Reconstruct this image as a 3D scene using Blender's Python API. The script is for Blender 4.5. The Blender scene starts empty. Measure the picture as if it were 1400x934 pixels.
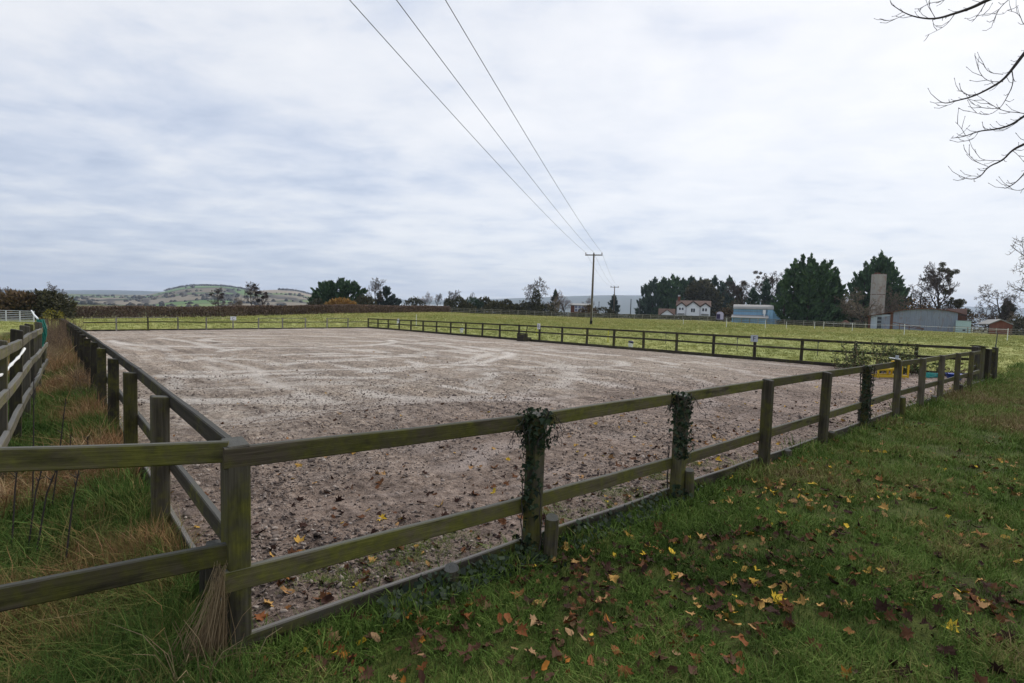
import bpy, math, random
import numpy as np
from mathutils import Vector, Matrix

rng = np.random.default_rng(7)
random.seed(7)
SC = bpy.context.scene
COL = SC.collection

# ------------------------------------------------------------------ camera
EYE = 1.6
FPX, PITCH, ROLL = 723.8, 0.0503, 0.0309       # focal length in photo pixels, radians
FW = np.array([0, math.cos(PITCH), -math.sin(PITCH)])
_u0 = np.array([0, math.sin(PITCH), math.cos(PITCH)])
_r0 = np.array([1.0, 0, 0])
RT = _r0 * math.cos(ROLL) + _u0 * math.sin(ROLL)
UP = -_r0 * math.sin(ROLL) + _u0 * math.cos(ROLL)
cam = bpy.data.cameras.new('camera')
cam.sensor_width = 36
cam.lens = FPX / 1400 * 36
cam.clip_start = 0.05
cam.clip_end = 30000
camo = bpy.data.objects.new('camera', cam)
COL.objects.link(camo)
camo.matrix_world = Matrix(((RT[0], UP[0], -FW[0], 0), (RT[1], UP[1], -FW[1], 0), (RT[2], UP[2], -FW[2], EYE), (0, 0, 0, 1)))
SC.camera = camo

# ------------------------------------------------------------------ world, sun, exposure
SUN_EL, SUN_AZ = math.radians(42), math.radians(38)      # azimuth from +Y towards +X
SUNV = (math.sin(SUN_AZ) * math.cos(SUN_EL), math.cos(SUN_AZ) * math.cos(SUN_EL), math.sin(SUN_EL))
W = bpy.data.worlds.new('World')
SC.world = W
W.use_nodes = True
nt = W.node_tree
nt.nodes.clear()


def N(nt, typ, **kw):
    n = nt.nodes.new(typ)
    for k, v in kw.items():
        if k == 'ins':
            for kk, vv in v.items():
                s = n.inputs[kk]
                if hasattr(vv, 'is_output') or isinstance(vv, bpy.types.NodeSocket):
                    nt.links.new(vv, s)
                else:
                    s.default_value = vv
        else:
            setattr(n, k, v)
    return n


def ramp(nt, fac, stops, interp='LINEAR'):
    n = nt.nodes.new('ShaderNodeValToRGB')
    n.color_ramp.interpolation = interp
    el = n.color_ramp.elements
    while len(el) < len(stops):
        el.new(0.5)
    for e, (p, c) in zip(el, stops):
        e.position = p
        e.color = (*c, 1) if len(c) == 3 else c
    nt.links.new(fac, n.inputs[0])
    return n.outputs[0]


def math_(nt, op, a, b=0.0, c=0.0):
    n = nt.nodes.new('ShaderNodeMath')
    n.operation = op
    for i, v in enumerate((a, b, c)):
        if isinstance(v, bpy.types.NodeSocket):
            nt.links.new(v, n.inputs[i])
        else:
            n.inputs[i].default_value = v
    return n.outputs[0]


def mixc(nt, fac, a, b, blend='MIX'):
    n = nt.nodes.new('ShaderNodeMix')
    n.data_type = 'RGBA'
    n.blend_type = blend
    for s, v in ((n.inputs[0], fac), (n.inputs[6], a), (n.inputs[7], b)):
        if isinstance(v, bpy.types.NodeSocket):
            nt.links.new(v, s)
        elif isinstance(v, tuple):
            s.default_value = (*v, 1) if len(v) == 3 else v
        else:
            s.default_value = v
    return n.outputs[2]


def noise(nt, vec, scale, detail=4, rough=0.55, dist=0.0):
    n = N(nt, 'ShaderNodeTexNoise')
    n.inputs['Scale'].default_value = scale
    n.inputs['Detail'].default_value = detail
    n.inputs['Roughness'].default_value = rough
    n.inputs['Distortion'].default_value = dist
    if vec is not None:
        nt.links.new(vec, n.inputs['Vector'])
    return n.outputs['Fac']


def mapping(nt, vec, scale=(1, 1, 1), rot=(0, 0, 0), loc=(0, 0, 0)):
    n = N(nt, 'ShaderNodeMapping')
    n.inputs['Scale'].default_value = scale
    n.inputs['Rotation'].default_value = rot
    n.inputs['Location'].default_value = loc
    nt.links.new(vec, n.inputs['Vector'])
    return n.outputs[0]


tc = N(nt, 'ShaderNodeTexCoord').outputs['Generated']
sky = N(nt, 'ShaderNodeTexSky', sky_type='NISHITA', sun_disc=False, sun_elevation=SUN_EL, sun_rotation=SUN_AZ)
sep = N(nt, 'ShaderNodeSeparateXYZ', ins={0: tc})
zz = math_(nt, 'ADD', math_(nt, 'MAXIMUM', sep.outputs[2], 0.0), 0.10)
cmb = N(nt, 'ShaderNodeCombineXYZ', ins={0: math_(nt, 'DIVIDE', sep.outputs[0], zz), 1: math_(nt, 'DIVIDE', sep.outputs[1], zz), 2: 0.0}).outputs[0]
n_big = noise(nt, mapping(nt, cmb, (0.5, 0.62, 1), (0, 0, 0.5), (3.1, 1.0, 0)), 1.0, 3, 0.5, 0.2)
n_mid = noise(nt, mapping(nt, cmb, (1.0, 1.25, 1), (0, 0, 0.25), (0.3, 5.2, 0)), 1.7, 8, 0.58, 0.35)
n_fin = noise(nt, mapping(nt, cmb, (1.0, 1.35, 1), (0, 0, 0.12), (7.3, 2.2, 0)), 3.6, 7, 0.6, 0.3)
cl = math_(nt, 'ADD', math_(nt, 'ADD', math_(nt, 'MULTIPLY', n_big, 0.36), math_(nt, 'MULTIPLY', n_mid, 0.40)), math_(nt, 'MULTIPLY', n_fin, 0.24))
dotn = N(nt, 'ShaderNodeVectorMath', operation='DOT_PRODUCT', ins={0: tc, 1: SUNV}).outputs['Value']
glow = N(nt, 'ShaderNodeMapRange', interpolation_type='SMOOTHSTEP', ins={0: dotn, 1: 0.35, 2: 1.0, 3: 0.0, 4: 1.0}).outputs[0]
cl2 = math_(nt, 'ADD', cl, math_(nt, 'MULTIPLY', glow, 0.15))
cloud = ramp(nt, cl2, [(0.40, (2.9, 3.25, 4.0)), (0.47, (3.5, 3.8, 4.45)), (0.53, (4.15, 4.35, 4.8)), (0.59, (4.8, 4.88, 5.1)), (0.70, (5.4, 5.38, 5.42))])
skyc = mixc(nt, 0.9, sky.outputs[0], cloud)
bg = N(nt, 'ShaderNodeBackground', ins={0: skyc, 1: 0.1})
out = N(nt, 'ShaderNodeOutputWorld', ins={0: bg.outputs[0]})

sl = bpy.data.lights.new('sun', 'SUN')
sl.energy = 1.5
sl.angle = math.radians(35)
sl.color = (1, 0.95, 0.88)
so = bpy.data.objects.new('sun', sl)
COL.objects.link(so)
so.rotation_euler = Vector(SUNV).to_track_quat('Z', 'Y').to_euler()

vs = SC.view_settings
vs.view_transform = 'Standard'
vs.look = 'None'
vs.exposure = 0.9
vs.gamma = 1.0
vs.use_curve_mapping = False
SC.render.engine = 'CYCLES'
SC.cycles.use_denoising = True
SC.cycles.max_bounces = 3
SC.cycles.diffuse_bounces = 2
SC.cycles.glossy_bounces = 2
SC.cycles.transparent_max_bounces = 2
SC.cycles.volume_bounces = 0
SC.cycles.use_adaptive_sampling = True


# ------------------------------------------------------------------ picture geometry helpers
def ray(px, py):
    d = FW * FPX + RT * (px - 700) - UP * (py - 467)
    return d / d[1]


def P(px, py, Y):                    # point on the line of sight, Y metres in front
    d = ray(px, py) * Y
    return np.array([d[0], d[1], EYE + d[2]])


def z_at(X, Y, py):                  # height of a point above plan position X, Y that shows at row py
    k = (py - 467) / FPX
    A, B = X * UP[0] + Y * UP[1], X * FW[0] + Y * FW[1]
    return EYE - (A + k * B) / (UP[2] + k * FW[2])


def X_at(px, Y, z=0.5):              # plan X at depth Y and height z for column px
    k = (px - 700) / FPX
    h = z - EYE
    B = Y * FW[1] + h * FW[2]
    A = Y * RT[1] + h * RT[2]
    return (k * B - A) / RT[0]


def proj(p):
    d = np.array(p) - np.array([0, 0, EYE])
    z = d @ FW
    return 700 + FPX * (d @ RT) / z, 467 - FPX * (d @ UP) / z


# ------------------------------------------------------------------ noise for geometry
def vnoise(x, y, seed=0):
    xi, yi = np.floor(x).astype(np.int64), np.floor(y).astype(np.int64)
    fx, fy = x - xi, y - yi
    fx, fy = fx * fx * (3 - 2 * fx), fy * fy * (3 - 2 * fy)

    def h(a, b):
        n = (a * 374761393 + b * 668265263 + seed * 144665) & 0x7fffffff
        n = ((n ^ (n >> 13)) * 1274126177) & 0x7fffffff
        return ((n ^ (n >> 16)) & 0xffff) / 65535.0
    return (h(xi, yi) * (1 - fx) + h(xi + 1, yi) * fx) * (1 - fy) + (h(xi, yi + 1) * (1 - fx) + h(xi + 1, yi + 1) * fx) * fy


def fbm(x, y, oct=4, seed=0):
    s, a, t = 0, 1.0, 0
    for i in range(oct):
        s = s + a * vnoise(x * 2 ** i, y * 2 ** i, seed + i)
        t += a
        a *= 0.5
    return s / t


# ------------------------------------------------------------------ plan of the arena
AF = 0.8508
DF = np.array([math.sin(AF), math.cos(AF)])          # along the front fence
DL = np.array([-math.cos(AF), math.sin(AF)])         # along the left fence
C0 = np.array([-1.2547, 2.4553])
CR = np.array([15.44, 17.2])
CF = np.array([-13.42, 49.07])
CL = np.array([-30.6, 35.9])
SP = 1.858


def arena_uv(x, y):                  # 0..1 across and along the arena (affine, good enough for masks)
    dx, dy = x - C0[0], y - C0[1]
    return (dx * DF[0] + dy * DF[1]) / 22.3, (dx * DL[0] + dy * DL[1]) / 44.0


TPX = [-400, 0, 90, 300, 450, 600, 650, 800, 950, 1100, 1250, 1400, 1700]
TYB = [50, 55, 60, 67, 78, 118, 125, 125, 125, 110, 100, 92, 80]
TZB = [-0.5, -0.5, -0.4, 0.2, 0.93, 1.7, 1.6, 1.45, 1.6, 1.15, 0.95, 0.7, 0.6]
TYS = [26, 32, 37, 44, 49, 44, 41, 33, 27, 22, 20, 18.5, 17]
TZS = [-0.5, -0.5, -0.5, -0.47, -0.25, -0.04, -0.04, -0.05, -0.06, -0.08, -0.08, -0.08, -0.08]


def ground(x, y):
    x, y = np.asarray(x, float), np.asarray(y, float)
    th = np.clip(np.arctan2(x, np.maximum(y, 0.001)), -1.15, 1.15)
    px = 700 + FPX * np.tan(th)
    yb, zb, ys, zs = (np.interp(px, TPX, t) for t in (TYB, TZB, TYS, TZS))
    Y = np.maximum(y, 0)
    t = (Y - ys) / (yb - ys)
    tc_ = np.clip(t, 0, 1)
    z = zs + (zb - zs) * tc_ ** 0.8
    ext = np.maximum(Y - yb, 0)
    z = z + 0.006 * np.minimum(ext, 120) - 0.009 * np.clip(ext - 150, 0, 1200)
    near = np.clip(Y / np.maximum(ys, 1), 0, 1)
    u, v = arena_uv(x, y)
    zn = -0.08 + 0 * x
    s, tt = u * 22.3, v * 44.0
    # verge on the left of the arena lies lower, falling away with the arena
    left = np.clip(-s / 0.5, 0, 1) * np.clip((tt + 0.4) / 1.2, 0, 1)
    zn = zn - 0.10 * left
    zn = zn - 0.45 * np.clip(1 - u, 0, 1) * np.clip(v, 0, 1.2) ** 2
    inside = np.clip(np.minimum(np.minimum(s - 0.05, 22.3 - s), np.minimum(tt - 0.05, 43.5 - tt)) / 0.12, 0, 1)
    zn = zn - 0.12 * inside
    zn = zn + 0.05 * (fbm(x * 0.6, y * 0.6, 3, 5) - 0.5) * (1 - inside)
    w = np.clip((t + 0.22) / 0.22, 0, 1)
    w = w * w * (3 - 2 * w)
    return zn * (1 - w) + z * w + 0.12 * (fbm(x * 0.11, y * 0.11, 3, 9) - 0.5) * w


def gz(x, y):
    return float(ground(np.array([x]), np.array([y]))[0])


def ground_hit(px, py, ymin=15, ymax=400):
    d = ray(px, py)
    ys_ = np.linspace(ymin, ymax, 3000)
    zz_ = EYE + d[2] * ys_ - ground(d[0] * ys_, ys_)
    i = np.argmax(zz_ < 0) if (zz_ < 0).any() else len(ys_) - 1
    y = ys_[i]
    return np.array([d[0] * y, y, gz(d[0] * y, y)])


# ------------------------------------------------------------------ mesh helpers
MATS = {}


class MB:
    def __init__(self):
        self.v, self.f = [], []

    def add(self, vs_, fs):
        o = len(self.v)
        self.v.extend([tuple(map(float, p)) for p in vs_])
        self.f.extend([tuple(i + o for i in f) for f in fs])
        return self

    def box(self, c, s, M=None):
        hx, hy, hz = s[0] / 2, s[1] / 2, s[2] / 2
        pts = [(x * hx, y * hy, z * hz) for z in (-1, 1) for x, y in ((-1, -1), (1, -1), (1, 1), (-1, 1))]
        if M is not None:
            pts = [tuple(M @ Vector(p)) for p in pts]
        pts = [(p[0] + c[0], p[1] + c[1], p[2] + c[2]) for p in pts]
        return self.add(pts, [(3, 2, 1, 0), (4, 5, 6, 7), (0, 1, 5, 4), (1, 2, 6, 5), (2, 3, 7, 6), (3, 0, 4, 7)])

    def bbox(self, lo, hi):
        return self.box([(a + b) / 2 for a, b in zip(lo, hi)], [b - a for a, b in zip(lo, hi)])

    def bevbox(self, c, s, b=0.006):
        """box with chamfered edges, long axis any"""
        hx, hy, hz = s[0] / 2, s[1] / 2, s[2] / 2
        prof = [(-hx + b, -hy), (hx - b, -hy), (hx, -hy + b), (hx, hy - b), (hx - b, hy), (-hx + b, hy), (-hx, hy - b), (-hx, -hy + b)]
        rings = []
        for z, q in ((-hz, 1 - b / max(hx, hy)), (-hz + b, 1), (hz - b, 1), (hz, 1 - b / max(hx, hy))):
            rings.append([(c[0] + x * q, c[1] + y * q, c[2] + z) for x, y in prof])
        v = [p for r in rings for p in r]
        f = [tuple(range(7, -1, -1)), tuple(range(24, 32))]
        for k in range(3):
            for i in range(8):
                j = (i + 1) % 8
                f.append((k * 8 + i, k * 8 + j, k * 8 + 8 + j, k * 8 + 8 + i))
        return self.add(v, f)

    def prism(self, poly, a, b):
        """poly: list of (u, w); extruded from offset a to b; caller gives frames through a, b: (origin, eu, ew, depth vector)"""
        o, eu, ew, ed = a
        n = len(poly)
        o, eu, ew, ed = map(np.array, (o, eu, ew, ed))
        fr = [o + eu * u + ew * w for u, w in poly]
        bk = [p + ed * b for p in fr]
        f = [tuple(range(n)), tuple(range(2 * n - 1, n - 1, -1))]
        for i in range(n):
            j = (i + 1) % n
            f.append((i, i + n, j + n, j))
        return self.add(fr + bk, f)

    def tube(self, pts, rad, k=5, cap=True):
        pts = [np.array(p, float) for p in pts]
        n = len(pts)
        rad = [rad] * n if np.isscalar(rad) else rad
        rings = []
        ref = None
        for i in range(n):
            d = pts[min(i + 1, n - 1)] - pts[max(i - 1, 0)]
            d = d / (np.linalg.norm(d) + 1e-9)
            if ref is None:
                ref = np.array([1.0, 0, 0]) if abs(d[0]) < 0.8 else np.array([0, 1.0, 0])
            e1 = np.cross(d, ref)
            e1 /= np.linalg.norm(e1) + 1e-9
            e2 = np.cross(d, e1)
            ref = np.cross(e1, d)
            rings += [pts[i] + rad[i] * (math.cos(2 * math.pi * j / k) * e1 + math.sin(2 * math.pi * j / k) * e2) for j in range(k)]
        f = []
        for i in range(n - 1):
            for j in range(k):
                q = (j + 1) % k
                f.append((i * k + j, i * k + q, i * k + k + q, i * k + k + j))
        if cap:
            f.append(tuple(range(k - 1, -1, -1)))
            f.append(tuple((n - 1) * k + j for j in range(k)))
        return self.add(rings, f)

    def mesh(self, name, mat, smooth=False):
        me = bpy.data.meshes.new(name)
        me.from_pydata(self.v, [], self.f)
        me.update()
        if mat:
            me.materials.append(MATS[mat])
        if smooth:
            me.polygons.foreach_set('use_smooth', [True] * len(me.polygons))
        return me

    def build(self, name, mat, parent=None, smooth=False, loc=None):
        return link(name, self.mesh(name, mat, smooth), parent, loc)


def arr_mesh(name, V, F, mat, smooth=False):
    """numpy: V (n,3), F (m,k)"""
    me = bpy.data.meshes.new(name)
    V = np.ascontiguousarray(V, np.float32)
    F = np.ascontiguousarray(F, np.int32)
    m, k = F.shape
    me.vertices.add(len(V))
    me.vertices.foreach_set('co', V.ravel())
    me.loops.add(m * k)
    me.loops.foreach_set('vertex_index', F.ravel())
    me.polygons.add(m)
    me.polygons.foreach_set('loop_start', np.arange(0, m * k, k, dtype=np.int32))
    if smooth:
        me.polygons.foreach_set('use_smooth', np.ones(m, bool))
    me.update(calc_edges=True)
    me.validate()
    if mat:
        me.materials.append(MATS[mat])
    return me


def link(name, me, parent=None, loc=None, rot=None):
    o = bpy.data.objects.new(name, me)
    COL.objects.link(o)
    if parent is not None:
        o.parent = parent
    if loc is not None:
        o.location = tuple(float(a) for a in loc)
    if rot is not None:
        o.rotation_euler = rot
    return o


def tag(o, label=None, cat=None, group=None, kind=None):
    for k, v in (('label', label), ('category', cat), ('group', group), ('kind', kind)):
        if v:
            o[k] = v
    return o


def thing(name, loc, label, cat, group=None, rz=0.0):
    o = link(name, None, None, loc, (0, 0, rz))
    o.empty_display_size = 0.2
    return tag(o, label, cat, group)


def face_camera(o):
    th = math.atan2(o.location[0], o.location[1])
    o.rotation_euler = (0, 0, -th)
    o.scale = (math.cos(th), 1, 1)


def copy_tree(o, parent=None):
    c = o.copy()
    COL.objects.link(c)
    c.parent = parent
    for ch in list(o.children):
        copy_tree(ch, c)
    return c


# ------------------------------------------------------------------ materials
def mat(name, fn, rough=0.8, spec=0.3, bump=None):
    m = bpy.data.materials.new(name)
    m.use_nodes = True
    t = m.node_tree
    b = t.nodes['Principled BSDF']
    b.inputs['Roughness'].default_value = rough
    b.inputs['Specular IOR Level'].default_value = spec
    r = fn(t)
    if isinstance(r, tuple) and len(r) == 2 and isinstance(r[0], bpy.types.NodeSocket):
        c, h = r
    else:
        c, h = r, None
    if isinstance(c, tuple):
        b.inputs['Base Color'].default_value = (*c, 1)
    else:
        t.links.new(c, b.inputs['Base Color'])
    if h is not None and bump:
        bn = N(t, 'ShaderNodeBump', ins={'Strength': bump[0], 'Distance': bump[1], 'Height': h})
        t.links.new(bn.outputs[0], b.inputs['Normal'])
    MATS[name] = m
    return m


def objcoord(t):
    tc = N(t, 'ShaderNodeTexCoord').outputs['Object']
    rnd = N(t, 'ShaderNodeObjectInfo').outputs['Random']
    off = math_(t, 'MULTIPLY', rnd, 37.0)
    cx = N(t, 'ShaderNodeCombineXYZ', ins={0: off, 1: off, 2: off}).outputs[0]
    return N(t, 'ShaderNodeVectorMath', operation='ADD', ins={0: tc, 1: cx}).outputs[0], rnd


def poscoord(t):
    return N(t, 'ShaderNodeNewGeometry').outputs['Position']


def wood(grain_axis, green, base=((0.048, 0.038, 0.026), (0.145, 0.115, 0.080)), moss=((0.045, 0.046, 0.013), (0.140, 0.132, 0.030)), grey=(0.115, 0.118, 0.112)):
    def fn(t):
        v, rnd = objcoord(t)
        sc = [38, 38, 38]
        sc[grain_axis] = 1.6
        g = noise(t, mapping(t, v, tuple(sc)), 1.0, 6, 0.65, 0.6)
        sc2 = [150, 150, 150]
        sc2[grain_axis] = 6
        gf = noise(t, mapping(t, v, tuple(sc2)), 1.0, 4, 0.6)
        c = ramp(t, g, [(0.3, base[0]), (0.7, base[1])])
        bl = noise(t, v, 2.6, 6, 0.62, 0.4)
        bl2 = noise(t, v, 19.0, 5, 0.6)
        mf = math_(t, 'ADD', math_(t, 'MULTIPLY', bl, 0.7), math_(t, 'MULTIPLY', bl2, 0.3))
        mfac = ramp(t, mf, [(0.58 - green * 0.30, (0, 0, 0)), (0.72 - green * 0.22, (1, 1, 1))])
        mc = ramp(t, math_(t, 'ADD', math_(t, 'MULTIPLY', gf, 0.5), math_(t, 'MULTIPLY', bl2, 0.5)), [(0.3, moss[0]), (0.7, moss[1])])
        c = mixc(t, mfac, c, mc)
        # dark damp stains and knots
        st = noise(t, mapping(t, v, tuple(2.0 if i == grain_axis else 9.0 for i in range(3)), (0, 0, 0), (4, 9, 2)), 1.0, 5, 0.6)
        c = mixc(t, ramp(t, st, [(0.58, (0, 0, 0)), (0.72, (0.75, 0.75, 0.75))]), c, (0.016, 0.014, 0.011))
        # worn pale scrapes
        sp = noise(t, mapping(t, v, tuple(3.0 if i == grain_axis else 26.0 for i in range(3)), (0, 0, 0), (1, 3, 8)), 1.0, 4, 0.6)
        c = mixc(t, ramp(t, sp, [(0.70, (0, 0, 0)), (0.76, (0.5, 0.5, 0.5))]), c, (0.17, 0.14, 0.10))
        # rain-washed silvered upper faces
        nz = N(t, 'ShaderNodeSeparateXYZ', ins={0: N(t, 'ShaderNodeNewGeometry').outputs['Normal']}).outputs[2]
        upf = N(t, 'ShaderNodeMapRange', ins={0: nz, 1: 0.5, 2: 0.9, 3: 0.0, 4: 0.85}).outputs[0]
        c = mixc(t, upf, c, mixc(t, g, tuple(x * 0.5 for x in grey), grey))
        vv = math_(t, 'ADD', 0.75, math_(t, 'MULTIPLY', rnd, 0.5))
        c = mixc(t, 1.0, c, N(t, 'ShaderNodeCombineColor', ins={0: vv, 1: vv, 2: vv}).outputs[0], 'MULTIPLY')
        return c, math_(t, 'ADD', g, math_(t, 'MULTIPLY', gf, 0.6))
    return fn


mat('wood_rail', wood(0, 0.68), 0.88, 0.12, (0.6, 0.006))
mat('wood_post', wood(2, 0.48, ((0.040, 0.034, 0.024), (0.115, 0.10, 0.072))), 0.88, 0.12, (0.6, 0.006))
mat('wood_board', wood(0, 0.45, ((0.035, 0.030, 0.024), (0.10, 0.085, 0.065)), grey=(0.22, 0.21, 0.20)), 0.88, 0.12, (0.6, 0.006))
mat('wood_dark_rail', wood(0, 0.25, ((0.028, 0.024, 0.019), (0.070, 0.060, 0.047)), grey=(0.105, 0.105, 0.10)), 0.88, 0.12, (0.6, 0.006))
mat('wood_dark_post', wood(2, 0.3, ((0.026, 0.023, 0.018), (0.065, 0.058, 0.045))), 0.88, 0.12, (0.6, 0.006))
mat('wood_silver_rail', wood(0, 0.35, ((0.06, 0.055, 0.042), (0.14, 0.125, 0.095)), grey=(0.165, 0.165, 0.16)), 0.88, 0.12, (0.6, 0.006))
mat('wood_silver_post', wood(2, 0.4, ((0.06, 0.055, 0.042), (0.14, 0.125, 0.095))), 0.88, 0.12, (0.6, 0.006))
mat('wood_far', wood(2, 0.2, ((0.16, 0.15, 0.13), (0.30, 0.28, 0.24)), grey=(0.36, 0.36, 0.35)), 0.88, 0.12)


def flat(c, var=0.15, scale=6.0):
    def fn(t):
        v, rnd = objcoord(t)
        n = noise(t, v, scale, 5, 0.6)
        return mixc(t, n, tuple(x * (1 - var) for x in c), tuple(min(1, x * (1 + var)) for x in c))
    return fn


def sand_fn(t):
    p = poscoord(t)
    # rotate so x runs along the arena's length
    q = mapping(t, p, (1, 1, 1), (0, 0, -(math.pi - AF)))
    coarse = noise(t, q, 0.16, 4, 0.55, 0.6)
    streak = noise(t, mapping(t, q, (0.16, 2.6, 1)), 1.0, 6, 0.62, 1.1)
    clod = noise(t, p, 13.0, 7, 0.68, 0.3)
    fine = noise(t, p, 70.0, 5, 0.7)
    mid = noise(t, p, 3.4, 5, 0.62, 0.4)
    # ring tracks ridden into the sand
    cc = N(t, 'ShaderNodeVectorMath', operation='SUBTRACT', ins={0: p, 1: (-4.5, 19.0, 0)}).outputs[0]
    wob = N(t, 'ShaderNodeTexNoise', ins={'Vector': p, 'Scale': 0.28, 'Detail': 3.0})
    cc = N(t, 'ShaderNodeVectorMath', operation='MULTIPLY_ADD', ins={0: wob.outputs['Color'], 1: (5, 5, 0), 2: cc}).outputs[0]
    rad = N(t, 'ShaderNodeVectorMath', operation='LENGTH', ins={0: cc}).outputs['Value']
    ring = noise(t, N(t, 'ShaderNodeCombineXYZ', ins={0: math_(t, 'MULTIPLY', rad, 1.5), 1: 0.0, 2: 0.0}).outputs[0], 1.0, 3, 0.6)
    ringm = math_(t, 'MULTIPLY', ramp(t, ring, [(0.47, (0, 0, 0)), (0.58, (1, 1, 1))]), ramp(t, noise(t, p, 0.30, 4), [(0.42, (0, 0, 0)), (0.58, (1, 1, 1))]))
    base = ramp(t, math_(t, 'ADD', math_(t, 'MULTIPLY', clod, 0.62), math_(t, 'MULTIPLY', fine, 0.38)), [(0.35, (0.068, 0.048, 0.036)), (0.44, (0.225, 0.176, 0.136)), (0.54, (0.41, 0.342, 0.276)), (0.64, (0.62, 0.545, 0.46))])
    mid2 = noise(t, mapping(t, q, (3.0, 8.0, 1)), 1.0, 4, 0.65, 0.5)
    tone = math_(t, 'ADD', math_(t, 'ADD', math_(t, 'MULTIPLY', coarse, 0.16), math_(t, 'MULTIPLY', streak, 0.36)), math_(t, 'ADD', math_(t, 'MULTIPLY', mid, 0.2), math_(t, 'MULTIPLY', mid2, 0.28)))
    c = mixc(t, 1.0, base, ramp(t, tone, [(0.40, (0.42, 0.39, 0.385)), (0.50, (0.90, 0.89, 0.885)), (0.60, (1.38, 1.36, 1.34))]), 'MULTIPLY')
    c = mixc(t, math_(t, 'MULTIPLY', math_(t, 'MULTIPLY', ringm, ramp(t, fine, [(0.35, (0.35, 0.35, 0.35)), (0.55, (1, 1, 1))])), 0.7), c, (0.62, 0.565, 0.51))
    tra = N(t, 'ShaderNodeAttribute', attribute_name='track').outputs['Fac']
    c = mixc(t, math_(t, 'MULTIPLY', math_(t, 'MULTIPLY', tra, ramp(t, math_(t, 'ADD', math_(t, 'MULTIPLY', clod, 0.5), math_(t, 'MULTIPLY', fine, 0.5)), [(0.34, (0.35, 0.35, 0.35)), (0.52, (1, 1, 1))])), 0.95), c, (0.70, 0.645, 0.585))
    # sand tinted darker purple-brown towards the tree end of the arena
    sx = N(t, 'ShaderNodeSeparateXYZ', ins={0: p})
    dn = N(t, 'ShaderNodeVectorMath', operation='DOT_PRODUCT', ins={0: p, 1: (DL[0], DL[1], 0)}).outputs['Value']
    dn = math_(t, 'ADD', dn, math_(t, 'MULTIPLY', math_(t, 'SUBTRACT', coarse, 0.5), 9.0))
    near_dark = N(t, 'ShaderNodeMapRange', interpolation_type='SMOOTHSTEP', ins={0: dn, 1: 2.5, 2: 11.0, 3: 0.75, 4: 0.0}).outputs[0]
    c = mixc(t, near_dark, c, mixc(t, 1.0, c, (0.70, 0.60, 0.60), 'MULTIPLY'))
    # blackened leaf scraps trodden in
    bl = noise(t, p, 26.0, 3, 0.5)
    c = mixc(t, math_(t, 'MULTIPLY', ramp(t, bl, [(0.62, (0, 0, 0)), (0.68, (1, 1, 1))]), math_(t, 'ADD', 0.35, near_dark)), c, (0.05, 0.034, 0.03))
    return c, math_(t, 'ADD', math_(t, 'MULTIPLY', clod, 1.0), math_(t, 'MULTIPLY', fine, 0.35))


mat('sand', sand_fn, 0.9, 0.25, (1.0, 0.10))


def ground_fn(t):
    p = poscoord(t)
    zc = N(t, 'ShaderNodeAttribute', attribute_name='zone')
    zs = N(t, 'ShaderNodeSeparateColor', ins={0: zc.outputs['Color']})
    n1 = noise(t, p, 0.09, 4, 0.55)
    n2 = noise(t, mapping(t, p, (0.5, 1.1, 1)), 0.9, 6, 0.65, 0.3)
    n3 = noise(t, p, 9.0, 6, 0.7)
    n4 = noise(t, p, 45.0, 5, 0.7)
    mixn = math_(t, 'ADD', math_(t, 'MULTIPLY', n2, 0.5), math_(t, 'ADD', math_(t, 'MULTIPLY', n3, 0.3), math_(t, 'MULTIPLY', n4, 0.2)))
    field = ramp(t, mixn, [(0.34, (0.17, 0.18, 0.052)), (0.48, (0.29, 0.30, 0.095)), (0.62, (0.39, 0.375, 0.145))])
    field = mixc(t, ramp(t, n1, [(0.4, (0, 0, 0)), (0.65, (0.5, 0.5, 0.5))]), field, (0.20, 0.25, 0.085))
    lawn = ramp(t, math_(t, 'ADD', math_(t, 'MULTIPLY', n3, 0.5), math_(t, 'MULTIPLY', n4, 0.5)), [(0.33, (0.034, 0.038, 0.012)), (0.5, (0.066, 0.084, 0.019)), (0.68, (0.105, 0.12, 0.03))])
    lawn = mixc(t, ramp(t, n2, [(0.5, (0, 0, 0)), (0.66, (0.7, 0.7, 0.7))]), lawn, (0.052, 0.044, 0.024))
    verge = ramp(t, math_(t, 'ADD', math_(t, 'MULTIPLY', n3, 0.6), math_(t, 'MULTIPLY', n4, 0.4)), [(0.35, (0.02, 0.017, 0.008)), (0.55, (0.055, 0.048, 0.018)), (0.7, (0.11, 0.08, 0.04))])
    far = mixc(t, n1, (0.07, 0.085, 0.035), (0.12, 0.11, 0.06))
    c = mixc(t, zs.outputs[0], field, lawn)
    c = mixc(t, zs.outputs[1], c, verge)
    c = mixc(t, zs.outputs[2], c, far)
    return c, mixn


mat('grassland', ground_fn, 0.95, 0.1, (0.9, 0.12))


def island_var(c1, c2, c3=None, pos_scale=0.5, trans=0.0):
    def fn(t):
        r = N(t, 'ShaderNodeNewGeometry').outputs['Random Per Island']
        n = noise(t, poscoord(t), pos_scale, 3, 0.6)
        f = math_(t, 'ADD', math_(t, 'MULTIPLY', r, 0.55), math_(t, 'MULTIPLY', n, 0.45))
        st = [(0.15, c1), (0.8, c2)] if c3 is None else [(0.12, c1), (0.5, c2), (0.85, c3)]
        return ramp(t, f, st)
    return fn


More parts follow.
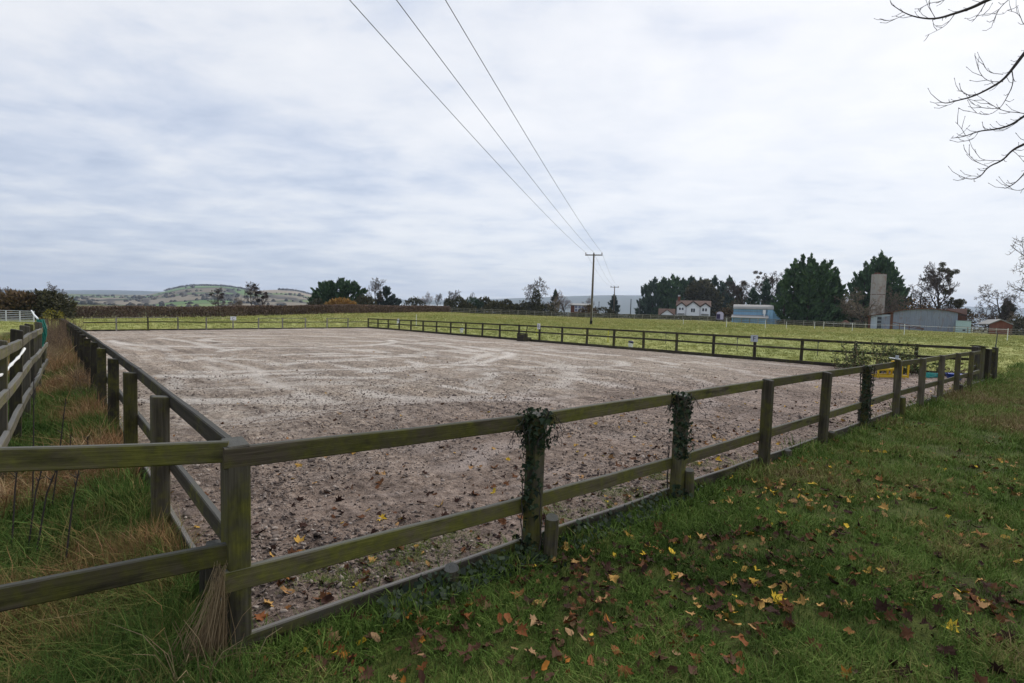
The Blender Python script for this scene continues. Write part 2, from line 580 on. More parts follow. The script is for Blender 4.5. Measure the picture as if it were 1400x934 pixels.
mat('conifer', island_var((0.020, 0.046, 0.022), (0.056, 0.11, 0.045), (0.10, 0.165, 0.068)), 0.7, 0.3)
mat('conifer_dark', island_var((0.020, 0.042, 0.028), (0.052, 0.09, 0.058), (0.09, 0.135, 0.085)), 0.7, 0.3)
mat('conifer_blue', island_var((0.024, 0.038, 0.034), (0.055, 0.08, 0.068), (0.09, 0.12, 0.10)), 0.7, 0.3)
mat('olive_leaf', island_var((0.03, 0.032, 0.015), (0.08, 0.076, 0.036), (0.14, 0.12, 0.06)), 0.75, 0.25)
mat('bush_dark', island_var((0.026, 0.028, 0.015), (0.066, 0.066, 0.034), (0.13, 0.115, 0.062)), 0.75, 0.25)
mat('bush_rust', island_var((0.05, 0.034, 0.02), (0.115, 0.08, 0.045), (0.19, 0.125, 0.065)), 0.8, 0.2)
mat('hedge_leaf', island_var((0.085, 0.056, 0.046), (0.19, 0.13, 0.10), (0.30, 0.215, 0.16), 0.35), 0.8, 0.2)
mat('orange_twig', island_var((0.20, 0.11, 0.025), (0.34, 0.19, 0.05), (0.42, 0.27, 0.09)), 0.8, 0.2)
mat('yellow_leaf', island_var((0.09, 0.085, 0.012), (0.19, 0.17, 0.02), (0.30, 0.26, 0.04)), 0.7, 0.3)
mat('mistletoe', island_var((0.035, 0.036, 0.014), (0.085, 0.08, 0.032), (0.14, 0.13, 0.055)), 0.75, 0.25)
mat('ivy_leaf', island_var((0.006, 0.012, 0.007), (0.018, 0.034, 0.016), (0.055, 0.075, 0.035), 8.0), 0.6, 0.2)
mat('weed_leaf', island_var((0.025, 0.04, 0.012), (0.07, 0.10, 0.03), (0.13, 0.15, 0.05)), 0.7, 0.3)
mat('dry_stem', island_var((0.06, 0.04, 0.028), (0.14, 0.095, 0.06), (0.26, 0.18, 0.11)), 0.85, 0.2)
mat('straw', island_var((0.10, 0.065, 0.035), (0.22, 0.155, 0.085), (0.36, 0.27, 0.16), 3.0), 0.8, 0.2)
mat('bark', lambda t: ramp(t, noise(t, objcoord(t)[0], 3.0, 6, 0.7), [(0.3, (0.03, 0.025, 0.02)), (0.7, (0.10, 0.085, 0.07))]), 0.9, 0.2)
mat('twig', island_var((0.045, 0.034, 0.030), (0.085, 0.066, 0.058), (0.14, 0.11, 0.095)), 0.85, 0.2)
mat('twig_tan', island_var((0.10, 0.075, 0.05), (0.19, 0.15, 0.105), (0.28, 0.23, 0.17)), 0.85, 0.2)
mat('twig_pink', island_var((0.10, 0.07, 0.062), (0.18, 0.135, 0.12), (0.26, 0.20, 0.17)), 0.85, 0.2)
mat('twig_dark', lambda t: mixc(t, noise(t, poscoord(t), 9.0, 4), (0.020, 0.016, 0.015), (0.06, 0.05, 0.045)), 0.8, 0.25)


def tint_fn(stops):
    def fn(t):
        a = N(t, 'ShaderNodeAttribute', attribute_name='tint', attribute_type='INSTANCER')
        r = N(t, 'ShaderNodeNewGeometry').outputs['Random Per Island']
        f = math_(t, 'ADD', a.outputs['Fac'], math_(t, 'MULTIPLY', math_(t, 'SUBTRACT', r, 0.5), 0.22))
        return ramp(t, f, stops)
    return fn


mat('grass', tint_fn([(0.0, (0.040, 0.064, 0.014)), (0.25, (0.082, 0.138, 0.026)), (0.45, (0.130, 0.195, 0.042)), (0.62, (0.195, 0.19, 0.062)), (0.78, (0.17, 0.13, 0.058)), (1.0, (0.30, 0.215, 0.12))]), 0.85, 0.08)
mat('rough_grass', tint_fn([(0.0, (0.036, 0.07, 0.015)), (0.3, (0.085, 0.15, 0.032)), (0.5, (0.16, 0.15, 0.05)), (0.7, (0.24, 0.145, 0.066)), (0.85, (0.26, 0.135, 0.07)), (1.0, (0.42, 0.31, 0.17))]), 0.85, 0.08)
mat('field_grass', tint_fn([(0.0, (0.14, 0.155, 0.045)), (0.4, (0.27, 0.295, 0.09)), (0.75, (0.37, 0.36, 0.125)), (1.0, (0.45, 0.38, 0.17))]), 0.85, 0.08)
mat('leaf_litter', tint_fn([(0.0, (0.020, 0.013, 0.012)), (0.3, (0.055, 0.026, 0.018)), (0.5, (0.12, 0.052, 0.025)), (0.68, (0.22, 0.10, 0.035)), (0.82, (0.34, 0.20, 0.09)), (0.92, (0.46, 0.28, 0.03)), (1.0, (0.55, 0.38, 0.04))]), 0.85, 0.08)
mat('clod', tint_fn([(0.0, (0.035, 0.026, 0.024)), (0.5, (0.17, 0.135, 0.115)), (1.0, (0.46, 0.40, 0.35))]), 0.9, 0.2)

LEAFC = {'yellow': ((0.42, 0.27, 0.015), (0.58, 0.40, 0.04)), 'orange': ((0.26, 0.095, 0.014), (0.40, 0.17, 0.03)), 'russet': ((0.13, 0.045, 0.016), (0.24, 0.085, 0.028)),
         'brown': ((0.050, 0.024, 0.015), (0.105, 0.050, 0.030)), 'tan': ((0.20, 0.115, 0.055), (0.33, 0.21, 0.11))}
for k_, (a_, b_) in LEAFC.items():
    def f_(t, a=a_, b=b_):
        v, r = objcoord(t)
        n = noise(t, v, 35.0, 4, 0.6)
        return mixc(t, math_(t, 'ADD', math_(t, 'MULTIPLY', n, 0.6), math_(t, 'MULTIPLY', r, 0.4)), a, b)
    mat('leaf_' + k_, f_, 0.75, 0.12)

mat('white_render', flat((0.80, 0.81, 0.82), 0.06, 0.6), 0.8)
mat('white_paint', flat((0.72, 0.73, 0.74), 0.08, 4), 0.55)
mat('grey_board', flat((0.40, 0.43, 0.47), 0.15, 20), 0.6)
mat('letter_ink', flat((0.05, 0.055, 0.08), 0.1), 0.6)
mat('roof_tile', flat((0.125, 0.078, 0.06), 0.4, 2.5), 0.85)
mat('roof_pink', flat((0.26, 0.17, 0.14), 0.3, 1.5), 0.85)
mat('timber_black', flat((0.02, 0.02, 0.022), 0.2), 0.7)
mat('glass_dark', flat((0.03, 0.035, 0.045), 0.3), 0.15, 0.6)
mat('glass_lilac', flat((0.20, 0.21, 0.32), 0.15), 0.2, 0.6)
mat('stone_grey', flat((0.20, 0.18, 0.15), 0.3, 1.0), 0.9)
mat('concrete', flat((0.36, 0.34, 0.31), 0.2, 1.2), 0.9)
mat('galvanised', flat((0.46, 0.48, 0.50), 0.12, 3), 0.45, 0.5)
mat('white_plastic', flat((0.75, 0.76, 0.74), 0.05), 0.4)
mat('yellow_plastic', flat((0.60, 0.40, 0.015), 0.12), 0.45)
mat('lime_plastic', flat((0.55, 0.52, 0.05), 0.1), 0.45)
mat('teal_plastic', flat((0.02, 0.30, 0.27), 0.2), 0.45)
mat('green_rope', flat((0.012, 0.16, 0.12), 0.35, 40), 0.6)
mat('blue_plastic', flat((0.015, 0.06, 0.33), 0.1), 0.4)
mat('navy', flat((0.02, 0.025, 0.07), 0.1), 0.6)
mat('purple', flat((0.035, 0.022, 0.08), 0.1), 0.5)
mat('lilac', flat((0.46, 0.42, 0.58), 0.08), 0.5)
mat('black_rubber', flat((0.015, 0.015, 0.015), 0.1), 0.8)
mat('pole_wood', lambda t: mixc(t, noise(t, mapping(t, objcoord(t)[0], (30, 30, 1.5)), 1.0, 5), (0.07, 0.055, 0.042), (0.17, 0.14, 0.11)), 0.85)
mat('wire', flat((0.05, 0.05, 0.055), 0.05), 0.5)
mat('steel_dark', flat((0.07, 0.075, 0.08), 0.2, 2), 0.6)
mat('porcelain', flat((0.16, 0.12, 0.10), 0.1), 0.3)
mat('rust', flat((0.13, 0.06, 0.038), 0.4, 2.5), 0.9)


def corr(c1, c2, rustc, ramt, axis=0, period=0.15):
    def fn(t):
        v, rnd = objcoord(t)
        sc = [0.35, 0.35, 0.12]
        n = noise(t, mapping(t, v, (1.6, 1.6, 0.14)), 1.0, 6, 0.65)
        n2 = noise(t, v, 0.9, 6, 0.65)
        c = mixc(t, n, c1, c2)
        return mixc(t, ramp(t, math_(t, 'ADD', math_(t, 'MULTIPLY', n, 0.5), math_(t, 'MULTIPLY', n2, 0.5)), [(0.62 - ramt, (0, 0, 0)), (0.74 - ramt, (0.8, 0.8, 0.8))]), c, rustc)
    return fn


mat('sheet_bluegrey', corr((0.13, 0.16, 0.21), (0.34, 0.37, 0.43), (0.19, 0.14, 0.13), 0.11), 0.6, 0.4)
mat('sheet_pale', corr((0.36, 0.42, 0.48), (0.52, 0.57, 0.62), (0.30, 0.28, 0.26), 0.05), 0.6, 0.4)
mat('sheet_blue', corr((0.16, 0.31, 0.48), (0.26, 0.44, 0.60), (0.20, 0.27, 0.33), 0.04), 0.6, 0.4)
mat('sheet_grey', corr((0.19, 0.19, 0.19), (0.30, 0.30, 0.29), (0.20, 0.16, 0.13), 0.05), 0.8, 0.3)
mat('sheet_teal', corr((0.34, 0.48, 0.50), (0.44, 0.57, 0.58), (0.30, 0.36, 0.36), 0.02), 0.6, 0.4)
mat('silo_sheet', corr((0.32, 0.30, 0.26), (0.52, 0.49, 0.44), (0.26, 0.17, 0.115), 0.14), 0.6, 0.4)


def brick_fn(t):
    v = N(t, 'ShaderNodeTexCoord').outputs['Object']
    n = noise(t, v, 1.2, 6, 0.7)
    return ramp(t, n, [(0.3, (0.12, 0.045, 0.032)), (0.7, (0.24, 0.095, 0.062))])


mat('brick', brick_fn, 0.9)


def hill_fn(t):
    p = poscoord(t)
    v = N(t, 'ShaderNodeTexVoronoi', ins={'Vector': mapping(t, p, (0.0055, 0.0028, 0.0)), 'Scale': 1.0, 'Randomness': 0.9})
    col = N(t, 'ShaderNodeSeparateColor', ins={0: v.outputs['Color']})
    fieldc = ramp(t, col.outputs[0], [(0.0, (0.16, 0.13, 0.085)), (0.25, (0.13, 0.17, 0.055)), (0.45, (0.10, 0.17, 0.05)), (0.6, (0.20, 0.17, 0.12)), (0.8, (0.15, 0.20, 0.07)), (1.0, (0.12, 0.10, 0.07))], 'CONSTANT')
    e = N(t, 'ShaderNodeTexVoronoi', feature='DISTANCE_TO_EDGE', ins={'Vector': mapping(t, p, (0.0055, 0.0028, 0.0)), 'Scale': 1.0, 'Randomness': 0.9})
    hed = ramp(t, e.outputs['Distance'], [(0.02, (1, 1, 1)), (0.045, (0, 0, 0))])
    c = mixc(t, hed, fieldc, (0.035, 0.032, 0.022))
    a = N(t, 'ShaderNodeAttribute', attribute_name='zone')
    zs = N(t, 'ShaderNodeSeparateColor', ins={0: a.outputs['Color']})
    wood_ = mixc(t, noise(t, p, 0.03, 5, 0.7), (0.030, 0.027, 0.018), (0.085, 0.068, 0.048))
    c = mixc(t, zs.outputs[0], c, wood_)
    c = mixc(t, zs.outputs[1], c, (0.13, 0.21, 0.07))
    c = mixc(t, zs.outputs[2], c, (0.26, 0.21, 0.15))
    return c


mat('hillside', hill_fn, 0.95, 0.1)
mat('ridge', lambda t: mixc(t, noise(t, poscoord(t), 0.002, 5), (0.04, 0.05, 0.035), (0.10, 0.11, 0.07)), 0.95, 0.1)
mat('far_tree', island_var((0.020, 0.020, 0.014), (0.045, 0.040, 0.026), (0.085, 0.068, 0.045), 0.01), 0.9, 0.1)

# ------------------------------------------------------------------ ground, one sheet to the horizon
nr, na = 300, 720
rr = np.concatenate([[0.0], 0.5 * (7000 / 0.5) ** (np.arange(nr) / (nr - 1))])
# azimuth finer in front
aa = np.linspace(-math.pi, math.pi, na, endpoint=False)
aa = aa - 0.55 * np.sin(aa)
RRg, AAg = np.meshgrid(rr[1:], aa, indexing='ij')
GX, GY = RRg * np.sin(AAg), RRg * np.cos(AAg)
GZ = ground(GX, GY)
V = np.concatenate([np.stack([GX, GY, GZ], -1).reshape(-1, 3), [[0, 0, gz(0, 0)]]])
idx = np.arange(nr * na).reshape(nr, na)
a0, a1 = idx[:-1], idx[1:]
F = np.stack([a0, a1, np.roll(a1, -1, 1), np.roll(a0, -1, 1)], -1).reshape(-1, 4)[:, ::-1]
me = arr_mesh('ground', V, F, 'grassland', True)
U_, V_ = arena_uv(V[:, 0], V[:, 1])
s_, t_ = U_ * 22.3, V_ * 44
nz_ = (fbm(V[:, 0] * 0.5, V[:, 1] * 0.5, 3, 3) - 0.5)
front_d = -(t_ + nz_ * 1.5)
lawn = np.clip((front_d + 0.6) / 0.6, 0, 1) * np.clip((30 - np.hypot(V[:, 0], V[:, 1]) + nz_ * 10) / 10, 0, 1)
lawn = np.maximum(lawn, np.clip((2.2 - s_ * 0 - np.hypot(V[:, 0], V[:, 1]) / 2) / 1, 0, 1))
verge = np.clip((0.3 - s_) / 0.3, 0, 1) * np.clip((s_ + 3.2) / 0.6, 0, 1) * np.clip((t_ + 0.2) / 0.6, 0, 1) * np.clip((46 - t_) / 3, 0, 1)
pxv = 700 + FPX * np.tan(np.clip(np.arctan2(V[:, 0], np.maximum(V[:, 1], 0.001)), -1.15, 1.15))
farz = np.clip((V[:, 1] - np.interp(pxv, TPX, TYB) - 3) / 6, 0, 1)
ca = me.color_attributes.new('zone', 'FLOAT_COLOR', 'POINT')
ca.data.foreach_set('color', np.stack([lawn, verge, farz, np.ones(len(V))], -1).astype(np.float32).ravel())
tag(link('ground', me), kind='structure')


# sand of the arena
def quad(u, v):
    u, v = u[..., None], v[..., None]
    return C0 * (1 - u) * (1 - v) + CR * u * (1 - v) + CF * u * v + CL * (1 - u) * v


def sand_z(x, y, u, v):
    d = np.hypot(x, y)
    # harrowed, trodden surface
    z = -0.45 * (1 - u) * v ** 2
    amp = np.clip(1.15 - d / 40, 0.4, 1)
    big = fbm(x * 1.7, y * 1.7, 3, 31) - 0.5
    mid = fbm(x * 6.5 + 3 * vnoise(x, y, 4), y * 6.5, 3, 11)
    hol = vnoise(x * 9.0, y * 9.0, 17)
    z = z + amp * (0.030 * big + 0.030 * (mid - 0.5) - 0.020 * np.clip(0.35 - hol, 0, 1) / 0.35)
    sd = (x - C0[0]) * DF[0] + (y - C0[1]) * DF[1]
    td = (x - C0[0]) * DL[0] + (y - C0[1]) * DL[1]
    z = z + 0.030 * (fbm(sd * 2.6 + 1.5 * vnoise(sd * 0.3, td * 0.3, 3), td * 0.16, 2, 51) - 0.5)
    return z - 0.02


NU, NV = 430, 620


def warp(n, k):
    i = np.arange(n) / (n - 1)
    return (np.exp(k * i) - 1) / (math.exp(k) - 1)


UU, VVg = np.meshgrid(warp(NU, 2.6), warp(NV, 3.4), indexing='ij')
UU = UU + 0.0
xy = quad(UU * 0.998 + 0.0015, VVg * 0.998 + 0.001)
SX, SY = xy[..., 0], xy[..., 1]
SZ = sand_z(SX, SY, UU, VVg)
idx = np.arange(NU * NV).reshape(NU, NV)
F = np.stack([idx[:-1, :-1], idx[1:, :-1], idx[1:, 1:], idx[:-1, 1:]], -1).reshape(-1, 4)
sand_me = arr_mesh('sand', np.stack([SX, SY, SZ], -1).reshape(-1, 3), F, 'sand', True)
xs_, ys_s = SX.ravel(), SY.ravel()
wx = xs_ + 1.6 * (fbm(xs_ * 0.22, ys_s * 0.22, 2, 131) - 0.5)
wy = ys_s + 1.6 * (fbm(xs_ * 0.22 + 40, ys_s * 0.22, 2, 133) - 0.5)
trk_ = np.zeros(len(xs_))
trr = random.Random(12)
for cx_, cy_, radii in ((-4.6, 15.5, (2.3, 3.1, 4.4, 5.2, 6.6)), (-8.5, 20.5, (2.6, 3.6, 5.6, 7.4, 8.2)), (1.5, 19.5, (2.6, 4.4, 5.3)), (-13, 28, (3.0, 5.2, 6.4)), (-1.0, 12.0, (2.4, 3.6))):
    rad_ = np.hypot(wx - cx_, wy - cy_)
    ang_ = np.arctan2(wy - cy_, wx - cx_)
    for R_ in radii:
        a0_, span_ = trr.uniform(-math.pi, math.pi), trr.uniform(1.6, 4.5)
        da = (ang_ - a0_) % (2 * math.pi)
        arc_ = np.clip(np.minimum(da, span_ - da) / 0.35, 0, 1)
        trk_ = np.maximum(trk_, np.clip(1.25 - np.abs(rad_ - R_) / 0.30, 0, 1) * arc_ * trr.uniform(0.6, 1.0))
sdv = (wx - C0[0]) * DF[0] + (wy - C0[1]) * DF[1]
tdv = (wx - C0[0]) * DL[0] + (wy - C0[1]) * DL[1]
for s0_, t0_, t1_ in ((1.5, 6, 30), (2.3, 9, 26), (3.2, 4, 19), (4.3, 12, 34), (6.0, 3, 14), (9.5, 8, 22), (12.5, 5, 17), (15, 9, 28), (18, 6, 30)):
    arc_ = np.clip(np.minimum(tdv - t0_, t1_ - tdv) / 2.0, 0, 1)
    trk_ = np.maximum(trk_, np.clip(1.25 - np.abs(sdv - s0_) / 0.24, 0, 1) * arc_ * trr.uniform(0.5, 0.95))
trk_ = trk_ * np.clip((fbm(xs_ * 0.8, ys_s * 0.8, 3, 141) - 0.34) / 0.14, 0, 1)
at_ = sand_me.attributes.new('track', 'FLOAT', 'POINT')
at_.data.foreach_set('value', trk_.astype(np.float32))
tag(link('sand', sand_me), kind='structure')


# ------------------------------------------------------------------ hills and the far ridge
def ridge_sheet(name, pxs, pys, Ytop, Yfoot, zfoot, mat_, nrow=40, back=True, zone=None):
    px = np.linspace(pxs[0], pxs[-1], 300)
    py = np.interp(px, pxs, pys)
    # soften and roughen the outline
    k = np.hanning(9)
    k /= k.sum()
    py = np.convolve(np.pad(py, 4, 'edge'), k, 'valid')
    top = np.array([P(a, b, Ytop) for a, b in zip(px, py)])
    rows = []
    w = np.linspace(0, 1, nrow)
    for t in w:
        Y = Yfoot + (Ytop - Yfoot) * t
        f = t * t * (3 - 2 * t) * 0.75 + t * 0.25
        r = top.copy()
        r[:, 0] *= Y / Ytop
        r[:, 1] = Y
        r[:, 2] = zfoot + (top[:, 2] - zfoot) * f + (fbm(r[:, 0] * 0.004, r[:, 1] * 0.004, 3, 21) - 0.5) * 16 * math.sin(math.pi * t)
        rows.append(r)
    for t in (0.15, 0.4, 1.0):
        r = top.copy()
        r[:, 0] *= (1 + 0.35 * t)
        r[:, 1] = Ytop * (1 + 0.15 * t)
        r[:, 2] = top[:, 2] * (1 - t) + zfoot * t - 4 * t
        rows.append(r)
    A = np.array(rows)
    n, m = A.shape[:2]
    ix = np.arange(n * m).reshape(n, m)
    Fq = np.stack([ix[:-1, :-1], ix[:-1, 1:], ix[1:, 1:], ix[1:, :-1]], -1).reshape(-1, 4)
    me = arr_mesh(name, A.reshape(-1, 3), Fq, mat_, True)
    if zone is not None:
        ca = me.color_attributes.new('zone', 'FLOAT_COLOR', 'POINT')
        ca.data.foreach_set('color', zone(np.tile(px, n), np.repeat(np.concatenate([w, [1, 1, 1]]), m)).astype(np.float32).ravel())
    o = tag(link(name, me), kind='structure')
    return o, A, px


def bump(x, a, b, s):
    return np.clip((x - a) / s, 0, 1) * np.clip((b - x) / s, 0, 1)


def hill_zone(px, w):
    nn = vnoise(px * 0.06, w * 14, 2)
    wood_ = np.maximum(bump(px, 228, 345, 10) * np.clip((w - 0.86 + 0.06 * nn) / 0.02, 0, 1), bump(px, 380, 470, 6) * np.clip((w - 0.80 - (px - 400) * 0.0006 + 0.08 * nn) / 0.02, 0, 1))
    wood_ = np.maximum(wood_, np.clip((nn - 0.72) / 0.05, 0, 1) * np.clip((0.6 - w) / 0.1, 0, 1))
    green = bump(px, 212, 300, 6) * bump(w, 0.62, 0.86, 0.02)
    tan = bump(px, 338, 440, 6) * bump(w, 0.60, 0.98, 0.03) * (1 - wood_)
    return np.stack([wood_, green * (1 - wood_), tan, np.ones_like(px)], -1)


HPX = [-500, -300, -100, 60, 90, 130, 200, 218, 240, 262, 300, 325, 338, 346, 365, 385, 405, 425, 440, 470, 520, 600]
HPY = [400, 404, 405, 406, 402, 403, 404, 401, 395, 391.5, 391.5, 394, 397, 399, 397, 396.5, 398, 403, 408, 413, 418, 424]
hills, HA, hpx = ridge_sheet('hills', HPX, HPY, 2300, 650, -6, 'hillside', zone=hill_zone)
ridge_sheet('distant_ridge', [-800, -300, 100, 150, 200, 300, 450, 600, 700, 780, 830, 890, 950, 1100, 1400, 1800, 2400],
            [395, 393, 397, 396.5, 398, 401, 407, 411, 408, 405, 403.5, 404, 405, 411, 422, 432, 440], 5600, 3000, -10, 'ridge', 14)

# woods and hedgerow trees on the hills, one far mass
vv_, ff_ = [], []


def blob(c, r, h):
    o = len(vv_)
    k = 6
    for lev, (q, zz2) in enumerate(((0.8, 0.0), (1.0, 0.45), (0.62, 0.85))):
        for j in range(k):
            an = 2 * math.pi * (j + 0.5 * lev) / k
            q2 = q * random.uniform(0.75, 1.2)
            vv_.append((c[0] + r * q2 * math.cos(an), c[1] + r * q2 * math.sin(an), c[2] + h * zz2 * random.uniform(0.85, 1.15)))
    vv_.append((c[0], c[1], c[2] + h))
    for lev in range(2):
        for j in range(k):
            q = (j + 1) % k
            a, b, c_, d = o + lev * k + j, o + lev * k + q, o + lev * k + k + q, o + lev * k + k + j
            ff_.append((a, b, c_))
            ff_.append((a, c_, d))
    for j in range(k):
        ff_.append((o + 2 * k + j, o + 2 * k + (j + 1) % k, o + 3 * k))


nrow_h = HA.shape[0] - 3
for i in range(2300):
    a = random.random()
    if i < 900:
        pxr, w = random.uniform(230, 345), random.uniform(0.87, 1.0)
    elif i < 1400:
        pxr = random.uniform(385, 465)
        w = random.uniform(0.84 + (pxr - 400) * 0.0006, 1.0)
    else:
        pxr, w = random.uniform(40, 470), None
        g = random.choice([0.05, 0.12, 0.2, 0.27, 0.34, 0.43, 0.52, 0.6])
        w = g + 0.03 * math.sin(pxr * 0.03 + g * 20) + random.gauss(0, 0.012)
        if vnoise(np.array([pxr * 0.05]), np.array([g * 40.0]), 6)[0] < 0.42:
            continue
    fi = np.clip((pxr - hpx[0]) / (hpx[1] - hpx[0]), 0, len(hpx) - 1.01)
    ri = np.clip(w, 0.01, 0.999) * (nrow_h - 1)
    A00 = HA[int(ri), int(fi)]
    A11 = HA[int(ri) + 1 if int(ri) + 1 < nrow_h else int(ri), int(fi) + 1]
    c = A00 + (A11 - A00) * np.array([fi % 1, ri % 1, (ri % 1)])
    r = random.uniform(2.2, 5.5)
    blob((c[0], c[1], c[2] - 1), r, r * random.uniform(1.0, 1.6))
o = link('far_woodland', arr_mesh('far_woodland', np.array(vv_), np.array(ff_), 'far_tree', False))
tag(o, 'distant brown woods and hedgerow trees scattered over the hills', 'woodland', kind='stuff')


# ------------------------------------------------------------------ fences
def warped_bar(L, h, w, seed, n=5, amp=0.004):
    """bar along +X from 0 to L, section w (y) by h (z), chamfered, slightly uneven"""
    r = random.Random(seed)
    b = 0.006
    hy, hz = w / 2, h / 2
    prof = [(-hy + b, -hz), (hy - b, -hz), (hy, -hz + b), (hy, hz - b), (hy - b, hz), (-hy + b, hz), (-hy, hz - b), (-hy, -hz + b)]
    v, f = [], []
    for i in range(n + 1):
        x = L * i / n
        dy, dz = (r.uniform(-amp, amp), r.uniform(-amp, amp)) if 0 < i < n else (0, 0)
        s = 1 + r.uniform(-0.03, 0.03)
        v += [(x, y * s + dy, z * s + dz) for y, z in prof]
    for i in range(n):
        for j in range(8):
            q = (j + 1) % 8
            f.append((i * 8 + j, i * 8 + 8 + j, i * 8 + 8 + q, i * 8 + q))
    f.append(tuple(range(8)))
    f.append(tuple(n * 8 + j for j in range(7, -1, -1)))
    return v, f


def bar_obj(name, p, q, h, w, m, parent, seed=0, n=4, amp=0.004):
    p, q = np.array(p, float), np.array(q, float)
    d = q - p
    L = np.linalg.norm(d)
    v, f = warped_bar(L, h, w, seed, n, amp)
    o = MB().add(v, f).build(name, m, parent)
    rz = math.atan2(d[1], d[0])
    ry = -math.atan2(d[2], math.hypot(d[0], d[1]))
    pl = np.array(parent.location) if parent else np.zeros(3)
    o.location = tuple(p - pl)
    o.rotation_euler = (random.uniform(-0.02, 0.02), ry, rz)
    return o


_postmesh = {}


def post_obj(x, y, zb, zt, sx, sy, m, parent, rz, lean=(0, 0), name='post'):
    key = (round(zt - zb, 1), sx, sy, m)
    if key not in _postmesh:
        mb = MB().bevbox((0, 0, 0.5), (sx, sy, 1.0), 0.006)
        # slightly weathered, sloped top
        mb.v = [(a, b_ , c + (0.012 * (b_ / sy) if c > 0.9 else 0)) for a, b_, c in mb.v]
        _postmesh[key] = mb.mesh('post', m)
    o = link(name, _postmesh[key], parent)
    pl = np.array(parent.location)
    o.location = (x - pl[0], y - pl[1], zb - pl[2])
    o.scale = (1, 1, zt - zb)
    o.rotation_euler = (lean[0] + random.uniform(-0.012, 0.012), lean[1] + random.uniform(-0.012, 0.012), rz)
    return o


RZF = math.atan2(DF[1], DF[0])
NF = np.array([DF[1], -DF[0]])           # outward (towards the camera) normal of the front fence
RZL = math.atan2(DL[1], DL[0])
NL = np.array([-DF[0], -DF[1]])          # outward normal of the left fence

# --- front fence -------------------------------------------------
FT = {0: (603, 893), 1: (566, 775), 2: (540, 690), 3: (519, 642), 4: (509, 610), 5: (500, 590), 6: (493, 576), 7: (490, 562), 8: (486, 553), 9: (483, 541), 10: (481, 533)}
fence_f = thing('arena_fence', (C0[0], C0[1], gz(*C0)), 'mossy two-rail timber fence with kickboard between the arena and the leaf-strewn lawn', 'fence')
zt = {}
for n, (t, b) in FT.items():
    off = -0.055 if n == 0 else 0.055
    c = C0 + DF * SP * n + NF * off
    ztop = z_at(c[0], c[1], t)
    zt[n] = ztop
    sx, sy = (0.10, 0.145) if n in (0,) else (0.095, 0.105)
    lean = (0, 0)
    post_obj(c[0], c[1], gz(*c) - 0.12, ztop, sx, sy, 'wood_post', fence_f, RZF, lean)
zt[11] = zt[10] * 0.5 + 0.5 * z_at(*(C0 + DF * SP * 11), 479)
zt[12] = zt[11]


def fpt(n, z, off=0.0):
    c = C0 + DF * SP * n + NF * off
    return (c[0], c[1], z)


def zr(n):
    k = int(math.floor(n))
    return zt[k] if k >= 12 else zt[k] * (1 - n + k) + zt[k + 1] * (n - k)


LOW = 0.585
for a, b in ((-0.045, 1.0), (1.0, 3.0), (3.0, 5.0), (5.0, 7.0), (7.0, 9.0), (9.0, 11.0)):
    e = 0.004
    bar_obj('rail', fpt(a + e, zr(max(a, 0)) - 0.06), fpt(b - e, zr(b) - 0.06), 0.100, 0.038, 'wood_rail', fence_f, int(a * 10) + 3)
for a, b in ((-0.045, 1.0), (1.0, 2.0), (2.0, 4.0), (4.0, 6.0), (6.0, 8.0), (8.0, 10.0), (10.0, 11.0)):
    e = 0.004
    bar_obj('rail', fpt(a + e, zr(max(a, 0)) - 0.06 - LOW), fpt(b - e, zr(b) - 0.06 - LOW), 0.105, 0.038, 'wood_rail', fence_f, int(a * 10) + 77)
for a, b in ((-0.03, 1.9), (1.9, 3.9), (3.9, 5.9), (5.9, 7.9), (7.9, 9.9), (9.9, 11.6)):
    bar_obj('kickboard', fpt(a + .003, -0.055, 0.0), fpt(b - .003, -0.06, 0.0), 0.17, 0.034, 'wood_board', fence_f, int(a * 10) + 177, 6, 0.006)
# short round stakes driven beside the posts
for n, off, zt_, r in ((1.035, 0.165, 0.215, 0.050), (2.035, 0.15, 0.215, 0.046), (6.06, 0.13, 0.30, 0.05), (0.63, 0.06, 0.04, 0.05), (3.35, 0.075, 0.03, 0.045), (7.52, 0.1, 0.10, 0.055), (9.15, 0.1, 0.16, 0.05), (4.13, 0.09, 0.08, 0.045)):
    c = C0 + DF * SP * n + NF * off
    b = gz(*c) - 0.1
    mb = MB().tube([(0, 0, 0), (0.004, 0, (zt_ - b) * 0.6), (0, 0.003, zt_ - b - 0.008), (0, 0, zt_ - b)], [r, r * 0.98, r * 0.97, r * 0.85], 12)
    o = mb.build('stake', 'wood_post', fence_f)
    o.location = tuple(np.array([c[0], c[1], b]) - np.array(fence_f.location))
    o.rotation_euler = (random.uniform(-.04, .04), random.uniform(-.04, .04), 0)

# --- rails running left from the corner post ----------------------
ex = thing('side_fence', (C0[0] - 0.9, C0[1] - 0.45, gz(C0[0] - 0.9, C0[1] - 0.45)), 'pair of broad mossy rails running off the corner post across the rough verge', 'fence')
e0 = C0 - DF * 0.02 + NF * -0.03
pA, pB = P(312, 617, 2.44), P(-200, 637, 1.96)
bar_obj('rail', pA, pB, 0.098, 0.038, 'wood_rail', ex, 501)
pA, pB = P(312, 756, 2.44), P(-200, 856, 1.96)
bar_obj('rail', pA, pB, 0.102, 0.038, 'wood_rail', ex, 502)
c = P(-190, 640, 2.0)
post_obj(c[0], c[1] + 0.09, gz(c[0], c[1]) - 0.1, c[2] + 0.06, 0.10, 0.12, 'wood_post', ex, 0.3)
c = P(293, 800, 2.72)
post_obj(c[0], c[1], gz(c[0], c[1]) - 0.1, P(293, 742, 2.72)[2], 0.085, 0.07, 'wood_dark_post', ex, 0.4)
c = P(283, 800, 2.85)
mb = MB().tube([(0, 0, 0), (0, 0, 0.42)], [0.038, 0.036], 12)
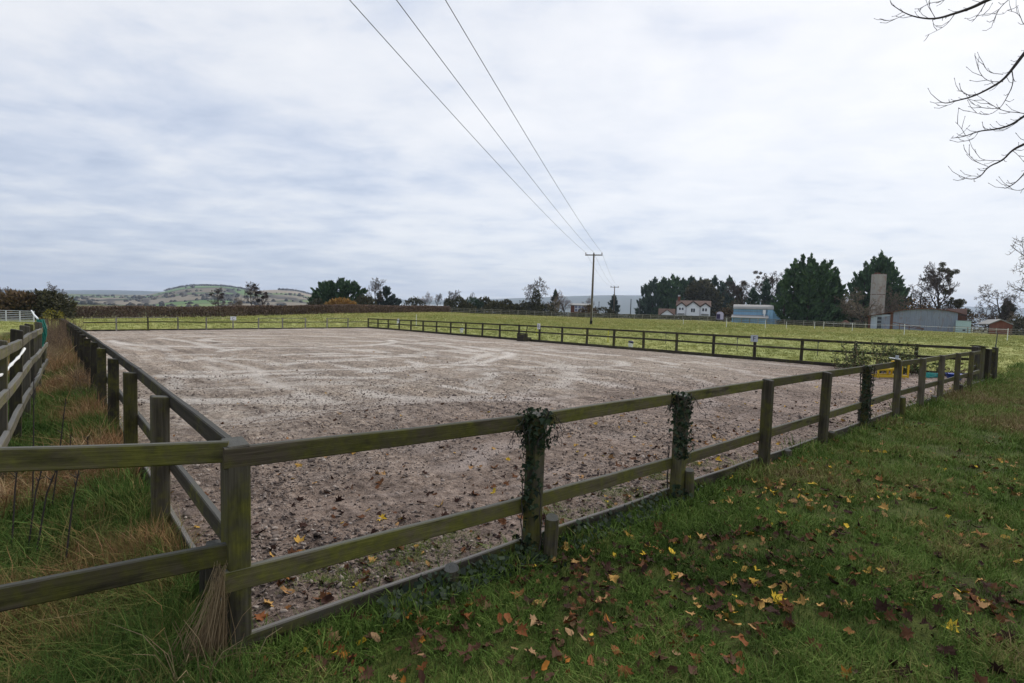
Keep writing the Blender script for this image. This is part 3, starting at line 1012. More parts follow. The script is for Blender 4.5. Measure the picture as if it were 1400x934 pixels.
o = mb.build('stake', 'wood_dark_post', ex)
o.location = tuple(np.array([c[0], c[1], gz(c[0], c[1]) - 0.1]) - np.array(ex.location))

# --- left fence ---------------------------------------------------
fence_l = thing('arena_fence', (*(C0 + DL * 2), gz(*(C0 + DL * 2))), 'dark timber arena fence running away beside the overgrown verge', 'fence')
LN = 24


def ltop(n):
    v = n / LN
    return 0.955 - 0.55 * v ** 1.6 - (0.02 if n < 1 else 0)


def lpt(n, z, off=0.0):
    c = C0 + (CL - C0) * n / LN + NL * off
    return (c[0], c[1], z)


SL = np.linalg.norm(CL - C0) / LN
RZL2 = math.atan2(*(CL - C0)[::-1])
for n in range(1, LN + 1):
    c = lpt(n, 0, 0.07)
    wob = random.uniform(-0.015, 0.015)
    post_obj(c[0], c[1], gz(c[0], c[1]) - 0.1, ltop(n) - 0.03 + wob, 0.10, 0.11, 'wood_post' if n < 3 else 'wood_dark_post', fence_l, RZL2, (0.0, 0.0))
for a in range(0, LN, 2):
    w0, w1 = random.uniform(-.012, .012), random.uniform(-.012, .012)
    bar_obj('rail', lpt(a + .006 + (0.02 if a == 0 else 0), ltop(a) - 0.045 + 0.0), lpt(a + 2 - .006, ltop(a + 2) - 0.045), 0.10, 0.04, 'wood_dark_rail', fence_l, 900 + a)
    bar_obj('rail', lpt(a + .006 + (0.03 if a == 0 else 0), ltop(a) - 0.50), lpt(a + 2 - .006, ltop(a + 2) - 0.50), 0.10, 0.038, 'wood_dark_rail', fence_l, 950 + a)
    zk = -0.02 - 0.45 * ((a + 1) / LN) ** 2
    bar_obj('kickboard', lpt(a + .004, -0.03 - 0.45 * (a / LN) ** 2), lpt(a + 2 - .004, -0.03 - 0.45 * ((a + 2) / LN) ** 2), 0.2, 0.034, 'wood_board', fence_l, 970 + a)

# --- back (long, far right) fence ---------------------------------
BD = CF - CR
BN = 23
RZB = math.atan2(BD[1], BD[0])
NB = np.array([BD[1], -BD[0]]) / np.linalg.norm(BD)        # outward, to the field
if NB[0] < 0:
    NB = -NB


def bpt(n, z, off=0.0):
    c = CR + BD * n / BN + NB * off
    return (c[0], c[1], z)


def btop(n):                    # n counted from the right corner
    x0, y0, _ = bpt(n, 0)
    px, _ = proj((x0, y0, 0.5))
    return z_at(x0, y0, np.interp(px, [500, 680, 880, 1093, 1167, 1250, 1345], [435, 442.5, 452, 463, 466.3, 470.3, 474.5]))


fence_b = thing('arena_fence', (*(CR + BD * 0.5), gz(*(CR + BD * 0.5))), 'dark two-rail timber fence with letter boards along the grass field edge of the arena', 'fence')
BTOP = [btop(n) for n in range(BN + 1)]
for n in range(1, BN + 1):
    c = bpt(n, 0, 0.06)
    post_obj(c[0], c[1], -0.12, BTOP[n], 0.10, 0.10, 'wood_dark_post', fence_b, RZB, (random.uniform(-.015, .015), random.uniform(-.02, .02)))
for a in list(range(1, BN, 2)):
    b = min(a + 2, BN)
    bar_obj('rail', bpt(a - (0.9 if a == 1 else 0) + .004, BTOP[a] - 0.05), bpt(b - .004, BTOP[b] - 0.05), 0.09, 0.036, 'wood_dark_rail', fence_b, 1200 + a, 2)
    bar_obj('rail', bpt(a - (0.9 if a == 1 else 0) + .004, BTOP[a] - 0.42), bpt(b - .004, BTOP[b] - 0.42), 0.085, 0.036, 'wood_dark_rail', fence_b, 1250 + a, 2)
    bar_obj('kickboard', bpt(a - (0.9 if a == 1 else 0) + .004, 0.02), bpt(b - .004, 0.02), 0.20, 0.034, 'wood_dark_rail', fence_b, 1280 + a, 2)

# --- far short fence ----------------------------------------------
fence_c = thing('arena_fence', (*((CF + CL) / 2), gz(*((CF + CL) / 2))), 'slight weathered grey fence across the far short end of the arena below the brown hedge', 'fence')
FPXS = [472, 445, 417, 385, 353.5, 318, 282, 242, 201, 155, 112]
FD = CL - CF
RZC = math.atan2(FD[1], FD[0])


def cpt(n, z):
    c = CF + FD * n / 11.6
    return (c[0], c[1], z)


def ctop(n):
    x, y, _ = cpt(n, 0)
    return z_at(x, y, np.interp(proj((x, y, 0.3))[0], [60, 201, 318, 420, 500], [435, 433.5, 434.5, 434.8, 435]))


def cbase(n):
    x, y, _ = cpt(n, 0)
    return -0.45 * n / 11.6


for n in range(1, 11):
    c = cpt(n, 0)
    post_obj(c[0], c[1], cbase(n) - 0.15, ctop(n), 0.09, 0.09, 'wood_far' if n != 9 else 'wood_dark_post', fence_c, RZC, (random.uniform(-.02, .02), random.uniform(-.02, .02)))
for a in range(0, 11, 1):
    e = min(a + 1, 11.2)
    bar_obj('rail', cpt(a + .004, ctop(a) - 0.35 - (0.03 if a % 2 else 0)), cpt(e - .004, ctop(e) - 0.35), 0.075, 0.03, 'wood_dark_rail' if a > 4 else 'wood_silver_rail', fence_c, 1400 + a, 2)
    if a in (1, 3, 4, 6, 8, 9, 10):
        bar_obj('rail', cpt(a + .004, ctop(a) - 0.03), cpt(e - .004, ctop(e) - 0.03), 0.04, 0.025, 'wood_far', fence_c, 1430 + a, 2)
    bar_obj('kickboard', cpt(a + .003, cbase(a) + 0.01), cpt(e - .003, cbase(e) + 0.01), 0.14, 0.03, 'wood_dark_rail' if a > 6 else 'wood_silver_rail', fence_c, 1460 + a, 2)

# --- gate posts at the right corner --------------------------------
gt = thing('gateway', (CR[0], CR[1], gz(*CR)), 'cluster of thick weathered gateposts and short rails where two arena fences meet', 'gate')


def gpost(px, yt, yb, Y, sx, sy, m='wood_post', rz=0.4):
    X = X_at(px, Y, 0.4)
    zt_ = z_at(X, Y, yt)
    post_obj(X, Y, gz(X, Y) - 0.12, zt_, sx, sy, m, gt, rz)
    return np.array([X, Y, zt_])


g1 = gpost(1333, 474, 520, 16.6, 0.17, 0.17, 'wood_dark_post')
g1b = gpost(1340.5, 473, 517, 17.0, 0.14, 0.14, 'wood_silver_post')
g2 = gpost(1350, 477, 515, 17.0, 0.14, 0.12, 'wood_dark_post')
g3 = gpost(1359.5, 475, 513, 17.2, 0.13, 0.12, 'wood_dark_post')
bar_obj('rail', g2 + (0, 0, -0.05), g3 + (0, 0, -0.12), 0.10, 0.04, 'wood_rail', gt, 61, 2)
bar_obj('cap_board', P(1331, 472.5, 16.8), P(1347, 474.5, 17.0), 0.03, 0.2, 'wood_dark_rail', gt, 62, 1)
bar_obj('threshold', P(1348, 514, 17.1), P(1360, 512.5, 17.3), 0.08, 0.08, 'wood_board', gt, 63, 1)
mb = MB().tube([(0, 0, 0), (0.03, 0, 0.5)], [0.014, 0.012], 6)
o = mb.build('hinge_bar', 'steel_dark', gt)
o.location = tuple(P(1361, 476, 17.25) - np.array(gt.location))
br = bar_obj('brace', P(1325, 505, 16.0), P(1338, 498, 16.8), 0.07, 0.03, 'wood_board', gt, 64, 1)

# --- outer fence on the left ---------------------------------------
of = thing('paddock_fence', (-5.6, 6.0, gz(-5.6, 6.0)), 'sagging three-rail silvered paddock fence bordering the overgrown verge', 'fence')


def olin(Y, z=0.0, off=0.0):
    bend = 0.0
    return np.array([-4.77 - 0.83 * (Y - 5) + bend + off, Y, z])


YS = [3.6, 4.8, 6.1, 7.5, 8.7, 10.0, 11.2, 12.3]
for i, Y in enumerate(YS):
    c = olin(Y, 0, -0.08)
    post_obj(c[0], c[1], gz(c[0], c[1]) - 0.1, 1.30 - 0.018 * (Y - 4) + random.uniform(-0.06, 0.04), 0.10, 0.11, 'wood_silver_post' if i % 2 else 'wood_dark_post', of, RZL2, (random.uniform(-.03, .03), random.uniform(-.03, .03)))
for i in range(len(YS) - 1):
    for zr_, s in ((1.15, 1), (0.76, 2), (0.38, 3)):
        a, b = olin(YS[i] + 0.01, zr_ - 0.02 * (YS[i] - 4) + 0.012 * math.sin(i * 2.1 + s)), olin(YS[i + 1] - 0.01, zr_ - 0.02 * (YS[i + 1] - 4) + 0.012 * math.sin((i + 1) * 2.1 + s))
        bar_obj('rail', a, b, 0.095, 0.045, 'wood_silver_rail', of, i * 7 + s, 3, 0.006)
# loose white rope hanging on the paddock fence
pts = []
for k in range(13):
    t = k / 12
    q = P(-12 + 38 * t, 514 - 38 * t + 9 * math.sin(math.pi * t) * 0.5 + 1.2 * math.sin(9 * t), 4.6 + 1.25 * t)
    pts.append(q - np.array([-0.06, 0, 0]))
mb = MB().tube(pts, [0.012 + 0.004 * math.sin(k * 2.3) for k in range(13)], 6)
o = mb.build('white_rope', 'white_plastic')
tag(o, 'frayed white rope slung loosely along the silvered paddock fence', 'rope')
# green netting rope bundle
mb = MB()
cpt0 = P(62, 437, 10.6)
for k in range(16):
    a = random.uniform(0, 6.28)
    r = random.uniform(0.01, 0.055)
    pp = []
    for j in range(7):
        t = j / 6
        rr_ = r * (0.5 + 1.4 * math.sin(math.pi * min(1, 0.15 + t)) ** 0.7)
        pp.append((cpt0[0] + rr_ * math.cos(a + t * 1.5) + 0.01 * t, cpt0[1] + rr_ * math.sin(a + t * 1.5) - 0.12, cpt0[2] - t * 0.58 + random.uniform(-.01, .01)))
    mb.tube(pp, 0.011, 5)
tag(mb.build('haynet', 'green_rope'), 'teal green haynet hanging in a bundle from the paddock fence end', 'haynet')
# pale stick and wire running up from the end of the paddock fence
mb = MB().tube([P(52, 436, 12.0), P(47, 431, 13), P(43, 424.5, 14)], [0.02, 0.02, 0.015], 5)
tag(mb.build('white_tape', 'white_plastic'), 'length of white fencing tape stretched from haynet towards the metal gate', 'tape')

# --- field gate ------------------------------------------------------
gg = P(-30, 440, 46)
gg2 = P(46, 440, 46)
fg = thing('field_gate', (gg[0], gg[1], gz(gg[0], gg[1])), 'galvanised seven-bar field gate in front of the dark bushes', 'gate')
gl = np.array(fg.location)
zt_, zb_ = P(20, 425, 46)[2] - gl[2], P(20, 439, 46)[2] - gl[2]
Lg = gg2[0] - gg[0]
for k in range(7):
    z = zb_ + (zt_ - zb_) * (k / 6) ** 1.15
    MB().tube([(0, 0, z), (Lg, 0, z)], 0.024, 6).build('bar', 'galvanised', fg)
for k in range(5):
    MB().bbox((Lg * k / 4 - 0.03, -0.02, zb_ - 0.03), (Lg * k / 4 + 0.03, 0.05, zt_ + 0.03)).build('upright', 'galvanised', fg)

# --- dressage letter boards ------------------------------------------
def letter_board(letter, base, facing, w, h, label, col='white_paint', tilt=0.0):
    o = thing('letter_board', base, label, 'marker', 'dressage letter boards')
    o.rotation_euler = (0, tilt, math.atan2(facing[1], facing[0]) + math.pi / 2)
    mb = MB().bevbox((0, 0, h / 2), (w, 0.02, h), 0.004)
    mb.build('board', col, o)
    cu = bpy.data.curves.new('letter', 'FONT')
    cu.body = letter
    cu.size = h * 0.95
    cu.extrude = 0.002
    cu.align_x = 'CENTER'
    tmp = bpy.data.objects.new('tmp', cu)
    COL.objects.link(tmp)
    dg = bpy.context.evaluated_depsgraph_get()
    me = bpy.data.meshes.new_from_object(tmp.evaluated_get(dg))
    bpy.data.objects.remove(tmp)
    me.materials.clear()
    me.materials.append(MATS['letter_ink'])
    lo = link('letter', me, o, (0, -0.0135, h * 0.17), (math.pi / 2, 0, 0))
    return o


letter_board('M', bpt(20, BTOP[20] - 0.30, -0.04), -NB, 0.24, 0.36, 'narrow white board lettered M on the field fence close to the far corner')
letter_board('B', bpt(11, BTOP[11] - 0.22, -0.04), -NB, 0.25, 0.34, 'white board lettered B halfway along the field fence beside a yellow post')
letter_board('F', bpt(4, BTOP[4] - 0.24, -0.04), -NB, 0.30, 0.29, 'weathered grey board lettered F on the field fence opposite the blue barn', 'grey_board')
c = cpt(6, ctop(6) - 0.2)
letter_board('C', (c[0] + 0.05, c[1] - 0.07, c[2]), np.array([0.64, -0.77]), 0.42, 0.30, 'broad white board lettered C in the middle of the far short fence')
c = fpt(5.97, zt[6] + 0.035, 0.0)
fb = thing('fallen_board', c, 'small white board lying flat across the top of a lawn fence post', 'board', None, RZF)
fb.rotation_euler = (0.12, 0.04, RZF + 0.2)
MB().bevbox((0, 0, 0), (0.30, 0.17, 0.016), 0.003).build('board', 'white_paint', fb)
MB().box((-0.10, -0.03, 0.035), (0.10, 0.05, 0.06)).build('bracket', 'grey_board', fb)


# ------------------------------------------------------------------ field fences far off
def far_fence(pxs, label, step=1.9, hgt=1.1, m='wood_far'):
    pts = [ground_plan(px, Y) for px, Y in pxs]
    o = thing('post_and_rail_fence', (*pts[0], gz(*pts[0])), label, 'fence')
    L0 = np.array(o.location)
    post = MB().bbox((-0.06, -0.06, -0.1), (0.06, 0.06, hgt + 0.08)).mesh('post', m)
    seg = []
    for a, b in zip(pts[:-1], pts[1:]):
        n = max(1, int(round(np.linalg.norm(np.array(b) - a) / step)))
        for i in range(n):
            seg.append(np.array(a) + (np.array(b) - a) * i / n)
    seg.append(np.array(pts[-1]))
    zs_ = [gz(*s) for s in seg]
    for s, z in zip(seg, zs_):
        link('post', post, o, (s[0] - L0[0], s[1] - L0[1], z - L0[2]))
    for i in range(0, len(seg) - 1, 2):
        j = min(i + 2, len(seg) - 1)
        for h in (0.35, 0.72, hgt - 0.02):
            bar_obj('rail', (*seg[i], zs_[i] + h), (*seg[j], zs_[j] + h), 0.09, 0.04, m, o, i, 1, 0)
    return o


def ground_plan(px, Y):
    return np.array([ray(px, 440)[0] * Y, Y])


far_fence([(548, 104), (600, 116), (650, 123.5), (800, 123.5)], 'pale post and rail fence between the hedge end and the power pole')
far_fence([(802, 124), (900, 124), (990, 121)], 'pale post and rail fence in front of the white gabled house')
far_fence([(992, 120.5), (1060, 113.5), (1184, 103.5)], 'pale post and rail fence below the blue barn and the tallest conifers')
far_fence([(1305, 96.0), (1425, 90.0)], 'pale post and rail fence in front of the brick cart shed')

# electric fence posts: white, yellow and thin dark
GW = 'electric fence posts in the field'


def fence_stake(px, yt, yb, m, name, label, r=0.03, group=None):
    b = ground_hit(px, yb)
    zt_ = z_at(b[0], b[1], yt)
    o = thing(name, b, label, 'fence post', group)
    MB().tube([(0, 0, -0.15), (0, 0, (zt_ - b[2]))], [r, r * 0.9], 6).build('stake', m, o)
    MB().box((0, -r, (zt_ - b[2]) * 0.9), (0.05, 0.05, 0.05)).build('insulator', m, o)
    return np.array([b[0], b[1], zt_])


wp = []
WL = 'slim white plastic electric-fence post standing in the far grass field'
WPL = ['below the white house handrail', 'between the horse trailer and the blue barn', 'before the flared end of the blue barn', 'at the foot of the massive conifer clump', 'one of a close pair below the conifers', 'one of a close pair below the conifers', 'before the earth heap', 'before the corrugated farm shed', 'beside the pale teal store box', 'before the brick cart shed']
for (px, yt, yb), wl in zip(((934, 436.5, 444), (993, 435, 448.5), (1046, 438, 450), (1075, 440, 449), (1113.5, 440, 450), (1126, 440, 450), (1165, 441.5, 453), (1236, 443, 458.5), (1329, 447, 456), (1377, 449, 466)), WPL):
    wp.append(fence_stake(px, yt, yb, 'white_plastic', 'electric_fence_post', 'slim white electric-fence post in the field, ' + wl, 0.034, GW))
for px, yt, yb in ((543, 436.5, 446), (569, 430, 446.5)):
    fence_stake(px, yt, yb, 'white_plastic', 'electric_fence_post', 'slim white electric-fence post in the grass behind the M letter board', 0.03, 'white posts behind the M board')
fence_stake(733.5, 447, 459, 'lime_plastic', 'electric_fence_post', 'yellow plastic post standing directly beside the B letter board', 0.035)
fence_stake(831, 451, 469, 'lime_plastic', 'electric_fence_post', 'yellow plastic post standing alone behind the field fence right of the B board', 0.03)
DLB = 'thin dark metal electric-fence stake in the grass beyond the arena'
for px, yt, yb in ((746.5, 429, 440), (780.5, 430, 440), (910, 455, 470), (1007.5, 461, 480), (1117.5, 466, 487)):
    fence_stake(px, yt, yb, 'steel_dark', 'fence_stake', DLB, 0.016, 'dark stakes in the field')
for i in range(5, len(wp) - 1):
    a, b = wp[i], wp[i + 1]
    mb = MB()
    mb.tube([a + (0, 0, -0.15), (a + b) / 2 + (0, 0, -0.22), b + (0, 0, -0.15)], 0.012, 4)
    tag(mb.build('electric_tape', 'white_plastic'), 'white electric-fence tape stretched between two slim white posts in the field', 'tape', 'electric tapes in the field')

# ------------------------------------------------------------------ power poles and wires
p1b = ground_hit(808, 437.2, 40, 100)
p1b = np.array([X_at(808.2, 67, 1.2), 67.0, gz(X_at(808.2, 67, 1.2), 67.0)])
p1t = z_at(p1b[0], p1b[1], 347)
pole = thing('power_pole', p1b, 'tall timber power pole with crossarm and three insulators standing in the field', 'power pole')
Hp = p1t - p1b[2]
mb = MB().tube([(0, 0, -0.3), (0.02, 0, Hp * 0.5), (0.03, 0, Hp)], [0.15, 0.13, 0.10], 10)
mb.build('pole', 'pole_wood', pole, True)
MB().tube([(0, 0, 0.0), (0, 0, 0.55)], [0.168, 0.166], 10).build('butt_sleeve', 'black_rubber', pole)
MB().tube([(0.105, -0.085, 0.6), (0.10, -0.085, 3.4)], 0.022, 6).build('cable_guard', 'white_plastic', pole)
wd = np.array([-12.75, -54.4])
wd = wd / np.linalg.norm(wd)
wn = np.array([-wd[1], wd[0]])
arm_z = Hp - 0.18
M_ = Matrix.Rotation(math.atan2(wn[1], wn[0]), 3, 'Z')
ARM = 1.0
MB().box((0.03 - 0.14 * -wd[0], 0.14 * wd[1], arm_z), (2 * ARM + 0.15, 0.10, 0.13), M_).build('crossarm', 'pole_wood', pole)
tops1 = []
for q in (-ARM, 0.0, ARM):
    base = np.array([0.03 + 0.14 * wd[0], 0.14 * wd[1], arm_z]) + np.array([wn[0], wn[1], 0]) * q
    MB().tube([base + (0, 0, 0.06), base + (0, 0, 0.18)], [0.02, 0.02], 6).add([], []).build('pin', 'steel_dark', pole)
    MB().tube([base + (0, 0, 0.16), base + (0, 0, 0.22), base + (0, 0, 0.27), base + (0, 0, 0.32)], [0.07, 0.085, 0.05, 0.045], 8).build('insulator', 'porcelain', pole)
    tops1.append(p1b + base + (0, 0, 0.31))
# second pole
p2 = np.array([X_at(838.7, 150, 2.0), 150.0])
p2b = np.array([*p2, gz(*p2)])
H2 = z_at(*p2, 392) - p2b[2]
pole2 = thing('power_pole', p2b, 'farther timber power pole rising in front of the lone spruce', 'power pole')
MB().tube([(0, 0, -0.3), (0, 0, H2)], [0.17, 0.12], 8).build('pole', 'pole_wood', pole2, True)
MB().box((0, 0, H2 - 0.15), (2.4, 0.14, 0.16), M_).build('crossarm', 'steel_dark', pole2)
tops2 = []
for q in (-1.0, 0, 1.0):
    base = np.array([wn[0] * q, wn[1] * q, H2])
    MB().tube([base + (0, 0, -0.08), base + (0, 0, 0.1), base + (0, 0, 0.25)], [0.08, 0.09, 0.05], 6).build('insulator', 'porcelain', pole2)
    tops2.append(p2b + base + (0, 0, 0.2))
ends = [np.array([-10.6, -21.0, 9.9]) + np.array([wn[0], wn[1], 0]) * q for q in (-ARM, 0, ARM)]
# check where each wire leaves the picture
tgt = [478, 542, 609] if proj(tops1[0])[0] < proj(tops1[2])[0] else [609, 542, 478]
for i in range(3):
    q = P(tgt[i], 0, 12.7)
    t = (67 - 12.7) / (67 + 21.0)
    e = tops1[i] + (q - tops1[i]) / t
    sag = 0.9
    pts = [tops1[i] * (1 - s) + e * s - np.array([0, 0, 4 * sag * (s * (1 - s) - s * t * (1 - t) / t * 1.0)]) for s in np.linspace(0, 1, 41)]
    tag(MB().tube(pts, 0.0105, 5).build('power_line', 'wire', None, True), ('overhead wire leaving the hill-side end of the near pole crossarm', 'overhead wire leaving the middle insulator of the near pole crossarm', 'overhead wire leaving the farm-side end of the near pole crossarm')[i if tgt[0] == 478 else 2 - i], 'wire')
    b = tops2[i]
    pts = [tops1[i] * (1 - s) + b * s - np.array([0, 0, 4 * 0.9 * s * (1 - s)]) for s in np.linspace(0, 1, 17)]
    tag(MB().tube(pts, 0.012, 4).build('power_line', 'wire', None, True), 'thin overhead wire strung from the near power pole down to the farther one', 'wire', 'wires between the two poles')
for px, yt in ((818.5, 413), (862, 409.5), (873.5, 408.5)):
    X = X_at(px, 150, 3)
    b = np.array([X, 150, gz(X, 150)])
    o = thing('floodlight_pole', b, 'bare dark pole standing by itself left of the lone spruce' if px < 820 else 'one of two bare dark poles between the lone spruce and the house conifers', 'pole', None if px < 820 else 'pair of dark poles')
    h = z_at(X, 150, yt) - b[2]
    MB().tube([(0, 0, -0.2), (0, 0, h)], [0.14 if px > 820 else 0.09, 0.12 if px > 820 else 0.08], 8).build('pole', 'steel_dark', o)
    MB().box((0, 0, h), (0.26, 0.2, 0.16)).build('cap', 'steel_dark', o)


# ------------------------------------------------------------------ trees
def bare_tree(seed, H, spread=0.55, trunk_r=None, levels=4, nb=(9, 7, 6, 5), upward=0.25, twist=0.18, first=0.3, twig_r=0.033, lean=0.0):
    """returns (trunk MB, crown MB) of a leafless tree of height H standing at the origin"""
    r = random.Random(seed)
    trunk, crown = MB(), MB()
    trunk_r = trunk_r or H * 0.022

    def rot(d, ang, az):
        d = d / np.linalg.norm(d)
        a = np.array([0, 0, 1.0]) if abs(d[2]) < 0.9 else np.array([1.0, 0, 0])
        e1 = np.cross(d, a)
        e1 /= np.linalg.norm(e1)
        e2 = np.cross(d, e1)
        return d * math.cos(ang) + (e1 * math.cos(az) + e2 * math.sin(az)) * math.sin(ang)

    def grow(p, d, L, rad, lev):
        n = 5 if lev < 2 else (4 if lev == 2 else 3)
        pts, rads = [p], [rad]
        dd = d
        for i in range(n):
            dd = dd + np.array([r.gauss(0, twist), r.gauss(0, twist), r.gauss(0, twist) + upward * (0.35 if lev else 0.1)])
            dd = dd / np.linalg.norm(dd)
            pts.append(pts[-1] + dd * L / n)
            rads.append(max(rad * (1 - 0.72 * (i + 1) / n), twig_r * 0.5))
        (trunk if lev <= 1 else crown).tube(pts, rads, 7 if lev == 0 else (5 if lev == 1 else 3), cap=False)
        if lev < levels:
            m = nb[min(lev, len(nb) - 1)]
            for k in range(m):
                t = first + (1 - first) * (k + r.random()) / m if lev == 0 else 0.25 + 0.75 * (k + r.random()) / m
                f = min(t, 0.999) * n
                i = int(f)
                q = pts[i] + (pts[i + 1] - pts[i]) * (f - i)
                di = pts[i + 1] - pts[i]
                ang = r.uniform(0.55, 1.15) * spread / 0.55 * (1.0 if lev else 0.95)
                cl_ = L * (0.62 if lev == 0 else 0.58) * r.uniform(0.6, 1.1) * (1.15 - 0.5 * t)
                grow(q, rot(di, ang, k * 2.399 + r.random() * 1.2), cl_, max(rads[i] * 0.6, twig_r), lev + 1)
    grow(np.array([0, 0, -0.2]), np.array([lean, 0, 1.0]), H * 0.72, trunk_r, 0)
    return trunk, crown


def normalise(tr, cr, H, W_=None):
    allv = np.array(tr.v + cr.v)
    h = allv[:, 2].max()
    s = H / h
    for m in (tr, cr):
        m.v = [(x * s, y * s, z * s) for x, y, z in m.v]
    return tr, cr


def sprays(pts, dirs, length, width, seed, cross=True, jit=0.35):
    """numpy diamond sprays, returns V, F"""
    g = np.random.default_rng(seed)
    n = len(pts)
    L = length * g.uniform(0.6, 1.3, (n, 1))
    Wd = width * g.uniform(0.6, 1.3, (n, 1))
    d = dirs + g.normal(0, jit, (n, 3))
    d /= np.linalg.norm(d, axis=1, keepdims=True) + 1e-9
    ref = g.normal(0, 1, (n, 3))
    s = np.cross(d, ref)
    s /= np.linalg.norm(s, axis=1, keepdims=True) + 1e-9
    base, tip = pts - d * L * 0.4, pts + d * L * 0.6
    mid = pts + np.cross(d, s) * L * 0.12
    V1 = np.stack([base, mid - s * Wd / 2, tip, mid + s * Wd / 2], 1)
    V = V1.reshape(-1, 3)
    F = np.arange(4 * n).reshape(n, 4)
    tri = np.concatenate([F[:, [0, 1, 2]], F[:, [0, 2, 3]]])
    return V, tri


def conifer_mesh(seed, leaders, n, length, width, mat_, droop=0.0, lump=0.22, low=0.0, profile=0.8):
    """leaders: list of (x, y, z0, height, radius)"""
    g = np.random.default_rng(seed)
    P_, D_ = [], []
    tot = sum(h * r for _, _, _, h, r in leaders)
    for li, (x, y, z0, h, r) in enumerate(leaders):
        m = int(n * h * r / tot)
        nb_ = max(30, m // 26)
        t = g.random(nb_) ** 1.15
        an = g.uniform(0, 2 * math.pi, nb_)
        reach = np.minimum(1.0, (1 - t) ** profile * 1.05) * np.minimum(1, (t + 0.12) / 0.22 + low) * (1 + lump * g.normal(0, 0.75, nb_))
        reach = np.maximum(reach, 0.05) * r
        lift = g.uniform(0.25, 0.75, nb_) * (0.6 + 0.8 * t)
        b = g.integers(0, nb_, m)
        q = 0.35 + 0.65 * g.random(m) ** 0.7
        th_ = 0.16 * r * (1.15 - q)
        px_ = x + reach[b] * q * np.cos(an[b]) + g.normal(0, 1, m) * th_
        py_ = y + reach[b] * q * np.sin(an[b]) + g.normal(0, 1, m) * th_
        pz_ = z0 + h * t[b] * 0.94 + reach[b] * q * lift[b] * q + g.normal(0, 1, m) * th_ * 0.8 - 0.03 * h
        P_.append(np.stack([px_, py_, np.maximum(pz_, 0.1)], 1))
        D_.append(np.stack([np.cos(an[b]), np.sin(an[b]), 0.5 + 1.6 * lift[b] - droop], 1))
        tt = g.random(24)
        P_.append(np.stack([x + g.normal(0, 0.10, 24) * r * (1.2 - tt), y + g.normal(0, 0.10, 24) * r * (1.2 - tt), z0 + h * (0.90 + 0.10 * tt)], 1))
        D_.append(np.stack([g.normal(0, 0.4, 24), g.normal(0, 0.4, 24), np.ones(24)], 1))
    V, F = sprays(np.concatenate(P_), np.concatenate(D_), length, width, seed + 5)
    return arr_mesh('crown', V, F, mat_)


def clump_mesh(seed, blobs, n, size, mat_, up=0.4, hollow=0.55):
    """leafy mass from ellipsoid blobs (x,y,z,rx,ry,rz)"""
    g = np.random.default_rng(seed)
    vol = np.array([b[3] * b[4] * b[5] for b in blobs]) ** 0.67
    P_, D_ = [], []
    for b, w in zip(blobs, vol / vol.sum()):
        m = int(n * w)
        d = g.normal(0, 1, (m, 3))
        d /= np.linalg.norm(d, axis=1, keepdims=True)
        q = hollow + (1 - hollow) * g.random((m, 1)) ** 0.6
        lum = 1 + 0.25 * (2 * vnoise(d[:, 0] * 3 + 9 + seed, d[:, 2] * 3 + d[:, 1] * 2, seed) - 1)[:, None]
        P_.append(np.array(b[:3]) + d * q * lum * np.array(b[3:]))
        D_.append(d + np.array([0, 0, up]))
    pts, ds = np.concatenate(P_), np.concatenate(D_)
    V, F = sprays(pts, ds, size, size * 0.6, seed + 3)
    return arr_mesh('foliage', V, F, mat_)


def place_tree(name, label, px, ytop, Y, tr, cr, group=None, cat='tree', crown_mat='twig', rz=None, wscale=1.0, extra=None, trunk_mat='bark'):
    """tr, cr unit-height meshes (mesh datablocks of height 1)"""
    X = X_at(px, Y, 4)
    zb = gz(X, Y)
    H = z_at(X, Y, ytop) - zb
    o = thing(name, (X, Y, zb), label, cat, group, random.uniform(0, 6.28) if rz is None else rz)
    for nm, me in (('trunk', tr), ('crown', cr)):
        c = link(nm, me, o)
        c.scale = (H * wscale, H * wscale, H)
    return o, H


def unit_bare(seed, crown_mat='twig', **kw):
    tr, cr = bare_tree(seed, 10.0, **kw)
    normalise(tr, cr, 1.0)
    return tr.mesh('trunk', 'bark'), cr.mesh('crown', crown_mat)


BARE = [unit_bare(11, spread=0.6), unit_bare(23, spread=0.75, first=0.22), unit_bare(35, spread=0.5, upward=0.35), unit_bare(47, spread=0.85, first=0.18, twist=0.25)]
BARE_PINK = unit_bare(58, 'twig_pink', spread=0.6, first=0.1, nb=(12, 8, 6, 5), twig_r=0.03)
BARE_TAN = unit_bare(69, 'twig_tan', spread=0.8, first=0.06, nb=(12, 8, 6, 5), twig_r=0.035, upward=0.3)


def add_balls(o, seed, n, zlo, zhi, spread, rlo, rhi, m='mistletoe', pts=None, leafn=260):
    r = random.Random(seed)
    for k in range(n):
        rad = r.uniform(rlo, rhi)
        if pts:
            x, y, z = pts[k]
        else:
            a, q = r.uniform(0, 6.28), spread * math.sqrt(r.random())
            x, y, z = q * math.cos(a), q * math.sin(a), r.uniform(zlo, zhi)
        me = clump_mesh(seed * 31 + k, [(0, 0, 0, rad, rad, rad * 0.85)], leafn, max(0.22, rad * 0.4), m, 0.1, 0.15)
        me.name = 'mistletoe_ball'
        link('mistletoe_ball', me, o, (x, y, z))


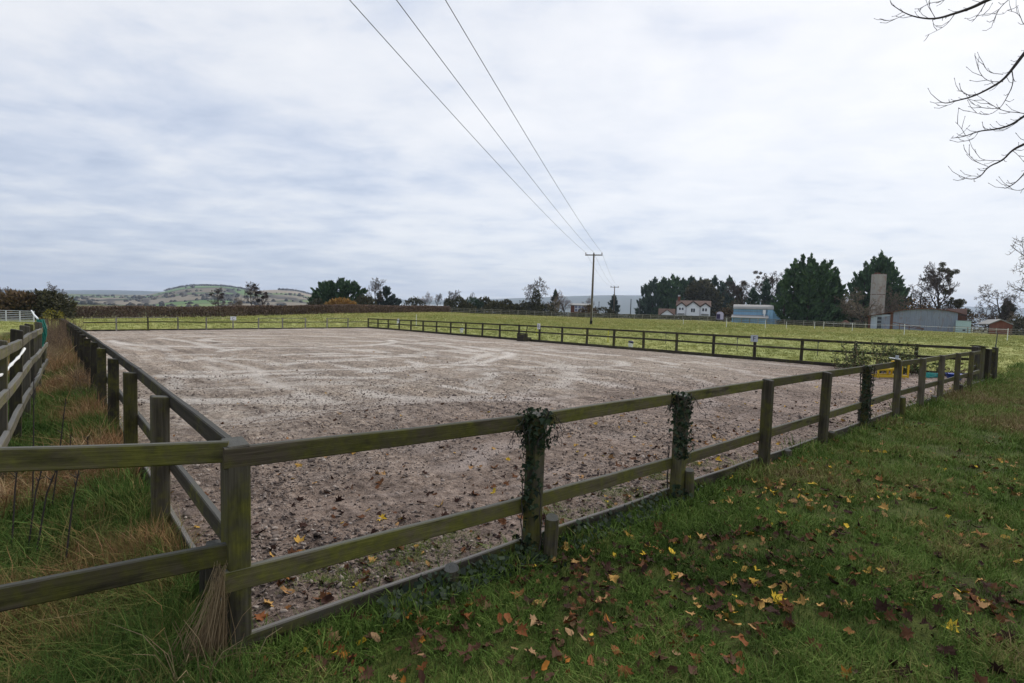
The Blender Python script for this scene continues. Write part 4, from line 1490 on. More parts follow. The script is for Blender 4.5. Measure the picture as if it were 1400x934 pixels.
# left group beyond the hedge
o, H = place_tree('bare_tree', 'low spreading bare tree with dark clumps beyond the hedge left of the green hill wood', 299, 391, 110, *BARE[3], wscale=1.05)
add_balls(o, 3, 4, H * 0.5, H * 0.8, H * 0.3, 0.2, 0.4, 'twig')
o, H = place_tree('bare_tree', 'tall upright bare tree thick with clumps beyond the hedge under the hill', 345, 384, 105, *BARE[0], wscale=0.75)
add_balls(o, 4, 8, H * 0.5, H * 0.9, H * 0.16, 0.15, 0.3, 'twig')
o, H = place_tree('bare_tree', 'shorter bare tree with clumps standing against the taller clumpy tree', 360, 393, 108, *BARE[1], wscale=0.8)
add_balls(o, 5, 5, H * 0.4, H * 0.8, H * 0.2, 0.25, 0.45, 'twig')
o, H = place_tree('bare_shrub', 'tan bare shrub between the two clumpy trees beyond the hedge', 322, 404, 108, *BARE_TAN, wscale=1.1, cat='shrub')
o, H = place_tree('bare_tree', 'large bare grey tree just left of the blue-green conifer', 514, 378, 118, *BARE[0], wscale=0.8)
o, H = place_tree('bare_tree', 'small bare pinkish tree behind the long pale shed', 578, 398, 150, *BARE_PINK, wscale=0.75)
o, H = place_tree('bare_tree', 'bare slender tree with ivy foot by the long pale shed end', 612, 395, 150, *BARE[2], wscale=0.8)
link('ivy', clump_mesh(91, [(0, 0, H * 0.3, 1.1, 1.1, H * 0.28)], 700, 0.5, 'bush_dark'), o)
o, H = place_tree('bare_tree', 'thin bare tree standing between the pinkish tree and the ivy-footed tree', 597, 400, 152, *BARE[2], wscale=0.6)
o, H = place_tree('bare_tree', 'small bare sapling above the dark rounded bushes', 641, 399, 150, *BARE[1], wscale=0.6)
o, H = place_tree('bare_tree', 'big wide bare tree with ivy-covered trunk between dark bushes and power pole', 733, 376, 132, *BARE[1], wscale=0.95)
link('ivy', clump_mesh(92, [(0, 0, H * 0.38, 1.2, 1.2, H * 0.28), (0.6, 0, H * 0.12, 3.0, 3.0, 2.0), (-2.6, 0, 1.4, 2.6, 2, 1.6), (3.4, 0, 1.6, 2.8, 2, 2.0)], 2600, 0.6, 'bush_dark'), o)
o, H = place_tree('bare_tree', 'rounded bare pinkish tree left of the brick house with lilac panes', 773, 396, 134, *BARE_PINK, wscale=0.85)
o, H = place_tree('bare_tree', 'bare pinkish tree leaning over the right end of the brick house', 797, 405, 150, *BARE_PINK, wscale=0.8)
o, H = place_tree('bare_shrub', 'tan bare shrub under the ivy-trunked tree', 752, 404, 130, *BARE_TAN, wscale=0.9, cat='shrub')
# farm group
o, H = place_tree('bare_tree', 'bare round-headed tree behind the arched shed roof', 1256, 382, 125, *BARE[3], wscale=0.9)
o, H = place_tree('bare_shrub', 'pale tan bare bush spreading in front of the silo foot', 1178, 390, 112, *BARE_TAN, wscale=1.15, cat='shrub')
o, H = place_tree('bare_shrub', 'pale tan bare bush growing behind the silo beside the dark conifer', 1219, 391, 128, *BARE_TAN, wscale=0.8, cat='shrub')
o, H = place_tree('bare_tree', 'mistletoe-laden bare tree behind the blue barn', 1040, 371, 160, *BARE[0], wscale=0.85)
add_balls(o, 8, 7, H * 0.66, H * 0.98, H * 0.28, 0.5, 0.95, 'bush_rust')
o, H = place_tree('bare_tree', 'smaller bare tree with two mistletoe balls left of the barn tree', 1019, 383, 158, *BARE[2], wscale=0.8)
add_balls(o, 9, 2, H * 0.75, H * 0.95, H * 0.2, 0.8, 1.2, 'bush_rust')
# the tall mistletoe tree, balls hung up through its forked crown
X = X_at(1285, 118, 6)
mt, H = place_tree('mistletoe_tree', 'tall forked tree hung all over with olive mistletoe balls above the shed', 1284, 360, 118, *BARE[2], wscale=0.6, rz=0.4)
bpts = []
for px, py in ((1285, 362), (1281, 369), (1289, 371), (1276, 372), (1284, 377), (1294, 376), (1271, 382), (1285, 387), (1290, 383), (1300, 373), (1304, 372), (1297, 379), (1299, 384), (1279, 379), (1293, 397), (1289, 400), (1298, 396), (1303, 399), (1296, 409), (1298, 414), (1288, 392)):
    q = P(px, py, 118)
    qq = np.array([q[0] - mt.location[0], random.uniform(-1.5, 1.5), q[2] - mt.location[2]])
    c_, s__ = math.cos(-0.4), math.sin(-0.4)
    bpts.append((qq[0] * c_ - qq[1] * s__, qq[0] * s__ + qq[1] * c_, qq[2]))
add_balls(mt, 12, len(bpts), 0, 0, 0, 0.45, 0.85, pts=bpts)
ms, H = place_tree('mistletoe_tree', 'small tree smothered with olive mistletoe right of the shed ridge', 1313, 410, 116, *BARE[2], wscale=0.7)
add_balls(ms, 13, 7, H * 0.55, H * 0.98, 1.3, 0.6, 0.95)
link('undergrowth', clump_mesh(77, [(0, 0, 2.2, 2.6, 2.6, 2.2)], 500, 0.5, 'bush_rust'), ms)
# right edge
o, H = place_tree('bare_tree', 'ivy-trunked bare tree standing behind the brick cart shed', 1376, 388, 108, *BARE[1], wscale=0.95)
link('ivy', clump_mesh(94, [(0, 0, H * 0.35, 0.9, 0.9, H * 0.33), (1.5, 0, H * 0.5, 1.2, 1, 1.0), (-1.2, 0, H * 0.35, 1.2, 1, 0.7)], 1500, 0.5, 'bush_dark'), o)
o, H = place_tree('bare_tree', 'low bare tree between the teal tank and the ivy-trunked tree', 1345, 413, 128, *BARE[3], wscale=0.95)
o, H = place_tree('bare_tree', 'great bare tree with wide limbs beyond the right-hand end of the farmyard', 1412, 238, 84, *unit_bare(83, spread=0.8, first=0.2, nb=(10, 8, 6, 5), twig_r=0.016), wscale=0.85)
o, H = place_tree('bare_shrub', 'tangle of tan undergrowth to the right of the brick cart shed', 1402, 425, 100, *BARE_TAN, wscale=1.3, cat='shrub')
link('foliage', clump_mesh(95, [(0, 0, 1.2, 2.5, 2, 1.6), (3, 0, 1.6, 3, 2, 2.0)], 900, 0.5, 'bush_dark'), o)
# scrubby bits behind the bushes at far left
o, H = place_tree('bare_tree', 'bare thorn top rising from the bush left of the metal gate', 14, 390, 57, *BARE[0], wscale=1.0)
o, H = place_tree('bare_tree', 'bare thorn top rising from the bush behind the yellow shrub', 72, 385, 58, *BARE[3], wscale=0.9)


def conifer(label, px, ytop, Y, leaders, n, length, width, m, seed, low=0.0, lump=0.22, profile=0.8, name='conifer', sub=None):
    """leaders given in fractions of the tree height (x, y, z0, h, r)"""
    X = X_at(px, Y, 4)
    zb = gz(X, Y)
    H = z_at(X, Y, ytop) - zb
    o = thing(name, (X, Y, zb), label, 'tree')
    ls = [(x * H, y * H, z0 * H, h * H, r * H) for x, y, z0, h, r in leaders]
    link('crown', conifer_mesh(seed, ls, n, length, width, m, 0, lump, low, profile), o)
    mb = MB()
    for x, y, z0, h, r in ls:
        mb.tube([(x, y, -0.3), (x, y, z0 + h * 0.92)], [H * 0.02, H * 0.003], 6)
    mb.build('trunk', 'bark', o)
    return o


big = [(0.0, 0, 0, 1.0, 0.22), (-0.22, 0.0, 0, 0.93, 0.21), (0.2, 0.05, 0, 0.92, 0.22), (-0.36, -0.03, 0, 0.72, 0.17), (0.34, -0.04, 0, 0.80, 0.18), (-0.1, -0.16, 0, 0.86, 0.2), (0.1, -0.16, 0, 0.9, 0.2), (0.42, 0.0, 0, 0.55, 0.13), (-0.11, 0.02, 0.3, 0.69, 0.12), (0.28, 0.0, 0.2, 0.72, 0.13)]
conifer('massive dark green conifer clump beside the blue barn', 1105, 348, 120, big, 17000, 1.0, 0.5, 'conifer', 101, 0.5, 0.28, 0.5)
conifer('tall pointed conifer towering behind the silo', 1200, 344, 135, [(0, 0, 0, 1.0, 0.22), (-0.2, 0, 0, 0.86, 0.2), (0.15, 0, 0, 0.84, 0.2), (0.28, 0, 0, 0.62, 0.17), (-0.33, 0, 0, 0.68, 0.14), (0.04, -0.1, 0, 0.9, 0.2), (-0.1, 0, 0.3, 0.62, 0.12)], 14000, 1.1, 0.5, 'conifer', 102, 0.5, 0.28, 0.55)
conifer('broad dark conifer just left of the massive conifer clump', 1046, 382, 150, [(0, 0, 0, 1.0, 0.32), (-0.3, 0, 0, 0.8, 0.26), (0.3, 0, 0, 0.95, 0.3)], 4500, 1.0, 0.5, 'conifer_dark', 103, 0.4)
conifer('round-shouldered conifer at the left end of the house trees', 893, 380, 235, [(0, 0, 0, 1.0, 0.3), (-0.22, 0, 0, 0.82, 0.24), (0.25, 0, 0, 0.95, 0.28), (-0.05, -0.1, 0, 0.85, 0.3)], 5000, 1.7, 0.8, 'conifer_dark', 104, 0.5, 0.25, 0.5)
conifer('full green conifer directly behind the house chimney', 917, 375.5, 232, [(0, 0, 0, 1.0, 0.32), (-0.2, 0, 0, 0.93, 0.26), (0.25, 0, 0, 0.93, 0.25), (0.0, -0.15, 0, 0.9, 0.3)], 5000, 1.7, 0.8, 'conifer', 105, 0.5, 0.25, 0.45)
conifer('dark conifer between the chimney conifer and the olive tree', 943, 378, 240, [(0, 0, 0, 1.0, 0.28), (0.22, 0, 0, 0.97, 0.24), (-0.2, 0, 0, 0.9, 0.2)], 3800, 1.7, 0.8, 'conifer_dark', 106, 0.5, 0.22, 0.5)
conifer('dark pointed conifer right of the olive tree', 975, 377, 236, [(0, 0, 0, 1.0, 0.22), (-0.16, 0, 0, 0.9, 0.18), (0.14, 0, 0, 0.88, 0.2)], 3200, 1.7, 0.8, 'conifer_dark', 107, 0.4, 0.25, 0.6)
conifer('spiky dark conifer between house and blue barn', 995, 378, 228, [(0, 0, 0, 1.0, 0.24), (0.2, 0, 0, 0.78, 0.2), (-0.15, 0, 0, 0.85, 0.18), (0.05, 0, 0, 0.93, 0.2)], 3400, 1.7, 0.8, 'conifer_dark', 108, 0.4, 0.28, 0.6)
conifer('small blue-green layered spruce standing alone behind the farther power pole', 838.5, 404, 165, [(0, 0, 0, 1.0, 0.33)], 1800, 1.2, 0.35, 'conifer_blue', 109, 0.9, 0.3, 0.9)
conifer('broad bushy dark green evergreen above the orange willow', 464, 381, 125, [(0, 0, 0, 1.0, 0.42), (-0.45, 0, 0, 0.88, 0.4), (0.45, 0, 0, 0.92, 0.38), (-0.72, 0, 0, 0.6, 0.26), (0.75, 0, 0, 0.7, 0.25), (0.2, -0.2, 0, 0.9, 0.4), (-0.2, -0.2, 0, 0.9, 0.4)], 7000, 0.9, 0.42, 'conifer', 110, 0.6, 0.22, 0.4)
conifer('blue-green conifer beside the large bare grey tree', 528, 392, 128, [(0, 0, 0, 1.0, 0.36), (-0.25, 0, 0, 0.8, 0.26), (0.3, 0, 0, 0.66, 0.3)], 2600, 0.95, 0.42, 'conifer_blue', 111, 0.6, 0.25, 0.6)
conifer('little dark pointed evergreen between ivy-trunked and pinkish trees', 759, 396.5, 136, [(0, 0, 0, 1.0, 0.24)], 1100, 0.8, 0.4, 'conifer_dark', 112, 0.6, 0.15, 0.7)


def bush(label, px, ytop, Y, blobs, n, size, m, seed, name='bush', cat='bush', stems=True):
    X = X_at(px, Y, 1)
    zb = gz(X, Y)
    H = z_at(X, Y, ytop) - zb
    o = thing(name, (X, Y, zb), label, cat)
    bl = [(x * H, y * H, z * H, rx * H, ry * H, rz * H) for x, y, z, rx, ry, rz in blobs]
    link('foliage', clump_mesh(seed, bl, n, size, m), o)
    r = random.Random(seed)
    for k in range(4):
        a = r.uniform(0, 6.28)
        MB().tube([(0.1 * math.cos(a), 0.1 * math.sin(a), -0.1), (0.25 * H * math.cos(a), 0.2 * H * math.sin(a), H * 0.6)], [0.05, 0.02], 4).build('stem', 'bark', o)
    return o


rb = [(0, 0, 0.45, 0.55, 0.5, 0.52), (-0.4, 0, 0.35, 0.4, 0.4, 0.38), (0.42, 0, 0.38, 0.42, 0.4, 0.4), (0.1, 0.1, 0.72, 0.3, 0.3, 0.27)]
bush('olive-brown autumn tree behind the right gable of the house', 957, 381, 226, [(0, 0, 0.6, 0.32, 0.3, 0.4), (0.2, 0, 0.42, 0.3, 0.3, 0.36), (-0.15, 0, 0.5, 0.25, 0.2, 0.35)], 3000, 1.5, 'olive_leaf', 201, 'autumn_tree', 'tree')
bush('leafy green thicket behind the blue barn roof', 1020, 405, 165, [(0, 0, 0.5, 0.7, 0.6, 0.5), (0.7, 0, 0.45, 0.5, 0.5, 0.45)], 1400, 0.9, 'olive_leaf', 202)
bush('brown scrub between the horse trailer and the blue barn', 992, 420, 140, rb, 700, 0.6, 'bush_rust', 203)
bush('glowing orange willow bush in front of the broad evergreen', 466, 407, 100, [(0, 0, 0.45, 0.9, 0.6, 0.55), (-0.6, 0, 0.35, 0.55, 0.5, 0.4), (0.65, 0, 0.35, 0.55, 0.5, 0.42)], 1600, 0.5, 'orange_twig', 204, 'willow_bush')
bush('dark bush at the left foot of the broad evergreen', 433, 408, 118, rb, 700, 0.5, 'bush_dark', 205)
bush('olive bush between broad evergreen and large bare tree', 498, 404, 116, rb, 900, 0.55, 'olive_leaf', 206)
bush('dark round bush at the end of the long pale shed', 566, 405, 148, rb, 600, 0.6, 'bush_dark', 207)
for k, (px, yt, sc, lb, m) in enumerate(((625, 405, 1.0, 'dark ivy bush touching the end of the long pale shed roof', 'bush_dark'), (646, 406, 1.0, 'darkest round bush under the small bare sapling', 'conifer_dark'), (662, 406, 1.0, 'dark rounded bush next to the one under the sapling', 'bush_dark'), (677, 410, 1.2, 'olive rounded bush midway along the row of dark bushes', 'olive_leaf'), (691, 409, 0.9, 'dark round-topped bush topping the olive ones', 'bush_dark'), (703, 415, 1.1, 'low olive bush at the foot of the ivy-trunked tree', 'olive_leaf'), (637, 414, 1.3, 'low grey-olive bush in front of the dark ivy bush', 'olive_leaf'))):
    bush(lb, px, yt, 128 + 2 * (k % 3), [(x * sc, y, z, a * sc, b, c) for x, y, z, a, b, c in rb], 1100, 0.55, m, 210 + k)
bush('dark ragged bush behind the power pole foot', 803, 417, 132, rb, 700, 0.5, 'bush_rust', 221)
bush('low dark scrub left of the lone spruce', 825, 420, 150, [(0, 0, 0.5, 1.2, 0.6, 0.5)], 500, 0.6, 'bush_dark', 222)
bush('orange-brown bush glowing at the right foot of the silo conifer', 1248, 408, 130, rb, 700, 0.6, 'orange_twig', 223)
bush('brown bush below the mistletoe tree behind the shed', 1272, 405, 128, rb, 900, 0.6, 'bush_rust', 224)
bush('low brown scrub right of the small mistletoe tree', 1330, 428, 122, [(0, 0, 0.5, 1.6, 0.8, 0.5)], 700, 0.6, 'bush_rust', 225)
# far-left thicket
bush('dark thorn thicket behind the metal gate with rusty leaves on top', 22, 399, 54, [(0, 0, 0.5, 0.8, 0.6, 0.5), (-0.9, 0, 0.45, 0.8, 0.6, 0.45), (0.3, 0, 0.75, 0.5, 0.4, 0.25)], 2200, 0.42, 'bush_rust', 230, 'thicket')
bush('very dark low thicket filling the gap behind the gate', 38, 406, 55, [(0, 0, 0.45, 1.3, 0.6, 0.5), (-1.6, 0, 0.4, 1.0, 0.6, 0.45)], 1800, 0.4, 'bush_dark', 231, 'thicket')
bush('dense olive-green thicket standing behind the yellow shrub', 67, 397, 55, [(0, 0, 0.5, 0.72, 0.6, 0.5), (0.3, 0, 0.4, 0.5, 0.5, 0.42), (-0.4, 0, 0.4, 0.5, 0.5, 0.4), (0.0, 0, 0.8, 0.4, 0.3, 0.2)], 2200, 0.38, 'bush_dark', 232, 'thicket')
bush('small bright yellow-leaved shrub at the start of the brown hedge', 73, 422.5, 34, [(0, 0, 0.72, 0.38, 0.3, 0.28), (-0.3, 0, 0.6, 0.2, 0.2, 0.2)], 260, 0.13, 'yellow_leaf', 233, 'yellow_shrub', 'shrub')


# trimmed hedge along the field
def hedge(name, label, pxs, hgt, width, n, m, seed):
    pts = np.array([ground_plan(px, Y) for px, Y in pxs])
    d = np.diff(pts, axis=0)
    L = np.hypot(d[:, 0], d[:, 1])
    cum = np.concatenate([[0], np.cumsum(L)])
    g = np.random.default_rng(seed)
    s = g.uniform(0, cum[-1], n)
    i = np.clip(np.searchsorted(cum, s) - 1, 0, len(L) - 1)
    t = (s - cum[i]) / L[i]
    c = pts[i] + d[i] * t[:, None]
    nrm = np.stack([d[i, 1], -d[i, 0]], 1) / L[i][:, None]
    side = g.uniform(-1, 1, n)
    side = np.sign(side) * np.abs(side) ** 0.5
    h = hgt * (1 + 0.10 * (fbm(s * 0.25, s * 0, 3, seed) - 0.5) * 2)
    z = g.random(n) ** 0.8 * h
    q = c + nrm * (side * width / 2 * (0.85 + 0.3 * vnoise(s * 1.3, z * 2, 8)))[:, None]
    zz_ = ground(q[:, 0], q[:, 1]) + z
    pts3 = np.stack([q[:, 0], q[:, 1], zz_], 1)
    dirs = np.stack([nrm[:, 0] * side * 0.6, nrm[:, 1] * side * 0.6, np.full(n, 0.9)], 1)
    V, F = sprays(pts3, dirs, 0.34, 0.12, seed, jit=0.5)
    o = thing(name, (*pts[0], gz(*pts[0])), label, 'hedge')
    L0 = np.array(o.location)
    link('foliage', arr_mesh('foliage', V - L0, F, m), o)
    mb = MB()
    r = random.Random(seed)
    for k in range(int(cum[-1] / 0.6)):
        ss = min((k + r.random()) * 0.6, cum[-1] - 0.01)
        j = int(np.clip(np.searchsorted(cum, ss) - 1, 0, len(L) - 1))
        cc = pts[j] + d[j] * (ss - cum[j]) / L[j]
        z0 = gz(*cc)
        mb.tube([np.array([cc[0], cc[1], z0 - 0.1]) - L0, np.array([cc[0] + r.uniform(-.2, .2), cc[1] + r.uniform(-.2, .2), z0 + hgt * 0.8]) - L0], [0.035, 0.015], 3, False)
    mb.build('stem', 'twig', o)
    return o


hedge('hedge', 'long trimmed brown winter hedge along the far side of the field', [(78, 60), (200, 63), (300, 67), (450, 78), (530, 95), (612, 119)], 1.32, 1.3, 42000, 'hedge_leaf', 300)
hedge('hedge', 'low dark hedge line running behind the pale rail fence by the spruce', [(700, 130), (800, 130), (900, 133), (985, 131)], 1.0, 1.2, 9000, 'bush_dark', 301)
hedge('hedge', 'low dark hedge at the foot of the massive conifers', [(1062, 117), (1120, 112), (1184, 107)], 0.9, 1.2, 4000, 'bush_dark', 302)

# ------------------------------------------------------------------ buildings
def frame_at(pxl, pxr, Y, turn=0.0):
    xl, xr = X_at(pxl, Y, 3), X_at(pxr, Y, 3)
    xm = (xl + xr) / 2
    return xl, xr, xm


def zrow(px, py, Y):
    return z_at(X_at(px, Y, 3), Y, py)


# white three-gabled house
YH = 200.0
hx0, hx1 = X_at(924.5, YH, 4), X_at(970.5, YH, 4)
hg = gz((hx0 + hx1) / 2, YH)
house = thing('house', ((hx0 + hx1) / 2, YH, hg), 'white rendered house with three gables and a brown tiled roof', 'house')
w = hx1 - hx0
ze, zr2 = zrow(948, 418.2, YH) - hg, zrow(948, 410.6, YH) - hg
dp = 7.0
# body
MB().bbox((-w / 2, 0.02, -0.2), (w / 2, dp, ze)).build('wall', 'white_render', house)
# main roof, ridge parallel to the front
rf = MB()
rf.prism([(-0.35, -0.1), (dp / 2, zr2 - ze), (dp + 0.35, -0.1), (dp + 0.35, -0.3), (dp / 2, zr2 - ze - 0.25), (-0.35, -0.3)], ((-w / 2 - 0.3, 0, ze), (0, 1, 0), (0, 0, 1), (1, 0, 0)), w + 0.6)
roof = rf.build('roof', 'roof_tile', house)
gx = [(-w / 2 + 0.0, -w / 2 + w * 0.285, 413.2), (-w / 2 + w * 0.285, -w / 2 + w * 0.70, 412.0), (-w / 2 + w * 0.70, w / 2, 414.6)]
for k, (a, b, ya) in enumerate(gx):
    za = zrow(948 + (k - 1) * 15, ya, YH) - hg
    zev = zrow(948 + (k - 1) * 15, 418.2 + k * 0.5, YH) - hg
    m = (a + b) / 2
    sh = 0.03 * (k + 1)
    pr = 0.5 if k != 1 else 0.7
    MB().prism([(a + 0.06, 0), (b - 0.06, 0), (b - 0.06, zev), (m, za), (a + 0.06, zev)], ((0, -pr, -0.1), (1, 0, 0), (0, 0, 1), (0, 1, 0)), pr + 0.6).build('gable', 'white_render', house)
    g = MB()
    for s in (-1, 1):
        e = a + 0.03 if s < 0 else b - 0.03
        g.prism([(e, zev - 0.02), (m, za + 0.0), (m, za + 0.30), (e, zev + 0.26)] if s < 0 else [(m, za + 0.0), (e, zev - 0.02), (e, zev + 0.26), (m, za + 0.30)], ((0, -pr - 0.30, -0.1), (1, 0, 0), (0, 0, 1), (0, 1, 0)), 3.6)
    g.build('gable_roof', 'roof_tile', house)
    # bargeboards
    bb = MB()
    for s in (-1, 1):
        e = a + 0.05 if s < 0 else b - 0.05
        bb.prism([(e, zev - 0.28), (m, za - 0.22), (m, za + 0.04), (e, zev)], ((0, -pr - 0.34, -0.1), (1, 0, 0), (0, 0, 1), (0, 1, 0)), 0.06)
    bb.build('bargeboard', 'timber_black', house)
    # window pair
    wy = zrow(948, (422.8, 424.5, 423.4)[k], YH) - hg
    for q in (-0.52, 0.52):
        wx = m + q * (1.0 if k != 1 else 0.8) + (0.0 if k != 2 else -0.2)
        hh = (0.5, 0.75, 0.6)[k]
        wn_ = MB().bbox((wx - 0.40, -pr - 0.02, wy - hh), (wx + 0.40, -pr + 0.1, wy + hh)).build('window', 'white_paint', house)
        MB().bbox((wx - 0.33, -pr - 0.035, wy - hh + 0.08), (wx + 0.33, -pr - 0.021, wy + hh - 0.08)).build('pane', 'glass_dark', wn_)
    if k != 1:
        zl = zrow(948, 430.2, YH) - hg
        MB().prism([(a + 0.4, 0), (b - 0.4, 0), (b - 0.7, 0.35), (a + 0.7, 0.35)], ((0, -pr - 0.7, zl), (1, 0, 0), (0, 0, 1), (0, 1, 0)), 0.69).build('porch_roof', 'sheet_grey', house)
# downpipes
for a in (gx[0][0] + 0.15, gx[0][1], gx[1][1]):
    MB().bbox((a - 0.05, -0.86, 0.0), (a + 0.05, -0.76, ze - 0.3)).build('downpipe', 'timber_black', house)
# chimney
zc = zrow(927, 402.5, YH) - hg
ch = MB().bbox((-w / 2 + 0.2, dp / 2 - 0.5, ze), (-w / 2 + 1.15, dp / 2 + 0.5, zc - 0.9)).bbox((-w / 2 + 0.1, dp / 2 - 0.6, zc - 0.9), (-w / 2 + 1.25, dp / 2 + 0.6, zc - 0.6)).build('chimney', 'brick', roof)
for q in (0.4, 0.9):
    MB().tube([(-w / 2 + q, dp / 2, zc - 0.62), (-w / 2 + q, dp / 2, zc)], [0.16, 0.13], 8).build('chimney_pot', 'white_paint', roof)
MB().bbox((-w / 2 - 0.4, -0.9, -0.1), (w / 2 + 0.4, -0.6, zrow(948, 432.3, YH) - hg)).build('garden_wall', 'stone_grey', house)

# outbuilding to its left
YO = 190.0
ox0, ox1 = X_at(900.5, YO, 3), X_at(922.5, YO, 3)
og = gz((ox0 + ox1) / 2, YO)
ob = thing('outbuilding', ((ox0 + ox1) / 2, YO, og), 'low outbuilding with a white gable and tiled roof left of the house', 'outbuilding')
w = ox1 - ox0
ze, za, zr2 = zrow(911, 430.5, YO) - og, zrow(911, 424.0, YO) - og, zrow(911, 421.8, YO) - og
MB().bbox((-w / 2, 0.3, -0.2), (w / 2, 5.0, ze - 0.05)).build('wall', 'stone_grey', ob)
MB().prism([(-0.3, 0), (2.5, zr2 - ze), (5.3, 0), (5.3, -0.2), (2.5, zr2 - ze - 0.2), (-0.3, -0.2)], ((-w / 2 - 0.2, 0.3, ze), (0, 1, 0), (0, 0, 1), (1, 0, 0)), w + 0.4).build('roof', 'roof_tile', ob)
MB().prism([(-w * 0.36, 0), (w * 0.40, 0), (0.02 * w, za - ze)], ((0, -0.25, ze), (1, 0, 0), (0, 0, 1), (0, 1, 0)), 0.4).build('gable', 'white_render', ob)
g = MB()
for s, e in ((-1, -w * 0.42), (1, w * 0.46)):
    g.prism([(e, -0.1), (0.02 * w, za - ze), (0.02 * w, za - ze + 0.28), (e, 0.18)], ((0, -0.55, ze), (1, 0, 0), (0, 0, 1), (0, 1, 0)), 3.2)
g.build('gable_roof', 'roof_tile', ob)
for k in range(6):
    xx = -w * 0.36 + w * 0.76 * k / 6
    fr = MB().bbox((xx + 0.02, -0.2, 0.5), (xx + w * 0.76 / 6 - 0.02, -0.06, ze - 0.04)).build('window', 'stone_grey' if k in (2,) else 'grey_board', ob)
    MB().bbox((xx + 0.10, -0.215, 0.62), (xx + w * 0.76 / 6 - 0.10, -0.201, ze - 0.15)).build('pane', 'glass_dark', fr)
MB().bbox((-w * 0.36, -0.14, -0.1), (w * 0.4, 0.28, 0.49)).build('plinth', 'stone_grey', ob)
# white ramp
rp = P(929, 435, 184)
ramp_o = thing('white_handrail', (rp[0], rp[1], gz(rp[0], rp[1])), 'white painted handrail sloping down beside the house steps', 'handrail')
L0 = np.array(ramp_o.location)
for dy in (0, 2.4):
    a, b = P(922.5, 430.8 + dy, 184), P(935.5, 437.0 + dy * 0.3, 184)
    bar_obj('rail', a, b, 0.28, 0.08, 'white_paint', ramp_o, 5, 1, 0)
for q in (0.1, 0.5, 0.9):
    a = P(922.5 + 13 * q, 431 + 6 * q, 184)
    MB().bbox((-0.07, -0.05, 0), (0.07, 0.05, max(0.3, a[2] - L0[2]))).build('post', 'white_paint', ramp_o, False, (a[0] - L0[0], a[1] - L0[1], 0))

# brick house with glazed front behind the power pole
YB = 140.0
bx0, bx1 = X_at(780, YB, 3), X_at(807, YB, 3)
bg_ = gz((bx0 + bx1) / 2, YB)
bh = thing('house', ((bx0 + bx1) / 2, YB, bg_), 'low brick house with a white grid of lilac panes behind the pole', 'house')
w = bx1 - bx0
zt_ = zrow(793, 417, YB) - bg_
MB().bbox((-w / 2, 0, -0.1), (w / 2, 5, zt_ - 0.1)).build('wall', 'brick', bh)
MB().prism([(-0.3, 0), (2.5, 0.5), (5.3, 0), (5.3, -0.15), (-0.3, -0.15)], ((-w / 2 - 0.2, 0, zt_ - 0.05), (0, 1, 0), (0, 0, 1), (1, 0, 0)), w + 0.4).build('roof', 'sheet_grey', bh)
gx0, gx1 = X_at(785.3, YB, 3) - bh.location[0], X_at(803.5, YB, 3) - bh.location[0]
gz0, gz1 = zrow(794, 426.3, YB) - bg_, zrow(794, 417.8, YB) - bg_
wf = MB().bbox((gx0, -0.08, gz0), (gx1, -0.002, gz1)).build('window', 'white_paint', bh)
for i in range(4):
    for j in range(2):
        a, b = gx0 + (gx1 - gx0) * i / 4 + 0.09, gx0 + (gx1 - gx0) * (i + 1) / 4 - 0.09
        c_, d_ = gz0 + (gz1 - gz0) * j / 2 + 0.08, gz0 + (gz1 - gz0) * (j + 1) / 2 - 0.08
        MB().bbox((a, -0.10, c_), (b, -0.081, d_)).build('pane', 'glass_lilac', wf)

# long pale shed roof behind the hedge
YS_ = 150.0
sx0, sx1 = X_at(515, YS_, 3), X_at(626, YS_, 3)
sg = gz((sx0 + sx1) / 2, YS_)
ls = thing('long_shed', ((sx0 + sx1) / 2, YS_, sg), 'long low shed with a pale grey roof behind the hedge', 'shed')
w = sx1 - sx0
zl, zr_ = zrow(517, 415.3, YS_) - sg, zrow(625, 418.6, YS_) - sg
zt_ = (zl + zr_) / 2
MB().bbox((-w / 2, 0.3, -0.2), (w / 2, 5.7, zt_ - 0.55)).build('wall', 'stone_grey', ls)
MB().prism([(-0.2, 0), (3.0, 0.8), (6.2, 0), (6.2, -0.12), (3.0, 0.66), (-0.2, -0.12)], ((-w / 2 - 0.3, 0, zt_ - 0.55), (0, 1, 0), (0, 0, 1), (1, 0, 0)), w + 0.6).build('roof', 'sheet_pale', ls)
for k in range(9):
    xx = -w / 2 + w * (k + 0.2) / 9
    MB().bbox((xx, 0.26, 0.6), (xx + w / 9 * 0.6, 0.299, zt_ - 0.75)).build('window', 'glass_dark', ls)


def corrugate(x0, x1, ztop_fn, zb, y, depth=0.05, pitch=0.55, mat_='sheet_bluegrey', name='sheet', parent=None, thick=0.04):
    """upright corrugated sheet wall from x0 to x1, ztop_fn(x) top height"""
    n = max(2, int((x1 - x0) / (pitch / 4)))
    xs = np.linspace(x0, x1, n + 1)
    yy = y + depth / 2 * np.sin(xs / pitch * 2 * math.pi)
    mb = MB()
    v = []
    for x, yv in zip(xs, yy):
        zt2 = ztop_fn(x)
        v += [(x, yv, zb), (x, yv, zt2), (x, yv + thick, zb), (x, yv + thick, zt2)]
    f = []
    for i in range(n):
        a, b = i * 4, i * 4 + 4
        f += [(a, b, b + 1, a + 1), (a + 2, a + 3, b + 3, b + 2), (a + 1, b + 1, b + 3, a + 3)]
    mb.add(v, f)
    return mb.build(name, mat_, parent)


